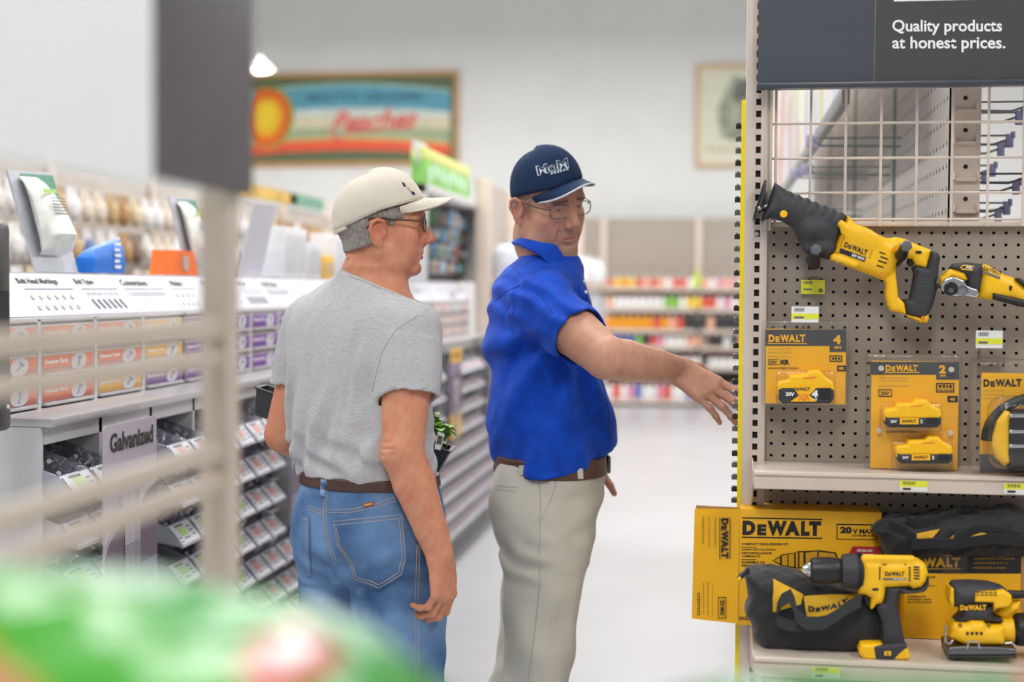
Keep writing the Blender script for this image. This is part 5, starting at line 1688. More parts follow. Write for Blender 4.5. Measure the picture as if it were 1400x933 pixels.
# black post at the frame edge
b0 = atX(4, 400, -1.3)
T = thing('scanner_stand', 'black upright device at the far left edge of the frame', 'device', (-1.42, atX(-6, 400, -1.42).y, ZC))
y_ = atX(-12, 400, -1.42).y
MB().box((-1.48, y_ - 0.05, ZC + 0.001), (-1.40, y_ + 0.045, atX(5, 306, -1.42).z), 0.012).done('case', mat('device_black', '#1f1d1d', 0.35), T)
MB().box((-1.402, y_ - 0.035, ZC + 0.1), (-1.398, y_ + 0.03, ZC + 0.28)).done('screen', mat('screen_dark', '#111114', 0.15), T)
MB().lathe([(0.004, 0), (0.004, 0.002), (0, 0.002)], (-1.398, y_ + 0.02, ZC + 0.05), (1, 0, 0), 10).done('button', M_ink_w, T)
# white boards and goods beyond the post
T, g, n = tilted('white_board', 'blank white board leaning over the drawer bank right of the post', 'sign', ((325, 384), (357, 384), (378, 281), (348, 277)), XT, M_lab)
M_wb = mat('carton_white', '#e6e6e8', 0.5, var=0.04)
for i, (xa, xb, yt, cl, lab) in enumerate(((378, 410, 312, '#dedfe2', 'white wire racked carton beside the leaning white board'), (412, 430, 332, '#d6d8dc', 'small pale carton between the racked carton and yellow one'), (433, 447, 350, '#e7b52c', 'small yellow carton above the purple drawers'), (450, 480, 322, '#e3e5ea', 'white carton behind the cap of the man in grey'))):
    b0, b1 = atX(xa, 385, XT), atX(xb, 385, XT)
    zt_ = atX((xa + xb) / 2, yt, XT).z
    T = thing('carton', lab, 'box', (XT, (b0.y + b1.y) / 2, ZT))
    MB().box((XT - 0.09, b0.y, ZT + 0.001), (XT + 0.03, b1.y, zt_), 0.004).done('carton_body', mat('carton_%d' % i, cl, 0.5, var=0.05), T)
    q = MB()
    for k in range(5):
        y_ = b0.y + (b1.y - b0.y) * (0.15 + 0.17 * k)
        q.box((XT + 0.0305, y_, ZT + 0.02), (XT + 0.0315, y_ + (b1.y - b0.y) * 0.05, zt_ - 0.03))
    q.done('print', M_cardg, T)

# key display case at the far end, with a carton on top
ya_, yb_ = atX(578, 330, XD).y, atX(652, 330, XD).y
zt_ = atX(600, 259, XD).z
T = thing('display_case', 'grey framed display case with dark inside and hanging goods left of the blue shirt', 'display case', (XD - 0.1, (ya_ + yb_) / 2, ZT))
m = MB().box((XD - 0.12, ya_, ZT + 0.001), (XD - 0.11, yb_, zt_)).box((XD - 0.12, ya_, zt_ - 0.05), (XD + 0.03, yb_, zt_), 0.004).box((XD - 0.12, ya_, ZT + 0.001), (XD + 0.02, ya_ + 0.03, zt_), 0.003).box((XD - 0.12, yb_ - 0.03, ZT + 0.001), (XD + 0.02, yb_, zt_), 0.003)
m.done('case_frame', M_stl, T)
MB().box((XD - 0.11, ya_ + 0.03, ZT + 0.001), (XD - 0.10, yb_ - 0.03, zt_ - 0.05)).done('back_panel', mat('case_dark', '#4c4440', 0.6, var=0.2, vscale=12), T)
cols_ = ['#6d6660', '#9fb3c6', '#3f7a55', '#5d8fb0', '#8a5a48', '#2f6b4a', '#b9b1a8', '#57493f']
M_kc = [mat('case_goods_%d' % i, h_, 0.5) for i, h_ in enumerate(cols_)]
L = yb_ - ya_ - 0.1
for i in range(7):
    for j in range(4):
        c_ = Vector((XD - 0.075, ya_ + 0.06 + L * (i + 0.5) / 7, ZT + 0.06 + (zt_ - ZT - 0.14) * (j + 0.3) / 4))
        t = thing('hanging_goods', 'small pack hanging inside the dark display case', 'packaging', c_, group='packs in the display case')
        w_, h_ = L / 7 * 0.36, (zt_ - ZT - 0.14) / 4 * 0.42
        MB().prism([c_ + Vector((0, -w_, -h_)), c_ + Vector((0, w_, -h_)), c_ + Vector((0, w_, h_ * 0.7)), c_ + Vector((0, w_ * 0.3, h_)), c_ + Vector((0, -w_ * 0.3, h_)), c_ + Vector((0, -w_, h_ * 0.7))], (0.02, 0, 0)).done('card', M_kc[(i * 3 + j * 5) % 8], t)
        MB().sph(c_ + Vector((0.022, 0, -h_ * 0.2)), (0.012, w_ * 0.7, h_ * 0.6), 6).done('contents', M_kc[(i * 5 + j + 2) % 8], t)
c_ = atX(618, 315, XD - 0.09)
t = thing('glove_pair', 'pale blue work glove pair hanging in the display case', 'gloves', c_)
s_ = 0.013
P_ = [(-9, 9), (9, 9), (10, 3), (4, 2), (4, -16), (-1, -18), (-4, -14), (-4, 2), (-10, 3)]
MB().prism([c_ + Vector((0, a * s_ * 1.5, b_ * s_)) for a, b_ in P_], (0.02, 0, 0)).done('glove', mat('glove_blue', '#b3c4dc', 0.7), t)
y0_, y1_ = atX(577, 240, XD).y, atX(640, 240, XD).y
z1_ = atX(600, 212, XD).z
T = thing('green_carton', 'green and white carton with yellow top on the display case', 'box', (XD - 0.08, (y0_ + y1_) / 2, zt_))
MB().box((XD - 0.06, y0_, zt_ + 0.001), (XD + 0.01, y1_, z1_), 0.003).done('carton_body', mat('carton_lime', '#8ed067', 0.5, var=0.05), T)
MB().box((XD - 0.062, y0_ - 0.002, z1_ - 0.06), (XD + 0.012, y1_ + 0.002, z1_ + 0.004), 0.003).done('lid', mat('lid_yellow', '#dfe58a', 0.5), T)
q = MB()
for i in range(7):
    a_ = random.random()
    q.lathe([(0.045, 0), (0.045, 0.002), (0, 0.002)], (XD + 0.0102, y0_ + (y1_ - y0_) * (0.12 + 0.12 * i), zt_ + 0.05 + (z1_ - zt_ - 0.13) * (0.2 + 0.6 * ((i * 37) % 10) / 10)), (1, 0, 0), 10)
q.done('print', mat('print_mint', '#d7eede', 0.5), T)
b0 = atX(580, 228, XD - 0.05)
T, g, n = None, None, None
q0, q1, q2, q3 = atX(578, 212, XD - 0.02), atX(590, 212, XD - 0.02), atX(582, 197, XD - 0.02), atX(562, 190, XD - 0.02)
t = thing('paper_sheet', 'white paper sheet sticking up beside the green carton', 'paper', (q0 + q1) / 2)
q0.z = q1.z = zt_ + 0.001
MB().prism([q0, q1 + Vector((0, 0.1, 0)), q2, q3], (0.003, 0, 0)).done('sheet', M_lab, t)

# tall beige unit after the cabinets
YE = YA + NSEC * 4 * MOD
T = thing('shelving_run', 'tall beige pegboard unit beyond the hardware cabinets, behind the blue shirt', 'shelving', (-1.7, 12.5, 0))
ye0 = max(YE + 0.02, atX(656, 300, XF).y)
m = MB()
for y_ in (ye0, ye0 + 1.22, ye0 + 2.44, ye0 + 3.66, ye0 + 4.88, ye0 + 6.1):
    o = MB().box((XF - 0.08, y_, 0), (XF - 0.0, y_ + 0.06, 2.2), 0.003).done('upright', M_beige, T)
MB().box((XF - 0.10, ye0, 0), (XF - 0.08, 16.6, 2.2)).done('pegboard', mat('peg_pale', '#bdb3a9', 0.6, var=0.03), T)
for z_ in (0.12, 0.5, 0.85, 1.2, 1.55):
    MB().box((XF - 0.08, ye0 + 0.06, z_ - 0.03), (XF + 0.22, 16.6, z_), 0.004).done('shelf_deck', M_beige, T)
cl_ = ['#e8e8ea', '#dfe3ec', '#c9ced9', '#f0efec', '#b9c3d6', '#d8d0c8']
M_jug = [mat('jug_%d' % i, h_, 0.4) for i, h_ in enumerate(cl_)]
jug = None
for zi, z_ in enumerate((0.12, 0.5, 0.85, 1.2, 1.55)):
    for i in range(22):
        y_ = ye0 + 0.2 + i * 0.33
        if y_ > 16.4: break
        if jug is None or (i + zi) % 6 == 0 and False:
            pass
        key = (i * 5 + zi * 2) % 6
        nm = 'jug%d' % key
        if nm not in MATS:
            t = thing('white_jug', 'pale plastic jug on the tall beige unit past the hardware cabinets', 'jug', (XF + 0.08, y_, z_ + 0.001), group='jugs on the tall beige unit')
            b_ = Vector(t.location)
            MB().lathe([(0.09, 0), (0.1, 0.01), (0.1, 0.17), (0.08, 0.21), (0.035, 0.235), (0.035, 0.25)], b_, (0, 0, 1), 16).done('body', M_jug[key], t)
            MB().lathe([(0.038, 0.245), (0.038, 0.275), (0.0, 0.275)], b_, (0, 0, 1), 12).done('cap', M_jug[(key + 3) % 6], t)
            MATS[nm] = t
        else:
            dup(MATS[nm], (XF + 0.08, y_, z_ + 0.001))

# --- the next aisle's wall of goods, seen over the cabinets ---------------------
XN = -3.2
T = thing('shelving_run', 'pegboard unit of the next aisle full of hanging packs, above the hardware cabinets', 'shelving', (XN, 8, 0))
MB().box((XN - 0.04, 5.2, 0), (XN, 13.2, 2.08)).done('pegboard', mat('peg_next', '#c4bcb6', 0.6, var=0.06, vscale=5), T)
for y_ in [5.2 + 1.22 * i for i in range(7)]:
    MB().box((XN, y_, 0), (XN + 0.03, y_ + 0.06, 2.2), 0.003).done('upright', M_beige, T)
MB().box((XN, 5.2, 0), (XN + 0.4, 13.2, 0.14), 0.004).done('base_deck', M_beige, T)
pal = ['#c7a77c', '#e4e0da', '#d9c9a8', '#b98f63', '#e9e6e2', '#c24a48', '#8d7a6a', '#e2d3c2', '#6b7fae', '#dcd6d6', '#40424a', '#d8b23a', '#b69aa8', '#5d8a5c', '#ece9ea', '#a8663e']
M_pal = [mat('pack_%d' % i, h_, 0.5, var=0.1, vscale=30) for i, h_ in enumerate(pal)]
packs = {}
rnd = random.Random(5)
for r, z_ in enumerate((1.96, 1.77, 1.58)):
    for i in range(44):
        y_ = 5.5 + i * 0.145 + 0.02 * r
        key = rnd.choice([0, 1, 1, 2, 3, 4, 4, 5, 6, 7, 7, 8, 9, 9, 10, 11, 12, 13, 14, 14, 15] if r else [0, 2, 3, 7, 1, 4, 9, 14, 0, 3, 7])
        c_ = Vector((XN + 0.16, y_, z_ - 0.16))
        if key not in packs:
            t = thing('hanging_pack', 'small blurred pack hanging in the next aisle above the hardware cabinets', 'packaging', c_, group='hanging packs in the next aisle')
            MB().box(c_ + Vector((-0.003, -0.055, 0)), c_ + Vector((0.0, 0.055, 0.16)), 0.001).done('card', M_pal[(key * 7 + 1) % 16] if key in (5, 8, 10, 11) else M_pal[key], t)
            MB().sph(c_ + Vector((0.012, 0, 0.06)), (0.028, 0.045, 0.055), 8).done('contents', M_pal[key], t)
            MB().box(c_ + Vector((-0.16, -0.002, 0.145)), c_ + Vector((0.03, 0.002, 0.149))).done('hook', M_chromed, t)
            packs[key] = t
        else:
            dup(packs[key], c_)
# banner strip on top of that unit
za_, zb_ = atX(440, 289, XN + 0.02).z, atX(440, 273, XN + 0.02).z
ys, ye_ = atX(300, 262, XN + 0.02).y, atX(441, 282, XN + 0.02).y
T = thing('header_strip', 'long gold and green header strip above the next aisle under the framed fruit label', 'sign', (XN + 0.02, (ys + ye_) / 2, za_))
MB().box((XN + 0.02, ys, za_), (XN + 0.03, ye_, zb_)).done('strip', mat('strip_gold', '#c9a45c', 0.5, var=0.1), T)
MB().box((XN + 0.0305, ye_ - 0.9, za_), (XN + 0.0315, ye_, zb_)).done('green_end', mat('strip_green', '#79a893', 0.5, var=0.1), T)
q = MB()
for k in range(3):
    y_ = ys + (ye_ - ys) * (0.1 + 0.22 * k)
    q.box((XN + 0.0305, y_, za_ + 0.01), (XN + 0.0315, y_ + (ye_ - ys) * 0.15, zb_ - 0.01))
q.done('print', mat('strip_print', '#e0b95d', 0.5), T)
# ------------------------------------------------------------------ back wall
YB = 18.2
SB = YB                                       # face of the back shelving
T = None
M_bpan = mat('back_pegboard', '#a69b90', 0.6, var=0.03)
posts = [atY(691, 350, SB).x, atY(823, 350, SB).x, atY(955, 350, SB).x, atY(1087, 350, SB).x]
zt_ = atY(900, 297, SB).z
zs_ = [atY(900, y, SB).z for y in (393, 421, 450, 473, 500, 546)]
names = ['back wall shelving unit behind the blue shirt', 'back wall shelving unit in the middle of the far aisle', 'back wall shelving unit half hidden by the yellow panel edge']
for i in range(3):
    x0, x1 = posts[i], posts[i + 1]
    T = thing('wall_shelving', names[i], 'shelving', ((x0 + x1) / 2, SB, 0))
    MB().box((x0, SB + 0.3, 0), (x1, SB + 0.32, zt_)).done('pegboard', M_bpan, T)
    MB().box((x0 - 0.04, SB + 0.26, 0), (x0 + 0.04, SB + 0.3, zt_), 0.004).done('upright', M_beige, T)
    MB().box((x0, SB + 0.285, 0), (x1, SB + 0.299, zs_[0] - 0.02)).done('painted_shade', mat('back_dark', '#4a423c', 0.7), T)  # dark sheet added to stand for shade between the shelves
    for z_ in zs_:
        MB().box((x0 + 0.02, SB - 0.12, z_ - 0.05), (x1 - 0.02, SB + 0.28, z_), 0.004).done('shelf_deck', M_beige, T)
    MB().box((x0, SB - 0.08, 0), (x1, SB + 0.28, 0.03)).done('kick_plate', M_dark, T)
cl = {'y': '#f0cf4f', 'o': '#f0a21e', 'r': '#e05f50', 'w': '#eeeeec', 'p': '#e39ab2', 'g': '#8fc653', 'b': '#6878c0', 'k': '#3b3a3c', 's': '#f0b79a', 'm': '#a58f80'}
M_b = {k_: mat('goods_' + k_, h_, 0.45, var=0.04) for k_, h_ in cl.items()}
rowp = ['yysryoyrsrswrrwpswpspw', 'wpwswwwwwwwggwyyrrwpwp', 'omsoooooorosrkkkskkkk', 'kbbbbbbgkrpwwwssmkkwks', 'wwbwwwwwwpwwbwwwkwwwww', 'wpwwrwpbwwprwwbpwwrwpw']
proto = {}
gname = ['top', 'second', 'third', 'fourth', 'fifth', 'bottom']
xs0, xs1 = atY(800, 400, SB).x, atY(1020, 400, SB).x
for r, row in enumerate(rowp):
    n = len(row)
    for i, ch in enumerate(row):
        x_ = xs0 + (xs1 - xs0) * (i + 0.5) / n
        h_ = [0.14, 0.17, 0.19, 0.15, 0.13, 0.22][r]
        loc = (x_, SB - 0.04, zs_[r] + 0.001)
        lab, gr = 'small blurred bottle on the %s shelf of the back wall' % gname[r], 'bottles on the %s shelf of the back wall' % gname[r]
        if (ch, r) not in proto:
            t = thing('bottle', lab, 'bottle', loc, group=gr)
            L_ = Vector(loc)
            wd = (xs1 - xs0) / n * 0.46
            MB().lathe([(wd * 0.9, 0), (wd, h_ * 0.05), (wd, h_ * 0.62), (wd * 0.75, h_ * 0.74), (wd * 0.38, h_ * 0.82), (wd * 0.38, h_ * 0.86)], L_, (0, 0, 1), 12).done('body', M_b[ch], t)
            MB().lathe([(wd * 0.42, h_ * 0.85), (wd * 0.42, h_), (0, h_)], L_, (0, 0, 1), 10).done('cap', M_b['w' if ch != 'w' else 'r'], t)
            proto[(ch, r)] = t
        else:
            dup(proto[(ch, r)], loc)
t = thing('green_bottle', 'tall lime green bottle standing above the others on the top back shelf', 'bottle', (atY(953, 380, SB).x, SB - 0.06, zs_[0] + 0.001))
MB().lathe([(0.045, 0), (0.05, 0.02), (0.05, 0.12), (0.02, 0.18), (0.02, 0.25), (0, 0.25)], t.location, (0, 0, 1), 12).done('body', mat('lime', '#c7dc5d', 0.4), t)

# framed fruit label
YWL = 18.97
fr0, fr1 = atY(342, 228, YWL), atY(627, 97, YWL)
fr0.x = atY(322, 228, YWL).x
T = thing('framed_fruit_label', 'long framed vintage fruit label with an orange peach on the back wall', 'picture', ((fr0.x + fr1.x) / 2, YWL, fr0.z))
M_gold = mat('frame_gold', '#c79a63', 0.5, var=0.08)


def frame(x0, z0, x1, z1, w, T, m):
    q = MB()
    q.box((x0, YWL - 0.04, z0), (x1, YWL + 0.02, z0 + w), 0.006).box((x0, YWL - 0.04, z1 - w), (x1, YWL + 0.02, z1), 0.006)
    q.box((x0, YWL - 0.04, z0 + w), (x0 + w, YWL + 0.02, z1 - w), 0.006).box((x1 - w, YWL - 0.04, z0 + w), (x1, YWL + 0.02, z1 - w), 0.006)
    return q.done('frame', m, T)


frame(fr0.x, fr0.z, fr1.x, fr1.z, 0.055, T, M_gold)
W_, H_ = fr1.x - fr0.x, fr1.z - fr0.z
pp = lambda a, b_, k=0: Vector((fr0.x + W_ * a, YWL - 0.012 - 0.0015 * k, fr0.z + H_ * b_))
MB().box(pp(0.01, 0.02), pp(0.99, 0.98) + Vector((0, 0.02, 0))).done('label_sheet', mat('label_olive', '#5f6b4c', 0.6), T)


def band(f0, f1, hexc, k, nm, a0=0.03, a1=0.965):
    n = 24
    pts = [pp(a0 + (a1 - a0) * i / n, f0(i / n), k) for i in range(n + 1)] + [pp(a1 - (a1 - a0) * i / n, f1(1 - i / n), k) for i in range(n + 1)]
    MB().prism(pts, (0, -0.001, 0)).done(nm, mat('print_' + nm, hexc, 0.6, var=0.05, vscale=3), T)


arch = lambda c_, s_: (lambda t: c_ + s_ * (1 - (2 * t - 1) ** 2))
band(arch(0.50, 0.04), arch(0.78, 0.09), '#5b9fb5', 1, 'sky')
band(arch(0.77, 0.09), arch(0.80, 0.09), '#9dc3b2', 2, 'sky_edge')
band(arch(0.42, 0.02), arch(0.57, 0.05), '#cfd9d0', 2, 'haze')
band(arch(0.36, 0.02), arch(0.50, 0.03), '#d8cfb0', 3, 'field_far')
band(arch(0.23, 0.04), arch(0.38, 0.03), '#9fae8b', 4, 'field')
band(arch(0.11, 0.06), arch(0.215, 0.07), '#ea5a3c', 5, 'red_ribbon')
band(arch(0.215, 0.07), arch(0.235, 0.07), '#e5c95a', 6, 'ribbon_edge')
letters("BEAUTY'S  ORCHARD", pp(0.33, 0.70, 5), (W_ * 0.52, 0, 0), (0, 0, H_ * 0.07), mat('print_navy', '#2f5563', 0.6), T, 0.03)
for nm, cx_, cz_, rx_, rz_, hx_, k in (('leafy_rim', 0.155, 0.53, 0.115, 0.335, '#8f9f3e', 7), ('peach', 0.145, 0.53, 0.108, 0.31, '#e5641d', 8), ('peach_flesh', 0.145, 0.53, 0.075, 0.22, '#efae1e', 9), ('peach_heart', 0.15, 0.54, 0.05, 0.15, '#f2cc2f', 10)):
    MB().prism([pp(cx_ + rx_ * math.cos(a) * (1 + 0.05 * math.sin(2 * a)), cz_ + rz_ * math.sin(a), k) for a in [2 * math.pi * i / 32 for i in range(32)]], (0, -0.001, 0)).done(nm, mat('print_' + nm, hx_, 0.6, var=0.06, vscale=4), T)
M_pr = mat('print_coral', '#dd6a62', 0.6)
o = letters('Peaches', pp(0.43, 0.33, 9), (W_ * 0.37, 0, W_ * 0.37 * 0.06), (H_ * 0.10, 0, H_ * 0.25), M_pr, T, 0.03)
MB().prism([pp(0.42, 0.32, 9), pp(0.50, 0.30, 9), pp(0.47, 0.27, 9)], (0, -0.001, 0)).done('flourish', M_pr, T)
# second picture
fr0, fr1 = atY(950, 229, YWL), atY(1034, 88, YWL)
T = thing('framed_print', 'pale print in a light wood frame on the back wall beside the beige upright', 'picture', ((fr0.x + fr1.x) / 2, YWL, fr0.z))
frame(fr0.x, fr0.z, fr1.x, fr1.z, 0.05, T, mat('frame_pine', '#d9b793', 0.5, var=0.05))
W_, H_ = fr1.x - fr0.x, fr1.z - fr0.z
MB().box(pp(0.02, 0.02), pp(0.98, 0.98) + Vector((0, 0.02, 0))).done('sheet', mat('sheet_cream', '#dcdcc4', 0.6, var=0.04), T)
MB().prism([pp(a, b_, 1) for a, b_ in ((0.42, 0.3), (0.6, 0.26), (0.95, 0.3), (0.95, 0.85), (0.6, 0.9), (0.5, 0.75), (0.36, 0.55))], (0, -0.001, 0)).done('printed_figure', mat('figure_grey', '#a5aa98', 0.6, var=0.3, vscale=6), T)
MB().prism([pp(a, b_, 2) for a, b_ in ((0.6, 0.66), (0.66, 0.64), (0.9, 0.68), (0.9, 0.86), (0.66, 0.82))], (0, -0.001, 0)).done('printed_figure', mat('figure_dark', '#6d7269', 0.6, var=0.2, vscale=9), T)
q = MB()
for k in range(5): q.box(pp(0.18 + 0.12 * k, 0.16, 1), pp(0.26 + 0.12 * k, 0.2, 1) + Vector((0, -0.001, 0)))
q.done('caption', mat('caption_tan', '#b9b193', 0.6), T)
# ------------------------------------------------------------------ people
def cyl_put(v, a, b, r1, r2, k=0.01, op='u', sq=None, sf=1.0):
    """tapered bar with flat ends"""
    a, b = np.array(a, np.float32), np.array(b, np.float32)
    ba = b - a
    L = float(np.sqrt(ba @ ba))
    n = ba / L
    m = max(r1, r2)

    def fn(X, Y, Z):
        px, py, pz = X - a[0], Y - a[1], Z - a[2]
        s = px * n[0] + py * n[1] + pz * n[2]
        q = np.sqrt(np.maximum(px * px + py * py + pz * pz - s * s, 0))
        return np.maximum(q - (r1 + (r2 - r1) * np.clip(s / L, 0, 1)), np.maximum(-s, s - L))
    return v.put(fn, np.minimum(a, b) - m, np.maximum(a, b) + m, k, op)


def st(y, xc, d, w, t, ang):
    p = at(xc, y, d)
    return (p.z, p.x, p.y, w, t, ang)


def basis(fwd, pitch=0.0, roll=0.0):
    """head frame: x to the person's right, y forward, z up; pitch down and roll towards the right shoulder, degrees"""
    f = Vector(fwd).normalized()
    r = Vector((f.y, -f.x, 0)).normalized()
    u = r.cross(f)
    M = Matrix((r, f, u)).transposed()
    return M @ Matrix.Rotation(math.radians(-pitch), 3, 'X') @ Matrix.Rotation(math.radians(roll), 3, 'Y')


class Head:
    def __init__(s, o, R, k=1.06, kx=1.0, ky=1.0, kz=1.0, ear=0.0):
        s.o, s.R, s.k, s.kx, s.ky, s.kz, s.ear = Vector(o), R, k, kx, ky, kz, ear

    def w(s, x, y, z):
        return s.o + s.R @ (Vector((x * s.kx, y * s.ky, z * s.kz)) * s.k)

    def loc(s, v):
        return (v - np.array(s.o, np.float32)) @ np.array(s.R, np.float32) / s.k / np.array((s.kx, s.ky, s.kz), np.float32)

    def el(s, v, c, r, k=0.01, op='u', rot=None):
        R = s.R if rot is None else s.R @ rot
        v.ell(s.w(*c), [r[0] * s.k * s.kx, r[1] * s.k * s.ky, r[2] * s.k * s.kz], k * s.k, op, R)

    def rc(s, v, pts, r, k=0.01, op='u', sq=None, sf=1.0):
        r = r if isinstance(r, (list, tuple)) else [r] * len(pts)
        q = s.R @ Vector(sq) if sq else None
        for a, b, ra, rb in zip(pts, pts[1:], r, r[1:]):
            v.rc(s.w(*a), s.w(*b), ra * s.k, rb * s.k, k * s.k, op, q, sf)


def face(v, H, jaw=1.0, nose=1.0, old=1.0):
    H.el(v, (0, -0.008, 0.025), (0.076, 0.100, 0.088), 0)
    H.el(v, (0, 0.040, 0.030), (0.062, 0.055, 0.060), 0.02)
    H.el(v, (0, 0.032, -0.045), (0.058, 0.060, 0.074), 0.025)
    for s in (1, -1):
        H.el(v, (s * 0.043, 0.054, -0.030), (0.024, 0.029, 0.022), 0.02)
        H.rc(v, [(s * 0.057, -0.004, -0.062), (s * 0.046 * jaw, 0.03, -0.094), (s * 0.018, 0.070, -0.106)], [0.019, 0.018, 0.015], 0.022)
        H.rc(v, [(s * 0.010, 0.0905, 0.017), (s * 0.030, 0.0905, 0.021), (s * 0.050, 0.074, 0.015)], [0.008, 0.0095, 0.008], 0.012)
    for s in (1, -1):
        H.el(v, (s * 0.038, 0.046, -0.062), (0.025, 0.034, 0.032), 0.02)
    H.el(v, (0, 0.080, -0.107), (0.022, 0.016, 0.0155), 0.014)
    H.el(v, (0, 0.070, -0.070), (0.034, 0.026, 0.028), 0.02)
    for s in (1, -1):
        H.el(v, (s * 0.032, 0.100, -0.002), (0.0185, 0.0155, 0.012), 0.012, 's')
        H.el(v, (s * 0.0315, 0.0755, -0.002), (0.0128, 0.0128, 0.0128), 0.002)
        H.rc(v, [(s * 0.0175, 0.0845, 0.001), (s * 0.025, 0.0885, 0.0062), (s * 0.034, 0.0880, 0.0062), (s * 0.0455, 0.0795, -0.001)], 0.0032, 0.003)
        H.rc(v, [(s * 0.018, 0.0840, -0.004), (s * 0.027, 0.0868, -0.0092), (s * 0.036, 0.0855, -0.0092), (s * 0.045, 0.0790, -0.004)], 0.003, 0.004)
        H.rc(v, [(s * 0.02, 0.0870, -0.017), (s * 0.034, 0.0840, -0.0185), (s * 0.046, 0.0750, -0.013)], 0.0035, 0.007)
    H.rc(v, [(0, 0.086, 0.006), (0, 0.092, -0.02), (0, 0.094, -0.040)], [0.010, 0.0125, 0.0145], 0.012)
    H.rc(v, [(0, 0.0905, 0.010), (0, 0.1035, -0.014), (0, 0.1165 * nose, -0.034)], [0.0075, 0.0085, 0.0112], 0.009)
    for s in (1, -1):
        H.el(v, (s * 0.0128, 0.1035, -0.0405), (0.0085, 0.0115, 0.0078), 0.006)
        H.el(v, (s * 0.0065, 0.1095, -0.0475), (0.0036, 0.0052, 0.0035), 0.003, 's')
        H.rc(v, [(s * 0.0205, 0.0985, -0.038), (s * 0.029, 0.090, -0.058), (s * 0.032, 0.083, -0.078)], [0.002, 0.0026, 0.0016], 0.008 * old, 's')
    H.rc(v, [(-0.0235, 0.0865, -0.0712), (-0.008, 0.0962, -0.0662), (0, 0.0965, -0.0672), (0.008, 0.0962, -0.0662), (0.0235, 0.0865, -0.0712)], [0.002, 0.0042, 0.004, 0.0042, 0.002], 0.004)
    H.rc(v, [(-0.0225, 0.0860, -0.0745), (0, 0.0945, -0.0795), (0.0225, 0.0860, -0.0745)], [0.002, 0.0056, 0.002], 0.004)
    H.rc(v, [(-0.0255, 0.0865, -0.0728), (0, 0.1005, -0.0725), (0.0255, 0.0865, -0.0728)], 0.0013, 0.0025, 's')
    H.rc(v, [(-0.015, 0.094, -0.0905), (0.015, 0.094, -0.0905)], 0.003, 0.009, 's')
    E = H.ear
    for s in (1, -1):                                   # ears
        tilt = Matrix.Rotation(math.radians(-12), 3, 'X') @ Matrix.Rotation(math.radians(s * 14), 3, 'Z')
        H.el(v, (s * 0.079, -0.012, -0.010 + E), (0.0075, 0.0175, 0.031), 0.006, rot=tilt)
        H.rc(v, [(s * 0.078, 0.006, 0.002 + E), (s * 0.085, 0.002, 0.017 + E), (s * 0.089, -0.012, 0.022 + E), (s * 0.092, -0.026, 0.014 + E), (s * 0.091, -0.030, -0.004 + E), (s * 0.085, -0.022, -0.024 + E)], [0.003, 0.0038, 0.0043, 0.0043, 0.004, 0.003], 0.002)
        H.el(v, (s * 0.089, -0.010, -0.008 + E), (0.0088, 0.0105, 0.0175), 0.003, 's', rot=tilt)
        H.rc(v, [(s * 0.080, 0.004, -0.006 + E), (s * 0.081, 0.004, -0.016 + E)], 0.004, 0.003)
        H.el(v, (s * 0.078, -0.008, -0.036 + E), (0.005, 0.009, 0.010), 0.005)


def hand(v, W, F, Pn, curl, spread=0.0, k=1.0, thumb=(0.5, 0.4), wr=0.027):
    """hand from wrist W: F finger direction, Pn out of the palm; thumb side = T; curl = (knuckle, middle, tip) radians per finger"""
    F = Vector(F).normalized()
    Pn = Vector(Pn)
    Pn = (Pn - F * Pn.dot(F)).normalized()
    return F, Pn


def build_hand(v, W, F, Pn, side, curls, spread=0.06, k=1.0, thumb_dir=None):
    F, Pn = hand(v, W, F, Pn, None)
    T = (F.cross(Pn)) * side                              # towards the thumb
    W = Vector(W)
    offs = [0.030, 0.010, -0.010, -0.028]
    klen = [0.088, 0.092, 0.086, 0.077]
    seg = [(0.043, 0.026, 0.021), (0.048, 0.030, 0.022), (0.044, 0.028, 0.021), (0.034, 0.021, 0.019)]
    rad = [0.0092, 0.0094, 0.0088, 0.0077]
    tips = []
    for i in range(4):
        base = W + T * (offs[i] * 0.55 * k) + F * (0.012 * k)
        kn = W + T * (offs[i] * k) + F * (klen[i] * k) - Pn * (0.004 * k)
        v.rc(base, kn, 0.0165 * k, 0.0118 * k, 0.012 * k)
        d = (F + T * (spread * (1.2 - i * 0.8))).normalized()
        p, a = kn, 0.0
        for j in range(3):
            a += curls[i][j]
            dd = d * math.cos(a) + Pn * math.sin(a)
            q = p + dd * (seg[i][j] * k)
            r0 = rad[i] * k * (1.06, 0.96, 0.86)[j]
            v.rc(p, q, r0, rad[i] * k * (0.96, 0.86, 0.74)[j], 0.0025 * k)
            v.ell(q, (r0 * 1.03,) * 3, 0.003) if j < 2 else None
            p = q
        tips.append(p)
    v.rc(W + F * 0.03 * k + T * 0.012 * k + Pn * 0.006 * k, W + F * 0.07 * k + Pn * 0.006, 0.016 * k, 0.012 * k, 0.014)
    td = (thumb_dir if thumb_dir is not None else (F * 0.75 + T * 0.6 + Pn * 0.3)).normalized()
    b0 = W + T * (0.018 * k) + F * (0.015 * k)
    b1 = b0 + (td * 0.7 + T * 0.35).normalized() * (0.042 * k)
    b2 = b1 + td * (0.032 * k)
    b3 = b2 + (td + F * 0.3).normalized() * (0.025 * k)
    v.rc(b0, b1, 0.016 * k, 0.0125 * k, 0.010)
    v.rc(b1, b2, 0.0112 * k, 0.0100 * k, 0.003)
    v.rc(b2, b3, 0.0100 * k, 0.0078 * k, 0.003)
    return tips


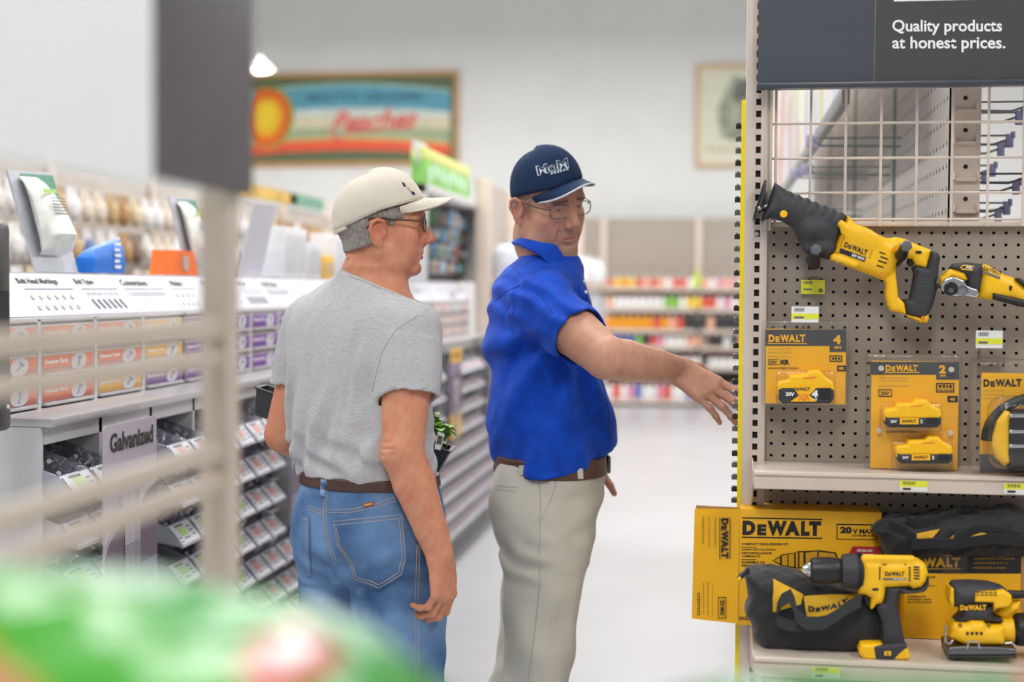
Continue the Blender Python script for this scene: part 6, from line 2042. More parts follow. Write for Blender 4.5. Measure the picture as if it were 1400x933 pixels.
def limb(v, pts, rs, k=0.02, sq=None, sf=1.0):
    for i, (a, b, r0, r1) in enumerate(zip(pts, pts[1:], rs, rs[1:])):
        v.rc(a, b, r0, r1, k if i == 0 else 0.005, 'u', sq, sf)


def mixc(c, c2, w):
    return c * (1 - w[:, None]) + np.array(c2, np.float32)[None, :] * w[:, None]


def sstep(x, a, b):
    t = np.clip((x - a) / (b - a), 0, 1)
    return t * t * (3 - 2 * t)


def skin_tint(H, base, red, brow=None, stub=None):
    base, red = lin(base), lin(red)

    def fn(v):
        c = np.tile(np.array(base, np.float32), (len(v), 1))
        n = wob(v[:, 0], v[:, 1], v[:, 2], 70, 2.0) * 0.5 + 0.5 * wob(v[:, 0], v[:, 1], v[:, 2], 190, 5.0)
        c = mixc(c, red, np.clip(0.28 + 0.5 * n, 0, 0.8))
        L = H.loc(v)
        x, y, z = np.abs(L[:, 0]), L[:, 1], L[:, 2]
        hd = (z > -0.2) & (np.abs(L).max(1) < 0.3)
        g = lambda cx, cy, cz, sx, sy, sz: np.exp(-((x - cx) / sx) ** 2 - ((y - cy) / sy) ** 2 - ((z - cz) / sz) ** 2) * hd
        c = mixc(c, red, np.clip(0.4 * g(0.042, 0.07, -0.03, 0.025, 0.05, 0.022) + 0.8 * g(0, 0.11, -0.036, 0.016, 0.03, 0.016) + 0.7 * g(0.085, -0.012, -0.01, 0.01, 0.03, 0.04), 0, 1))
        lips = np.clip(1.25 * g(0, 0.095, -0.0735, 0.021, 0.014, 0.0085) - 0.15, 0, 1)
        c = mixc(c, lin('#b36a62'), lips * 0.75)
        if stub is not None:
            w = np.clip(g(0, 0.085, -0.103, 0.035, 0.04, 0.018) * 1.1 + g(0.0, 0.1, -0.058, 0.028, 0.02, 0.008) + 0.8 * g(0.03, 0.09, -0.08, 0.008, 0.03, 0.02), 0, 1)
            sp = 0.55 + 0.45 * np.sin(v[:, 0] * 2100) * np.sin(v[:, 2] * 1900 + v[:, 1] * 800)
            c = mixc(c, lin(stub), w * sp * 0.8)
        if brow is not None:
            zc = 0.0205 - 0.25 * np.maximum(x - 0.034, 0)
            w = np.exp(-((z - zc) / 0.0042) ** 2) * sstep(x, 0.010, 0.016) * (1 - sstep(x, 0.046, 0.054)) * (y > 0.06) * hd
            c = mixc(c, lin(brow), np.clip(w * 1.2, 0, 1) * 0.85)
        # eyes
        ex, ez = x - 0.0315, z + 0.002
        on = hd & (np.sqrt(ex ** 2 + (y - 0.0755) ** 2 + ez ** 2) < 0.01335) & (y > 0.08)
        c[on] = lin('#d8d0c8')
        ir = on & (((L[:, 0] - np.sign(L[:, 0]) * 0.0305) ** 2 + (z + 0.0035) ** 2) < 0.0058 ** 2)
        c[ir] = lin('#5a5048')
        pu = on & (((L[:, 0] - np.sign(L[:, 0]) * 0.0305) ** 2 + (z + 0.0035) ** 2) < 0.0026 ** 2)
        c[pu] = lin('#15110f')
        return c
    return fn


def cap(H, parent, m_cl, m_edge, tilt, brim_len=0.072, drop=0.020, size=1.0, zb=0.030, bdown=0.0, roll=0.0):
    """baseball cap in the head frame: crown, curved brim, button, rear strap"""
    Rt = Matrix.Rotation(math.radians(roll), 3, 'Y') @ Matrix.Rotation(math.radians(tilt), 3, 'X')
    w = lambda x, y, z: H.w(*(Rt @ Vector((x, y, z - zb)) * size + Vector((0, -0.006, zb))))
    # crown
    q = MB()
    rings = []
    n = 48
    for i in range(15):
        t = i / 14
        ph = t * math.pi / 2
        cs, sn = math.cos(ph) ** 0.82, math.sin(ph)
        ring = []
        for k in range(n):
            a = 2 * math.pi * k / n
            ca, sa = math.cos(a), math.sin(a)
            fr = max(0.0, sa) ** 2
            r_x, r_y = 0.0865 * cs, (0.108 + 0.002 * fr) * cs
            zz = -0.018 * (sa < 0) * (-sa) * (1 - t) + (0.092 + 0.012 * fr * math.sin(ph * 1.6)) * sn
            pan = 1 - 0.0075 * (1 - t * 0.5) * max(0, 1 - abs(((a / (math.pi / 3)) % 1) - 0.5) * 0 - abs(math.sin(3 * a + math.pi / 2)) * 6)
            wr = 1 + 0.006 * math.sin(7 * a + 9 * t) * (1 - t)
            ring.append(w(r_x * ca * pan * wr, r_y * sa * pan * wr, zb + zz))
        rings.append(ring)
    q.loft(rings, caps=False)
    q.bm.faces.new(q.bm.verts[-n:]) if False else None
    crown = q.done('cap_crown', m_cl, parent, 1.0)
    md = crown.modifiers.new('thick', 'SOLIDIFY')
    md.thickness = 0.003
    md.offset = 1
    sm_ = MB()
    for k in range(6):
        sm_.tube([rings[i][(4 + 8 * k) % n] for i in range(15)], 0.0034, 5)
    sm_.done('cap_seams', m_cl, parent)
    ey = MB()
    for k in range(6):
        ey.sph(rings[8][(8 * k) % n], 0.0036, 5)
    ey.done('eyelets', m_cl, parent)
    MB().sph(w(0, 0, zb + 0.0935), (0.008, 0.008, 0.005), 8).done('cap_button', m_cl, parent)
    # brim
    def bp(u, t, dz=0.0):
        a = math.radians(90 + 66 * u)
        ca, sa = math.cos(a), math.sin(a)
        x0, y0 = 0.0875 * ca, 0.109 * sa
        ext = brim_len * (1 - abs(u) ** 3.2) ** 0.75
        x, y = x0 * (1 - 0.10 * t), y0 + ext * t
        z = zb + 0.002 - drop * (x / 0.075) ** 2 * (0.35 + 0.65 * t) + 0.004 * t * (1 - u * u) + dz - bdown * ext * t
        return w(x, y, z)
    q = MB()
    nu, nt = 36, 10
    top = [[bp(-1 + 2 * i / nu, j / nt, 0.0018) for j in range(nt + 1)] for i in range(nu + 1)]
    bot = [[bp(-1 + 2 * i / nu, j / nt, -0.0018) for j in range(nt + 1)] for i in range(nu + 1)]
    q.loft([a + b[::-1] for a, b in zip(top, bot)])
    q.done('cap_brim', m_cl, parent, 0.9)
    ed = [bp(-0.97 + 1.94 * i / nu, 1.0) for i in range(nu + 1)]
    MB().tube(ed, 0.0024, 6).done('brim_edge', m_edge, parent)
    return w, crown


def glasses(H, parent, m, lens, rx=0.024, rz=0.0155, half=False, y=0.101, zc=-0.004, thick=0.0011):
    T = MB()
    for s in (1, -1):
        pts = []
        for i in range(28):
            a = 2 * math.pi * i / 28
            px = rx * math.copysign(abs(math.cos(a)) ** 0.75, math.cos(a))
            pz = rz * math.copysign(abs(math.sin(a)) ** 0.75, math.sin(a))
            pts.append(H.w(s * 0.0325 + px, y - 0.010 * ((0.0325 + s * px * s) / 0.055) ** 2 * 1.0, zc + pz))
        T.tube(pts, thick * (1.2 if not half else 1.4), 6, closed=True)
        q = MB()
        vs = [q.bm.verts.new(p) for p in pts]
        q.bm.faces.new(vs)
        q.done('lens', lens, parent)
        T.tube([H.w(s * 0.0565, y - 0.010, zc + 0.006), H.w(s * 0.068, y - 0.014, zc + 0.008), H.w(s * 0.0765, 0.06, zc + 0.009), H.w(s * 0.081, 0.0, zc + 0.010), H.w(s * 0.081, -0.022, zc + 0.004), H.w(s * 0.078, -0.038, zc - 0.012)], thick * 1.5, 6)
        T.tube([H.w(s * 0.010, y - 0.001, zc - 0.002), H.w(s * 0.009, y - 0.006, zc - 0.008)], 0.0018, 6)
    T.tube([H.w(-0.009, y, zc + 0.003), H.w(0, y + 0.003, zc + 0.006), H.w(0.009, y, zc + 0.003)], thick, 6)
    return T.done('glasses_frame', m, parent)


def hair_band(H, parent, m, low=-0.078, temple=0.045, grow=0.006, lid=0.05, slope=0.0):
    lo, hi = np.array(H.o) - 0.19, np.array(H.o) + 0.19
    v = Vol(lo, hi, 0.0026)
    Rn, on = np.array(H.R, np.float32), np.array(H.o, np.float32)

    def fn(X, Y, Z):
        x = ((X - on[0]) * Rn[0, 0] + (Y - on[1]) * Rn[1, 0] + (Z - on[2]) * Rn[2, 0]) / H.k / H.kx
        y = ((X - on[0]) * Rn[0, 1] + (Y - on[1]) * Rn[1, 1] + (Z - on[2]) * Rn[2, 1]) / H.k / H.ky
        z = ((X - on[0]) * Rn[0, 2] + (Y - on[1]) * Rn[1, 2] + (Z - on[2]) * Rn[2, 2]) / H.k / H.kz
        r = (0.076 + grow, 0.100 + grow, 0.088 + grow)
        k0 = np.sqrt((x / r[0]) ** 2 + ((y + 0.008) / r[1]) ** 2 + ((z - 0.025) / r[2]) ** 2)
        e = (k0 - 1) * 0.085
        # nape: the hair follows the neck a little
        e2 = np.sqrt(x * x * 0.75 + (y + 0.020) ** 2) - 0.0655 - 0.02 * np.clip(z + 0.07, -0.03, 0.05)
        e2 = np.maximum(e2, z - 0.0)
        e = smin(e, e2, 0.02)
        back = np.maximum(y + 0.030 + 0.25 * z, low + 0.35 * (y + 0.09) - z)
        side = np.maximum(y - temple + 0.25 * np.abs(z - 0.02), 0.010 - z)
        burn = np.maximum(np.maximum(y - 0.030, 0.014 - y), -0.006 - z)
        reg = np.minimum(np.minimum(back, side), burn)
        reg = np.maximum(reg, z - lid - slope * y)
        d = -smin(-e, -reg, 0.006)
        d = d + 0.0007 * np.sin(x * 900 + z * 250 + 3 * np.sin(y * 200)) + 0.0007 * np.sin(y * 820 + z * 420)
        return (d * H.k).astype(np.float32)
    v.put(fn, lo, hi, 0)
    return v.done('hair', m, parent, 1)


M_skin = attr_mat('skin', 0.48, bump=0.16, bscale=420, sss=0.12, spec=0.35)
M_den = mat('denim', '#385680', 0.85, hex2='#6f90ba', vscale=7, bump=0.3, bscale=700, spec=0.2)
M_den2 = mat('denim_seam', '#41628f', 0.85, hex2='#9db6d3', vscale=70, bump=0.3, bscale=700, spec=0.2)
M_thr = mat('thread_tan', '#b9aa95', 0.8, var=0.1)
M_gry = mat('jersey_grey', '#b0b0b2', 0.92, hex2='#c1c1c3', vscale=160, stretch=(0.5, 0.5, 3), bump=0.3, bscale=420, spec=0.15)
M_lea = mat('leather_brown', '#4a3029', 0.5, var=0.15, vscale=14)
M_stone = mat('cap_stone', '#d6cebf', 0.85, var=0.03, bump=0.35, bscale=600, spec=0.2)
M_blue = mat('polo_blue', '#104ec8', 0.75, hex2='#0c42b2', vscale=30, bump=0.25, bscale=900, spec=0.2, sheen=0.05)
M_navy = mat('cap_navy', '#1f3352', 0.8, var=0.05, bump=0.3, bscale=700, spec=0.2)
M_khk = mat('chino_khaki', '#c6c2b5', 0.85, var=0.03, vscale=12, bump=0.25, bscale=700, spec=0.2)
M_khk2 = mat('chino_seam', '#aeaa9c', 0.85, var=0.05)
M_shoe = mat('shoe_brown', '#4b3a30', 0.6, var=0.1)
M_lens = clear_plastic('spectacle_lens', '#ffffff', 0.08, 0.03)
M_lens2 = clear_plastic('spectacle_lens_tinted', '#d9c4ae', 0.25, 0.03)
M_gfr = mat('frame_bronze', '#5b4636', 0.35, 0.7)
M_gfs = mat('frame_pewter', '#6e6a66', 0.3, 0.8)
M_hair = mat('hair_grey', '#a39c94', 0.6, hex2='#75706a', vscale=60, stretch=(6, 6, 1), bump=0.5, bscale=220)
M_hair2 = mat('hair_shaved', '#a98878', 0.7, hex2='#8d7366', vscale=300)


def shoe(name, parent, p, fwd):
    fwd = Vector(fwd).normalized()
    p = Vector((p[0], p[1], 0))
    v = Vol(p - Vector((0.28, 0.28, 0.01)), p + Vector((0.28, 0.28, 0.14)), 0.005)
    v.rc(p + Vector((0, 0, 0.05)) - fwd * 0.06, p + Vector((0, 0, 0.038)) + fwd * 0.14, 0.046, 0.042, 0.02)
    v.rc(p + Vector((0, 0, 0.06)), p + Vector((0, 0, 0.1)) - fwd * 0.02, 0.05, 0.046, 0.02)
    v.cut((0, 0, 0.002), (0, 0, -1), 0.002)
    return v.done(name, M_shoe, parent)


def strand(bv, pts, r, off, n=6):
    """a thin line laid on a surface along sight-line points; returns tube points"""
    out = []
    for (x0, y0), (x1, y1) in zip(pts, pts[1:]):
        for i in range(n):
            h_ = drape(bv, x0 + (x1 - x0) * i / n, y0 + (y1 - y0) * i / n, off)
            if h_ is not None: out.append(h_)
    h_ = drape(bv, pts[-1][0], pts[-1][1], off)
    if h_ is not None: out.append(h_)
    return out


def lines(bv, polys, r, off, m, parent, name, n=6):
    q = MB()
    for P in polys:
        s = strand(bv, P, r, off, n)
        if len(s) > 1: q.tube(s, r, 5)
    return q.done(name, m, parent, 1.2)


# ================================================================= man in grey
d0 = 3.12
AX = math.atan2(RV.y, RV.x)
ANG = AX - math.radians(43)
fw = RV * math.sin(math.radians(43)) + DV * math.cos(math.radians(43))
rt = RV * math.cos(math.radians(43)) - DV * math.sin(math.radians(43))
hip0 = at(503, 700, d0)
PG = thing('person', 'person in grey t-shirt, jeans and stone cap seen from behind, looking right', 'person', (hip0.x, hip0.y, 0))
C = at(492, 446, d0)
HG = Head(at(520, 307, d0 - 0.005), basis(RV + DV * 0.16, 0, 0), 1.0, 1.0, 0.94, 0.90, -0.014)
shR, shL = C + rt * 0.156 - Vector((0, 0, 0.006)), C - rt * 0.160 - Vector((0, 0, 0.006))
elR, wrR = at(551, 618, 2.94), at(601, 757, 2.945)
elL, wrL = at(387, 594, 3.25), at(486, 640, 3.42)
body = Vol(Vector((min(elL.x, C.x) - 0.34, C.y - 0.42, -0.02)), Vector((wrR.x + 0.24, C.y + 0.52, at(520, 232, d0).z)), 0.003)
face(body, HG, 1.0, 1.0)
nk = at(511, 398, d0 + 0.005)
HG.rc(body, [(0, -0.016, -0.05), (0, -0.020, -0.10)], [0.054, 0.053], 0.03)
body.rc(HG.w(0, -0.020, -0.10), nk, 0.053, 0.060, 0.03)
body.rc(HG.w(0.03, 0.02, -0.10), at(530, 397, d0 - 0.03), 0.016, 0.014, 0.03)
for i in range(5):                                          # creases of the nape
    cx_ = HG.w(0, -0.020, -0.085).lerp(nk, 0.02 + 0.17 * i)
    rr_ = 0.0555 + 0.0015 * i
    arc = []
    for q in range(9):
        th = math.radians(-20 + 14 * q)
        arc.append(cx_ - RV * (math.cos(th) * rr_) - DV * (math.sin(th) * rr_) + Vector((0, 0, 0.012 - 0.0032 * q)))
    for a_, b_ in zip(arc, arc[1:]):
        body.rc(a_, b_, 0.0022, 0.0022, 0.004, 's')
tst = [st(372, 512, d0, 0.055, 0.055, ANG), st(398, 503, d0, 0.11, 0.075, ANG), st(420, 497, d0, 0.15, 0.09, ANG), st(480, 491, d0, 0.165, 0.105, ANG), st(560, 496, d0, 0.16, 0.11, ANG), st(650, 504, d0, 0.145, 0.105, ANG), st(715, 505, d0, 0.15, 0.125, ANG), st(780, 505, d0, 0.14, 0.1, ANG)]
body.ztube(tst, 0.03)
limb(body, [shR, shR.lerp(elR, 0.5), elR, elR.lerp(wrR, 0.3), elR.lerp(wrR, 0.75), wrR], [0.048, 0.052, 0.043, 0.0445, 0.035, 0.0295], 0.02)
limb(body, [shL, shL.lerp(elL, 0.5), elL, elL.lerp(wrL, 0.3), wrL], [0.046, 0.048, 0.042, 0.042, 0.029], 0.02)
body.ell(elR - fw * 0.022, (0.024, 0.024, 0.026), 0.03)
for i in range(3):
    c_ = elR + Vector((0, 0, 0.020 - 0.013 * i)) + rt * (0.01 * (i % 2))
    body.rc(c_ - fw * 0.05 - rt * 0.02, c_ - fw * 0.044 + rt * 0.025 + Vector((0, 0, 0.006)), 0.0013, 0.0008, 0.007, 's')
fdir = Vector((0, 0, -1)) + (wrR - elR).normalized() * 0.25
tipsG = build_hand(body, wrR, fdir, -RV * 0.8 + DV * 0.45, 1 if (fdir.cross(-RV * 0.8 + DV * 0.45)).dot(fw) > 0 else -1, [(0.45, 0.7, 0.5), (0.55, 0.75, 0.5), (0.6, 0.75, 0.5), (0.65, 0.75, 0.45)], 0.03, 1.02)
fl = RV * 0.8 + DV * 0.5 - Vector((0, 0, 0.1))
build_hand(body, wrL, fl, Vector((0, 0, 1)), 1 if fl.cross(Vector((0, 0, 1))).dot(DV) > 0 else -1, [(0.3, 0.3, 0.3)] * 4, 0.03)
hipR, hipL = at(540, 745, 3.05), at(468, 745, 3.18)
knR, knL = at(552, 933, 3.05), at(461, 933, 3.18)
anR, anL = Vector((knR.x + 0.01, knR.y - 0.02, 0.10)), Vector((knL.x - 0.01, knL.y + 0.0, 0.10))
limb(body, [hipR, knR, anR], [0.078, 0.055, 0.042], 0.03)
limb(body, [hipL, knL, anL], [0.075, 0.055, 0.042], 0.03)
for a_ in (anR, anL):
    body.rc(a_ - Vector((0, 0, 0.05)) - fw * 0.03, a_ - Vector((0, 0, 0.062)) + fw * 0.12, 0.03, 0.025, 0.02)
body.done('body', M_skin, PG, 1, skin_tint(HG, '#cf9475', '#c46f55', brow='#8d7d70', stub=None))
hair_band(HG, PG, M_hair, low=-0.074, temple=0.052, grow=0.0055, lid=0.034, slope=0.27)
capw, crownG = cap(HG, PG, M_stone, M_stone, 17, 0.068, 0.022, 1.0, 0.030, 0.32)
glasses(HG, PG, M_gfr, M_lens2, 0.025, 0.016, True, 0.105, -0.002, 0.0014)
MB().tube([capw(0.087 * math.cos(a), 0.108 * math.sin(a), 0.03 - 0.016 * -math.sin(a) - 0.004) for a in [math.pi * (1.28 + 0.44 * i / 12) for i in range(13)]], 0.0045, 6).done('cap_strap', M_stone, PG)
# shirt
tsh = [st(368, 506, d0, 0.066, 0.064, ANG), st(376, 505, d0, 0.072, 0.068, ANG), st(390, 502, d0, 0.116, 0.084, ANG), st(404, 499, d0, 0.152, 0.098, ANG), st(424, 495, d0, 0.182, 0.112, ANG), st(450, 492, d0, 0.194, 0.122, ANG), st(490, 491, d0, 0.196, 0.129, ANG), st(530, 492, d0, 0.186, 0.130, ANG), st(570, 491, d0, 0.180, 0.131, ANG), st(605, 494, d0, 0.176, 0.131, ANG), st(632, 497, d0, 0.172, 0.130, ANG), st(649, 501, d0, 0.165, 0.127, ANG)]
v = Vol(Vector((C.x - 0.36, C.y - 0.40, at(500, 668, d0).z)), Vector((C.x + 0.40, C.y + 0.36, at(500, 352, d0).z)), 0.004)
v.ztube(tsh, 0, ex=2.15, smooth=0.03)
v.rc(shR - rt * 0.08 + Vector((0, 0, 0.012)), shR - rt * 0.015, 0.055, 0.060, 0.04)
v.rc(shL + rt * 0.08 + Vector((0, 0, 0.012)), shL + rt * 0.015, 0.055, 0.060, 0.04)
hmR, hmL = shR.lerp(elR, 0.56), shL.lerp(elL, 0.56)
hR2 = hmR + RV * 0.006
v.rc(shR, shR.lerp(elR, 0.3), 0.062, 0.066, 0.04)
v.rc(shL, shL.lerp(elL, 0.3), 0.060, 0.063, 0.04)
cyl_put(v, shR.lerp(elR, 0.15), hR2, 0.066, 0.066, 0.02)
cyl_put(v, shL.lerp(elL, 0.15), hmL, 0.063, 0.062, 0.02)


def foldG(X, Y, Z):
    u = (X - C.x) * rt.x + (Y - C.y) * rt.y
    f_ = (X - C.x) * fw.x + (Y - C.y) * fw.y
    h = Z - C.z
    wv = wob(X, Y, Z, 14, 1.3)
    low = sstep(-h, 0.02, 0.25)
    # long hanging folds, pulled towards the right hip
    s1 = np.sin((u * 1.0 - h * 0.22 + 0.03 * wv) * 85)
    s2 = np.sin((u * 0.45 + h * 1.0 + 0.035 * wv) * 110 + 1.0)
    bunch = np.exp(-((h + 0.30) / 0.06) ** 2)
    back = sstep(-f_, -0.06, 0.05)
    d = 0.0085 * (0.2 + low) * s1 * back * (0.4 + 0.6 * sstep(-u, -0.10, 0.10)) + 0.0075 * s2 * bunch + 0.006 * wob(X, Y, Z, 26, 0.4) * (0.3 + low)
    # deep creases under the arms
    d = d + 0.011 * np.exp(-((u + 0.125 - 0.10 * h) / 0.007) ** 2) * low + 0.010 * np.exp(-((u + 0.08 - 0.18 * h) / 0.008) ** 2) * low + 0.009 * np.exp(-((u + 0.02 - 0.30 * h) / 0.010) ** 2) * sstep(-h, 0.08, 0.2)
    d = d + 0.005 * np.exp(-((u - 0.115 - 0.15 * h) / 0.009) ** 2) * sstep(-h, -0.05, 0.05) * back
    d = d * np.clip((h + 0.335) / 0.05, 0.3, 1)
    return d.astype(np.float32)


v.put(foldG, v.lo, v.lo + v.h * v.n, op='d')
# openings of the sleeves
cyl_put(v, shR.lerp(elR, 0.42), hR2 + (elR - shR) * 0.05, 0.052, 0.0615, 0.004, 's')
cyl_put(v, shL.lerp(elL, 0.42), hmL + (elL - shL) * 0.05, 0.050, 0.058, 0.004, 's')
# neck opening
v.rc(nk + Vector((0, 0, 0.012)), HG.w(0, -0.02, -0.06), 0.064, 0.062, 0.006, 's')
P1_, P2_ = at(476, 371, d0), at(541, 398, d0)
nn_ = (P2_ - P1_).cross(DV)
v.cut(P1_, nn_ if nn_.z > 0 else -nn_, 0.004)
shirtG = v.done('t_shirt', M_gry, PG, 2)
bvG = bvh_of(shirtG)
lines(bvG, [[(478, 377), (490, 382), (508, 389), (525, 396), (540, 402)]], 0.0022, 0.0006, M_gry, PG, 'neck_rib')
lines(bvG, [[(571, 432), (540, 452), (523, 480), (512, 520), (509, 535)]], 0.0009, 0.0002, mat('jersey_seam', '#9fa0a2', 0.9), PG, 'sleeve_seam')
lines(bvG, [[(518, 545), (540, 541), (565, 535), (585, 530)]], 0.0008, 0.0002, MATS['jersey_seam'], PG, 'hem_stitch')
# jeans
v = Vol(Vector((C.x - 0.32, C.y - 0.40, 0.0)), Vector((C.x + 0.40, C.y + 0.40, at(500, 640, d0).z)), 0.0042)
v.ztube([st(650, 505, d0, 0.160, 0.124, ANG), st(664, 505, d0, 0.165, 0.132, ANG), st(690, 506, d0, 0.171, 0.146, ANG), st(715, 506, d0, 0.173, 0.152, ANG), st(740, 506, d0, 0.171, 0.147, ANG), st(765, 506, d0, 0.166, 0.132, ANG), st(790, 506, d0, 0.155, 0.108, ANG)], 0, ex=2.2)
bR, bL = at(537, 728, d0 - 0.06) - fw * 0.05, at(462, 728, d0 + 0.06) - fw * 0.05
v.ell(bR, (0.086, 0.086, 0.085), 0.05)
v.ell(bL + RV * 0.03, (0.078, 0.078, 0.082), 0.05)
limb(v, [hipR, hipR.lerp(knR, 0.5), knR, Vector((knR.x, knR.y, 0.45)), Vector((anR.x, anR.y, 0.06))], [0.104, 0.098, 0.087, 0.08, 0.078], 0.03)
limb(v, [hipL, hipL.lerp(knL, 0.5), knL, Vector((knL.x, knL.y, 0.45)), Vector((anL.x, anL.y, 0.06))], [0.098, 0.089, 0.079, 0.078, 0.077], 0.03)
v.cut((0, 0, 0.03), (0, 0, -1), 0.002)


def foldJ(X, Y, Z):
    u = (X - hip0.x) * rt.x + (Y - hip0.y) * rt.y
    h = Z - hip0.z
    wv = wob(X, Y, Z, 15, 4.0)
    seat = np.exp(-((h + 0.10) / 0.05) ** 2)
    d = 0.0045 * np.sin((h - 0.45 * np.abs(u - 0.02) + 0.03 * wv) * 105) * seat
    lg = sstep(-h, 0.08, 0.2)
    d = d + 0.0035 * np.sin((u * 1.0 + h * 0.35 + 0.04 * wv) * 60) * lg + 0.003 * wob(X, Y, Z, 32, 2.0) * (0.3 + lg)
    # long crease from seat to the right knee
    d = d + 0.010 * np.exp(-((u - 0.045 + 0.42 * (h + 0.14)) / 0.014) ** 2) * lg
    return d.astype(np.float32)


v.put(foldJ, v.lo, v.lo + v.h * v.n, op='d')
jeans = v.done('jeans', M_den, PG, 2)
bvJ = bvh_of(jeans)
# belt
v = Vol(Vector((C.x - 0.30, C.y - 0.32, at(500, 672, d0).z)), Vector((C.x + 0.32, C.y + 0.32, at(500, 636, d0).z)), 0.003)
v.ztube([st(645, 505, d0, 0.166, 0.131, ANG), st(661, 505, d0, 0.1695, 0.136, ANG)], 0, ex=2.2)
v.ztube([st(640, 505, d0, 0.150, 0.114, ANG), st(668, 505, d0, 0.150, 0.114, ANG)], 0.002, 's', ex=2.2)
belt = v.done('belt', M_lea, PG, 1)
bvB = bvh_of(belt)
# pockets, yoke, seams, loops and patch
pk_ = [(455, 711), (550, 701), (556, 765), (552, 785), (518, 807), (484, 794), (478, 770)]


def pocket(P, nm):
    ctr = Vector((sum(p[0] for p in P) / len(P), sum(p[1] for p in P) / len(P)))
    mb = MB()
    n, m_ = 40, 10
    per = []
    seglen = [(Vector(P[i]) - Vector(P[(i + 1) % len(P)])).length for i in range(len(P))]
    tot = sum(seglen)
    for k in range(n):
        t = tot * k / n
        i = 0
        while t > seglen[i]:
            t -= seglen[i]
            i += 1
        per.append(Vector(P[i]).lerp(Vector(P[(i + 1) % len(P)]), t / seglen[i]))
    rings = []
    for j in range(m_ + 1):
        f_ = 1 - j / m_
        rings.append([drape(bvJ, *(ctr + (q - ctr) * f_), 0.0042 if j else 0.0003) for q in per])
        if j == 0: rings.append([drape(bvJ, *(ctr + (q - ctr) * 0.995), 0.0042) for q in per])
    ok = [r for r in rings if all(x is not None for x in r)]
    V_ = [mb.ring(r) for r in ok]
    for a, b in zip(V_, V_[1:]):
        for i in range(n):
            mb.bm.faces.new((a[i], a[(i + 1) % n], b[(i + 1) % n], b[i]))
    return mb.done(nm, M_den, PG, 1.2)


pR = pocket(pk_, 'back_pocket')
pL = pocket([(413, 704), (424, 707), (424, 745), (427, 786), (421, 789), (412, 780), (411, 740)], 'back_pocket')
lines(bvJ, [[(457, 714), (548, 705)], [(457, 719), (548, 710)], [(459, 716), (463, 745), (482, 772), (486, 790), (518, 803), (548, 784), (553, 764), (548, 706)], [(462, 722), (466, 745), (484, 770), (488, 787), (518, 799), (545, 782), (549, 764), (545, 712)], [(416, 709), (423, 711)], [(421, 710), (421, 745), (424, 783)]], 0.0007, 0.0046, M_thr, PG, 'pocket_stitch')
lines(bvJ, [[(421, 692), (443, 700), (449, 698)], [(449, 698), (480, 697), (515, 690), (541, 680)], [(449, 702), (480, 701), (515, 694), (541, 685)], [(445, 662), (443, 690), (443, 720), (449, 750), (459, 772)], [(448, 664), (446, 690), (446, 720), (452, 748), (461, 768)], [(420, 696), (443, 704)], [(430, 662), (470, 664), (520, 664), (537, 661)], [(570, 745), (569, 780), (567, 830), (568, 880), (569, 932)], [(573, 745), (573, 780), (571, 830), (572, 880), (573, 932)]], 0.0007, 0.0006, M_thr, PG, 'seam_stitch')
q = MB()
for (xa, ya, xb, yb) in ((445, 645, 443, 704),):
    pts = [drape(bvB, xa, ya, 0.003)] + [drape(bvB, xa + (xb - xa) * t, ya + (yb - ya) * t, 0.003) or drape(bvJ, xa + (xb - xa) * t, ya + (yb - ya) * t, 0.003) for t in (0.1, 0.2, 0.3, 0.45, 0.6)]
    q.strap([p for p in pts if p is not None], RV, 0.0075, 0.0012)
q.done('belt_loop', M_den2, PG)
drape_patch(bvJ, [(496, 689), (512, 686), (512, 692), (497, 695)], 0.0015, mat('patch_brown', '#8d4a3a', 0.7), PG, 'brand_patch', 4)
q = MB()
hp_ = [drape(bvJ, x, y, 0.0022) for x, y in ((499, 690.5), (509, 688.5), (509, 690.5), (499, 692.5))]
if all(hp_): q.quad(*hp_)
q.done('patch_print', mat('patch_gold', '#d8a03c', 0.6), PG)
# cap marks
bvC = bvh_of(crownG)
q = MB()
for P in (((548, 250), (552, 252), (554, 256), (551, 257)), ((560, 262), (565, 264), (566, 268), (562, 267))):
    pts = [drape(bvC, x, y, 0.0038) for x, y in P]
    if all(pts): q.bm.faces.new(q.ring(pts))
q.done('cap_emblem', M_navy, PG)
q = MB()
pts = [drape(bvC, x, y, 0.0038) for x, y in ((554, 256), (558, 258), (561, 263), (557, 261))]
if all(pts): q.bm.faces.new(q.ring(pts))
q.done('cap_emblem', mat('emblem_gold', '#c9a66a', 0.7), PG)
shoe('shoe', PG, anR + fw * 0.01, fw)
shoe('shoe', PG, anL + fw * 0.01, fw)

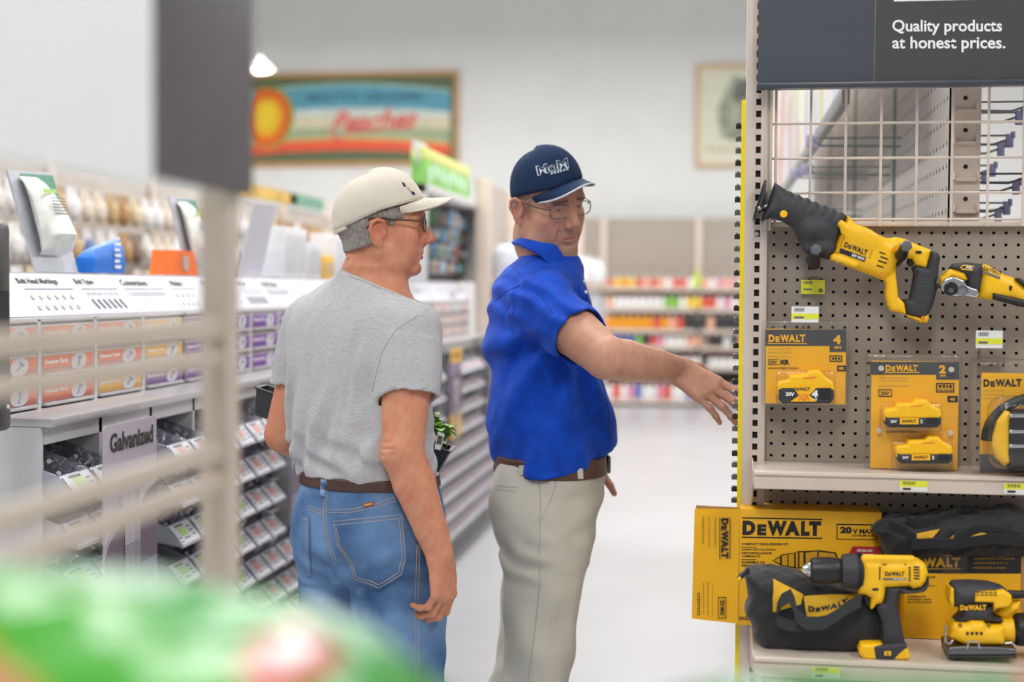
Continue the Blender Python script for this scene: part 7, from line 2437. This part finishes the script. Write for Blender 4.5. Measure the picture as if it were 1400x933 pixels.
# tray of seedlings in the crook of his left arm
t0, t1 = at(357, 530, 3.37), at(617, 616, 3.345)
TL = (t1 - t0).normalized()
TRY = thing('seedling_tray', 'black plastic tray of green seedlings held in front of the grey t-shirt', 'plant', (t0 + t1) / 2)
TN = Vector((-TL.y, TL.x, 0)).normalized()
TUp = TL.cross(TN).normalized()
if TUp.z < 0: TUp = -TUp
M_pot = mat('pot_black', '#34363a', 0.5, var=0.06)
mb = MB()
Ln = (t1 - t0).length
ncell = 4
for i in range(ncell):
    a = t0 + TL * (Ln * i / ncell)
    w_, h_ = Ln / ncell, 0.062
    f_ = lambda x, y, z: a + TL * x + TN * y + TUp * z
    top = [f_(0, -0.045, 0), f_(w_, -0.045, 0), f_(w_, 0.045, 0), f_(0, 0.045, 0)]
    bt = [f_(0.012, -0.033, -h_), f_(w_ - 0.012, -0.033, -h_), f_(w_ - 0.012, 0.033, -h_), f_(0.012, 0.033, -h_)]
    lip = [f_(-0.004, -0.05, 0.0), f_(w_ + 0.004, -0.05, 0.0), f_(w_ + 0.004, 0.05, 0.0), f_(-0.004, 0.05, 0.0)]
    lip2 = [p + TUp * 0.004 for p in lip]
    ins = [f_(0.004, -0.041, 0.004), f_(w_ - 0.004, -0.041, 0.004), f_(w_ - 0.004, 0.041, 0.004), f_(0.004, 0.041, 0.004)]
    soil = [p - TUp * 0.016 for p in ins]
    mb.loft([bt, top, lip, lip2, ins, soil])
mb.done('cell_tray', M_pot, TRY)
M_soil = mat('soil', '#3a2d24', 0.95, bump=1.0, bscale=200, var=0.4, vscale=90)
M_leaf = mat('leaf_green', '#9ccb45', 0.55, hex2='#6fa638', vscale=25, bump=0.2, bscale=90)
rnd = random.Random(3)
for i in range(1, ncell):
    a = t0 + TL * (Ln * (i + 0.5) / ncell)
    MB().box((-0.042, -0.036, -0.012), (0.042, 0.036, -0.002), 0.003, Matrix.Translation(a) @ Matrix((TL, TN, TUp)).transposed().to_4x4()).done('soil', M_soil, TRY)
for i in range(2, ncell):
    for j in range(11 if i == ncell - 1 else 4):
        base = t0 + TL * (Ln * (i + (0.08 + 0.08 * j if i == ncell - 1 else 0.15 + 0.2 * j)) / ncell) + TN * rnd.uniform(-0.03, 0.03)
        hgt = rnd.uniform(0.045, 0.075)
        top = base + Vector((rnd.uniform(-0.012, 0.012), rnd.uniform(-0.012, 0.012), hgt))
        pl_ = MB().tube([base, base.lerp(top, 0.5) + Vector((0.003, 0, 0)), top], 0.0014, 5).done('stem', mat('stem_green', '#8aa845', 0.6), TRY)
        for k in range(9):
            an = rnd.uniform(0, 6.28)
            dz = rnd.uniform(-0.5, 0.5)
            dr_ = Vector((math.cos(an), math.sin(an), dz)).normalized()
            L_ = rnd.uniform(0.02, 0.036)
            sd_ = dr_.cross(Vector((0, 0, 1))).normalized()
            up_ = sd_.cross(dr_)
            b_ = base.lerp(top, rnd.uniform(0.5, 1.0))
            rows = []
            for t in range(6):
                f_ = t / 5
                ww = 0.36 * L_ * math.sin(math.pi * min(1, f_ * 0.92 + 0.06)) ** 0.8
                c_ = b_ + dr_ * (L_ * f_) - up_ * (0.35 * L_ * f_ * f_)
                rows.append([c_ - sd_ * ww + up_ * ww * 0.3, c_ - up_ * 0.0004, c_ + sd_ * ww + up_ * ww * 0.3, c_ + up_ * 0.0006])
            MB().loft(rows).done('leaf', M_leaf, pl_, 1.2)
c_ = at(596, 610, 3.29)
q0, q1, q2, q3 = at(594, 614, 3.285), at(602, 616, 3.285), at(608, 594, 3.29), at(599, 590, 3.29)
PT = MB().prism([q0, q1, q2, q3], DV * 0.001).done('plant_tag', M_ink_w, TRY)
f_ = lambda a, b_: q0.lerp(q1, a).lerp(q3.lerp(q2, a), b_) - DV * 0.0008
MB().quad(f_(0.12, 0.3), f_(0.88, 0.3), f_(0.88, 0.82), f_(0.12, 0.82)).done('tag_picture', mat('tag_photo', '#6d6a52', 0.6, var=0.6, vscale=120), PT)

# ================================================================= man in blue
d1 = 3.5
FA = math.radians(4)
fw2 = RV * math.cos(FA) + DV * math.sin(FA)
rt2 = Vector((fw2.y, -fw2.x, 0))
ANG2 = math.atan2(rt2.y, rt2.x)
C2 = at(735, 418, d1)
PB = thing('person', 'person in royal blue polo, khaki trousers and navy cap reaching to the right', 'person', (C2.x, C2.y, 0))
yaw = math.radians(38)
f0 = RV * math.sin(yaw) - DV * math.cos(yaw)
RB = basis(f0, 15, 11)
lensB = at(781.5, 287, 3.392)
HB = Head(lensB - RB @ (Vector((0, 0.100 * 0.9, -0.003)) * 1.05), RB, 1.05, 0.95, 0.9, 0.97, -0.008)
shR2, shL2 = C2 + rt2 * 0.188 + Vector((0, 0, 0.0)), C2 - rt2 * 0.183
elR2, wrR2 = at(828, 489, 3.13), at(925, 505, 3.285)
elL2, wrL2 = at(760, 540, 3.73), at(798, 628, 3.71)
body = Vol(Vector((C2.x - 0.30, C2.y - 0.55, -0.02)), Vector((at(1015, 540, 3.3).x + 0.05, C2.y + 0.42, at(755, 205, d1).z)), 0.003)
face(body, HB, 1.05, 1.0)
HB.rc(body, [(0, -0.02, -0.055), (0, -0.03, -0.105)], [0.057, 0.058], 0.03)
nk2 = at(752, 368, d1)
body.rc(HB.w(0, -0.03, -0.09), nk2, 0.058, 0.068, 0.03)
body.ell(HB.w(0, 0.045, -0.112), [0.034, 0.03, 0.02], 0.03, R=HB.R)
body.ztube([st(350, 755, d1, 0.05, 0.05, ANG2), st(385, 740, d1, 0.14, 0.085, ANG2), st(420, 738, d1, 0.16, 0.095, ANG2), st(500, 742, d1, 0.165, 0.115, ANG2), st(590, 752, d1, 0.165, 0.125, ANG2), st(650, 751, d1, 0.155, 0.115, ANG2), st(700, 747, d1, 0.155, 0.105, ANG2), st(770, 748, d1, 0.14, 0.085, ANG2)], 0.03)
limb(body, [shR2, shR2.lerp(elR2, 0.5), elR2, elR2.lerp(wrR2, 0.28), elR2.lerp(wrR2, 0.7), wrR2], [0.058, 0.057, 0.048, 0.047, 0.0385, 0.0315], 0.025)
limb(body, [shL2, elL2, elL2.lerp(wrL2, 0.3), wrL2], [0.056, 0.045, 0.044, 0.03], 0.02)
tgt = at(1000, 556, 3.235)
fd2 = (tgt - wrR2).normalized()
Pn2 = DV * 0.85 - Vector((0, 0, 0.45)) - RV * 0.1
sd_ = 1 if fd2.cross((Pn2 - fd2 * Pn2.dot(fd2)).normalized()).z > 0 else -1
build_hand(body, wrR2, fd2, Pn2, sd_, [(-0.02, 0.25, 0.2), (0.08, 0.28, 0.2), (0.16, 0.32, 0.22), (0.24, 0.3, 0.22)], 0.07, 1.07, thumb_dir=fd2 * 0.7 + DV * 0.9)
build_hand(body, wrL2, Vector((0, 0, -1)) - RV * 0.05, -DV, 1 if (Vector((0, 0, -1)).cross(-DV)).dot(RV) > 0 else -1, [(0.3, 0.4, 0.3)] * 4, 0.03)
hR, hL = at(746, 742, 3.40), at(750, 742, 3.60)
kR, kL = at(733, 933, 3.40), at(715, 933, 3.62)
aR, aL = Vector((kR.x - 0.03, kR.y, 0.10)), Vector((kL.x - 0.08, kL.y, 0.10))
limb(body, [hR, kR, aR], [0.078, 0.054, 0.042], 0.03)
limb(body, [hL, kL, aL], [0.078, 0.054, 0.042], 0.03)
for a_ in (aR, aL):
    body.rc(a_ - Vector((0, 0, 0.05)) - fw2 * 0.03, a_ - Vector((0, 0, 0.062)) + fw2 * 0.12, 0.03, 0.025, 0.02)
body.done('body', M_skin, PB, 1, skin_tint(HB, '#cb9c82', '#c07e6a', brow='#4d3f38', stub='#8f8078'))
hair_band(HB, PB, M_hair2, low=-0.055, temple=0.048, grow=0.0012)
M_white = mat('piping_white', '#d8dadd', 0.7)
capw2, crownB = cap(HB, PB, M_navy, M_white, 15, 0.066, 0.028, 0.96, 0.034, 0.22, 9)
glasses(HB, PB, M_gfs, M_lens, 0.0255, 0.0165, False, 0.101, -0.004, 0.0011)
bvC = bvh_of(crownB)
M_thw = mat('thread_white', '#c9d3df', 0.7)
drape_text(bvC, 'MoM', (736, 241), (777, 230), (-3, -13), 0.0042, M_thw, PB, 0.05)
drape_text(bvC, 'MoM', (737.5, 239.5), (776, 229), (-2.6, -11), 0.0048, M_navy, PB, 0.0)
q = MB()
for k in range(6):
    pts = [drape(bvC, 753 + 4.0 * k + a, 239.5 - 1.15 * k + b_, 0.0052) for a, b_ in ((0, 0), (2.8, -0.8), (2.4, -3.4), (-0.4, -2.6))]
    if all(pts): q.bm.faces.new(q.ring(pts))
q.done('stitched_mark', M_thw, PB)
# polo shirt
v = Vol(Vector((C2.x - 0.34, C2.y - 0.58, at(750, 655, d1).z)), Vector((C2.x + 0.46, C2.y + 0.36, at(750, 318, d1).z)), 0.004)
v.ztube([st(350, 753, d1, 0.070, 0.066, ANG2), st(356, 751, d1, 0.085, 0.078, ANG2), st(364, 746, d1, 0.120, 0.094, ANG2), st(378, 739, d1, 0.158, 0.107, ANG2), st(405, 737, d1, 0.188, 0.120, ANG2), st(445, 738, d1, 0.196, 0.131, ANG2), st(500, 742, d1, 0.194, 0.138, ANG2), st(545, 748, d1, 0.192, 0.145, ANG2), st(585, 754, d1, 0.193, 0.1495, ANG2), st(610, 755, d1, 0.190, 0.147, ANG2), st(636, 752, d1, 0.181, 0.139, ANG2)], 0, ex=2.15, smooth=0.03)
v.rc(shR2 - rt2 * 0.09 + Vector((0, 0, 0.02)), shR2 - rt2 * 0.01, 0.062, 0.066, 0.04)
v.rc(shL2 + rt2 * 0.09 + Vector((0, 0, 0.02)), shL2 + rt2 * 0.01, 0.062, 0.062, 0.04)
hm2 = shR2.lerp(elR2, 0.60)
cyl_put(v, shR2 - (elR2 - shR2) * 0.12, hm2, 0.072, 0.0715, 0.035)
hm2l = shL2.lerp(elL2, 0.6)
cyl_put(v, shL2, hm2l, 0.066, 0.064, 0.03)


def foldB(X, Y, Z):
    u = (X - C2.x) * rt2.x + (Y - C2.y) * rt2.y
    f_ = (X - C2.x) * fw2.x + (Y - C2.y) * fw2.y
    h = Z - C2.z
    wv = wob(X, Y, Z, 13, 7.0)
    low = sstep(-h, 0.05, 0.3)
    # fan of folds running from the armpit down to the waist, and pull lines to the raised arm
    ang_ = np.arctan2(f_ - 0.07, -(h + 0.02) + 0.02)
    rad_ = np.sqrt((f_ - 0.07) ** 2 + (h + 0.02) ** 2)
    fan = np.sin(ang_ * 13 + 1.2 * wv) * sstep(rad_, 0.05, 0.16) * sstep(-h, 0.0, 0.1)
    pull = np.sin((f_ * 0.8 + h * 1.0 + 0.03 * wv) * 95) * np.exp(-((h - 0.015) / 0.07) ** 2)
    hem = np.sin((f_ * 1.0 + 0.05 * wv) * 62 + h * 20) * np.exp(-((h + 0.37) / 0.05) ** 2)
    d = 0.0110 * fan + 0.0045 * pull + 0.006 * hem + 0.0045 * wob(X, Y, Z, 24, 3.3) * (0.4 + low)
    d = d + 0.0055 * np.exp(-((f_ + 0.055 - 0.30 * (h + 0.1)) / 0.010) ** 2) * sstep(-h, 0.04, 0.1)
    return d.astype(np.float32)


v.put(foldB, v.lo, v.lo + v.h * v.n, op='d')
cyl_put(v, shR2.lerp(elR2, 0.42), hm2 + (elR2 - shR2) * 0.06, 0.056, 0.067, 0.004, 's')
v.rc(nk2 + Vector((0, 0, 0.02)), HB.w(0, -0.02, -0.05), 0.066, 0.064, 0.006, 's')
polo = v.done('polo_shirt', M_blue, PB, 2)
bvP = bvh_of(polo)
# collar: a folded band round the neck, open at the front
ca = at(752, 351, d1 - 0.01)
up_ = (Vector((0, 0, 1)) + fw2 * 0.5).normalized()
fr_ = (fw2 * 0.9 - DV * 0.3).normalized()
fr_ = (fr_ - up_ * fr_.dot(up_)).normalized()
sr_ = fr_.cross(up_)
ring_i, ring_t, ring_o, ring_o2 = [], [], [], []
NC = 40
for i in range(NC + 1):
    a = math.radians(20 + 320 * i / NC)                 # gap at the front
    dr_ = fr_ * math.cos(a) + sr_ * math.sin(a)
    frt = max(0.0, math.cos(a)) ** 1.5
    z_ = up_ * (0.034 - 0.046 * frt)
    ring_i.append(ca + dr_ * (0.070 + 0.012 * frt) + z_ - up_ * 0.03)
    ring_t.append(ca + dr_ * (0.073 + 0.012 * frt) + z_)
    ring_o.append(ca + dr_ * (0.101 + 0.014 * frt) + z_ - up_ * (0.046 + 0.014 * frt))
    ring_o2.append(ca + dr_ * (0.097 + 0.014 * frt) + z_ - up_ * (0.048 + 0.014 * frt))
q = MB()
q.loft([[a, b, c_, d_] for a, b, c_, d_ in zip(ring_i, ring_t, ring_o, ring_o2)])
q.done('collar', M_blue, PB, 0.8)
q = MB()
q.loft([[b.lerp(ca, 0.03) - up_ * 0.001 for b in ring_t], [b.lerp(ca, 0.06) - up_ * 0.035 for b in ring_t]], caps=False, closed=False)
q.done('collar_lining', mat('lining_navy', '#2a2d3c', 0.8), PB, 0.8)
lines(bvP, [[(690, 356), (712, 376), (736, 400), (756, 428)], [(668, 420), (690, 400), (712, 390)]], 0.0008, 0.0003, mat('polo_seam', '#0d2f92', 0.8), PB, 'shoulder_seam')
lines(bvP, [[(757, 495), (772, 478), (790, 462), (808, 450)]], 0.0008, 0.0003, MATS['polo_seam'], PB, 'hem_stitch')
lines(bvP, [[(799, 392), (803, 412), (808, 432)], [(822, 520), (832, 560), (834, 600), (828, 632)]], 0.0012, 0.0004, MATS['polo_seam'], PB, 'placket')
for x, y in ((801, 386), (803, 400)):
    hh = drape(bvP, x - 3, y, 0.002)
    if hh is not None: MB().sph(hh, (0.0045, 0.0045, 0.0045), 6).done('shirt_button', M_ink_w, PB)
# belt
v = Vol(Vector((C2.x - 0.28, C2.y - 0.30, at(750, 665, d1).z)), Vector((C2.x + 0.36, C2.y + 0.30, at(750, 605, d1).z)), 0.003)
v.ztube([st(620, 752, d1, 0.178, 0.136, ANG2), st(645, 752, d1, 0.184, 0.1405, ANG2)], 0, ex=2.2)
v.ztube([st(610, 752, d1, 0.160, 0.12, ANG2), st(655, 752, d1, 0.160, 0.12, ANG2)], 0.002, 's', ex=2.2)
belt = v.done('belt', mat('leather_tan', '#5d3d2e', 0.5, var=0.15, vscale=14), PB, 1)
bvB = bvh_of(belt)
bu = C2 + fw2 * 0.0
q0 = at(752, 634, d1) + fw2 * 0.143 - DV * 0.012
MB().box((-0.004, -0.022, -0.021), (0.004, 0.022, 0.021), 0.003, Matrix.Translation(q0) @ Matrix((fw2, Vector((-fw2.y, fw2.x, 0)), Vector((0, 0, 1)))).transposed().to_4x4()).done('buckle', M_chromed, PB)
# trousers
v = Vol(Vector((C2.x - 0.36, C2.y - 0.36, 0.0)), Vector((C2.x + 0.36, C2.y + 0.36, at(750, 622, d1).z)), 0.0042)
v.ztube([st(628, 752, d1, 0.174, 0.133, ANG2), st(650, 751, d1, 0.18, 0.137, ANG2), st(676, 748, d1, 0.184, 0.133, ANG2), st(700, 746, d1, 0.185, 0.126, ANG2), st(725, 746, d1, 0.182, 0.118, ANG2), st(755, 747, d1, 0.17, 0.10, ANG2)], 0, ex=2.2)
v.ell(at(707, 692, 3.40), (0.065, 0.08, 0.085), 0.05)
v.ell(at(707, 692, 3.58), (0.065, 0.08, 0.085), 0.05)
limb(v, [at(747, 735, 3.40), at(743, 800, 3.395), kR, Vector((kR.x - 0.02, kR.y, 0.4)), Vector((aR.x, aR.y, 0.06))], [0.112, 0.095, 0.080, 0.076, 0.074], 0.03)
limb(v, [at(750, 735, 3.60), at(738, 800, 3.61), kL, Vector((kL.x - 0.05, kL.y, 0.4)), Vector((aL.x, aL.y, 0.06))], [0.11, 0.095, 0.079, 0.076, 0.074], 0.03)
v.cut((0, 0, 0.03), (0, 0, -1), 0.002)
hb = at(747, 700, d1)


def foldK(X, Y, Z):
    f_ = (X - hb.x) * fw2.x + (Y - hb.y) * fw2.y
    h = Z - hb.z
    wv = wob(X, Y, Z, 14, 9.0)
    seat = np.exp(-((h + 0.09) / 0.05) ** 2) * sstep(-f_, -0.02, 0.06)
    d = 0.006 * np.sin((h + 0.5 * f_ + 0.03 * wv) * 100) * seat
    lg = sstep(-h, 0.1, 0.25)
    d = d + 0.004 * np.sin((f_ + 0.35 * h + 0.05 * wv) * 48) * lg + 0.0035 * wob(X, Y, Z, 28, 6.0)
    d = d + 0.004 * np.sin((h * 1.0 - 0.4 * f_ + 0.03 * wv) * 70) * np.exp(-((h - 0.02) / 0.07) ** 2) * sstep(f_, -0.05, 0.08)
    d = d + 0.008 * np.exp(-((f_ - 0.02 - 0.25 * (h + 0.2)) / 0.02) ** 2) * lg * 0.7
    return d.astype(np.float32)


v.put(foldK, v.lo, v.lo + v.h * v.n, op='d')
tro = v.done('trousers', M_khk, PB, 2)
bvT = bvh_of(tro)
lines(bvT, [[(737, 648), (739, 690), (738, 740), (738, 800), (732, 860), (722, 932)], [(759, 646), (760, 662), (754, 682), (742, 706), (737, 716)], [(679, 664), (692, 666), (706, 667)], [(680, 669), (692, 671), (706, 672)], [(706, 645), (712, 646)]], 0.0009, 0.0004, M_khk2, PB, 'seam_stitch')
q = MB()
for xa, ya, xb, yb in ((714, 636, 714, 650), (792, 640, 793, 655)):
    pts = [drape(bvB, xa + (xb - xa) * t, ya + (yb - ya) * t, 0.003) or drape(bvT, xa + (xb - xa) * t, ya + (yb - ya) * t, 0.003) for t in (0.05, 0.25, 0.5, 0.75, 1.0)]
    q = MB().strap([p for p in pts if p is not None], RV, 0.0065, 0.0014)
    q.done('belt_loop', M_khk, PB)
shoe('shoe', PB, aR + fw2 * 0.01, fw2)
shoe('shoe', PB, aL + fw2 * 0.01, fw2)
# ------------------------------------------------------------------ the display stand close to the camera
XS = -0.5
M_post = mat('post_beige', '#cdc0b3', 0.4, var=0.03)
yp = atX(306, 450, XS).y
zsb = atX(338, 272, XS).z
ST = thing('display_stand', 'beige slotted post with horizontal rails close to the camera on the left', 'shelving', (XS, yp, 0))
MB().box((XS - 0.02, yp - 0.016, 0), (XS + 0.012, yp + 0.016, 2.35), 0.003).done('post', M_post, ST)
for (y_, dz) in ((449, 0.022), (489, 0.018), (616, 0.02), (658, 0.02)):
    z_ = atX(300, y_, XS).z
    MB().box((XS - 0.008, 0.86, z_ - dz / 2), (XS + 0.006, yp, z_ + dz / 2), 0.004).done('rail', M_post, ST)
MB().box((XS - 0.02, 0.85, 0), (XS + 0.012, 0.88, 2.35), 0.003).done('post', M_post, ST)
MB().box((XS - 0.25, 0.88, 0), (XS + 0.22, yp, 0.12), 0.005).done('base_deck', M_post, ST)
SG = thing('stand_sign', 'large out of focus white sign with dark grey border above the near post', 'sign', (XS + 0.02, 0.95, zsb))
ye_ = atX(339, 150, XS + 0.02).y
ym = atX(212, 150, XS + 0.03).y
MB().box((XS + 0.013, 0.80, zsb), (XS + 0.026, ye_, 2.3), 0.002).done('sign_panel', mat('sign_charcoal', '#5f5b60', 0.5, var=0.03), SG)
zb_ = atX(150, 243, XS + 0.027).z
MB().box((XS + 0.0262, 0.80, zb_), (XS + 0.028, ym, 2.28)).done('white_field', mat('sign_white', '#fcfdfe', 0.5, var=0.01), SG)

# ------------------------------------------------------------------ glossy bags along the bottom edge
def bag_mat(name, seed):
    m_ = mat(name, '#dcd0be', 0.25, spec=0.6, bump=0.0)
    nt = m_.node_tree
    b = nt.nodes['Principled BSDF']
    a = nt.nodes.new('ShaderNodeAttribute')
    a.attribute_name = 'tint'
    nt.links.new(a.outputs['Color'], b.inputs['Base Color'])
    return m_


M_bagp = bag_mat('bag_film', 1)


def feed_bag(lab, cx, cy, z0, L, Wd, H_, ang, tint):
    """plump film bag, length L along its own axis, crimped at both ends"""
    T = thing('feed_bag', lab, 'bag', (cx, cy, z0))
    v = Vol((cx - L, cy - L, z0 - 0.01), (cx + L, cy + L, z0 + H_ + 0.03), 0.006)
    ca, sa = math.cos(ang), math.sin(ang)

    def fn(X, Y, Z):
        u = (X - cx) * ca + (Y - cy) * sa
        w_ = -(X - cx) * sa + (Y - cy) * ca
        t = np.clip(1 - (np.abs(u) / (L / 2)) ** 3.0, 0.02, 1)
        hw, hh = Wd / 2 * (0.86 + 0.14 * t), H_ / 2 * t ** 0.5 + 0.004
        q = ((np.abs(w_) / hw) ** 2.6 + (np.abs(Z - z0 - H_ / 2) / hh) ** 2.3) ** (1 / 2.4)
        d = (q - 1) * np.minimum(hw, hh)
        d = np.maximum(d, np.abs(u) - L / 2)
        return (d + 0.006 * wob(X, Y, Z, 28, cx * 9) + 0.003 * wob(X, Y, Z, 70, cy * 5)).astype(np.float32)
    v.put(fn, v.lo, v.lo + v.h * v.n, 0)
    v.cut((0, 0, z0), (0, 0, -1), 0.004)

    def tf(p):
        u = ((p[:, 0] - cx) * ca + (p[:, 1] - cy) * sa) / (L / 2)
        w_ = (-(p[:, 0] - cx) * sa + (p[:, 1] - cy) * ca) / (Wd / 2)
        return tint(u, w_, (p[:, 2] - z0) / H_)
    b = v.done('bag_body', M_bagp, T, 2, tf)
    return T


def bands(stops):
    cols = [(s_, np.array(lin(c_), np.float32)) for s_, c_ in stops]

    def f(t):
        out = np.tile(cols[0][1], (len(t), 1))
        for s_, c_ in cols[1:]:
            w_ = sstep(t, s_ - 0.008, s_ + 0.008)[:, None]
            out = out * (1 - w_) + c_ * w_
        return out
    return f


ZTAB = 1.19
TB = thing('display_table', 'low wooden display table under the glossy feed bags at the bottom edge', 'table', (-0.05, 0.66, 0))
MB().box((-0.72, 0.48, ZTAB - 0.03), (0.52, 0.84, ZTAB), 0.004).done('table_top', mat('table_wood', '#b79a72', 0.5, var=0.1), TB)
for x_ in (-0.68, 0.48):
    for y_ in (0.51, 0.81):
        MB().box((x_ - 0.02, y_ - 0.02, 0), (x_ + 0.02, y_ + 0.02, ZTAB - 0.03), 0.003).done('leg', MATS['table_wood'], TB)
b1 = bands([(-9, '#a9947f'), (-0.50, '#a8452f'), (-0.43, '#a39233'), (-0.38, '#38941c'), (0.3, '#278a2c')])


def tint1(u, w_, z):
    c = b1(w_ + 1.5 * (u - 0.28))
    k = sstep(w_ - 0.55 * (u - 0.28), 0.08, 0.22)[:, None]
    c = c * (1 - k) + np.array(lin('#9dbfa4'), np.float32) * k
    e = np.sqrt(((u - 0.80) / 0.062) ** 2 + ((w_ + 0.16) / 0.30) ** 2)
    b2 = bands([(-1, '#a8a09c'), (0.55, '#a83029'), (0.95, '#b5602a'), (1.12, '#278a2c')])
    k = (1 - sstep(e, 1.15, 1.25))[:, None]
    return c * (1 - k) + b2(e) * k


feed_bag('glossy green and cream feed bag blurred in the bottom left corner', -0.42, 0.66, ZTAB + 0.001, 0.56, 0.29, 0.155, 0.0, tint1)
b3 = bands([(-2, '#217a38'), (-0.35, '#2a8240'), (0.0, '#b54a36'), (0.2, '#2d8040')])
feed_bag('glossy green feed bag with a red stripe blurred along the bottom right', 0.20, 0.69, ZTAB + 0.001, 0.52, 0.27, 0.112, 0.0, lambda u, w_, z: b3(u + 0.2 * z))
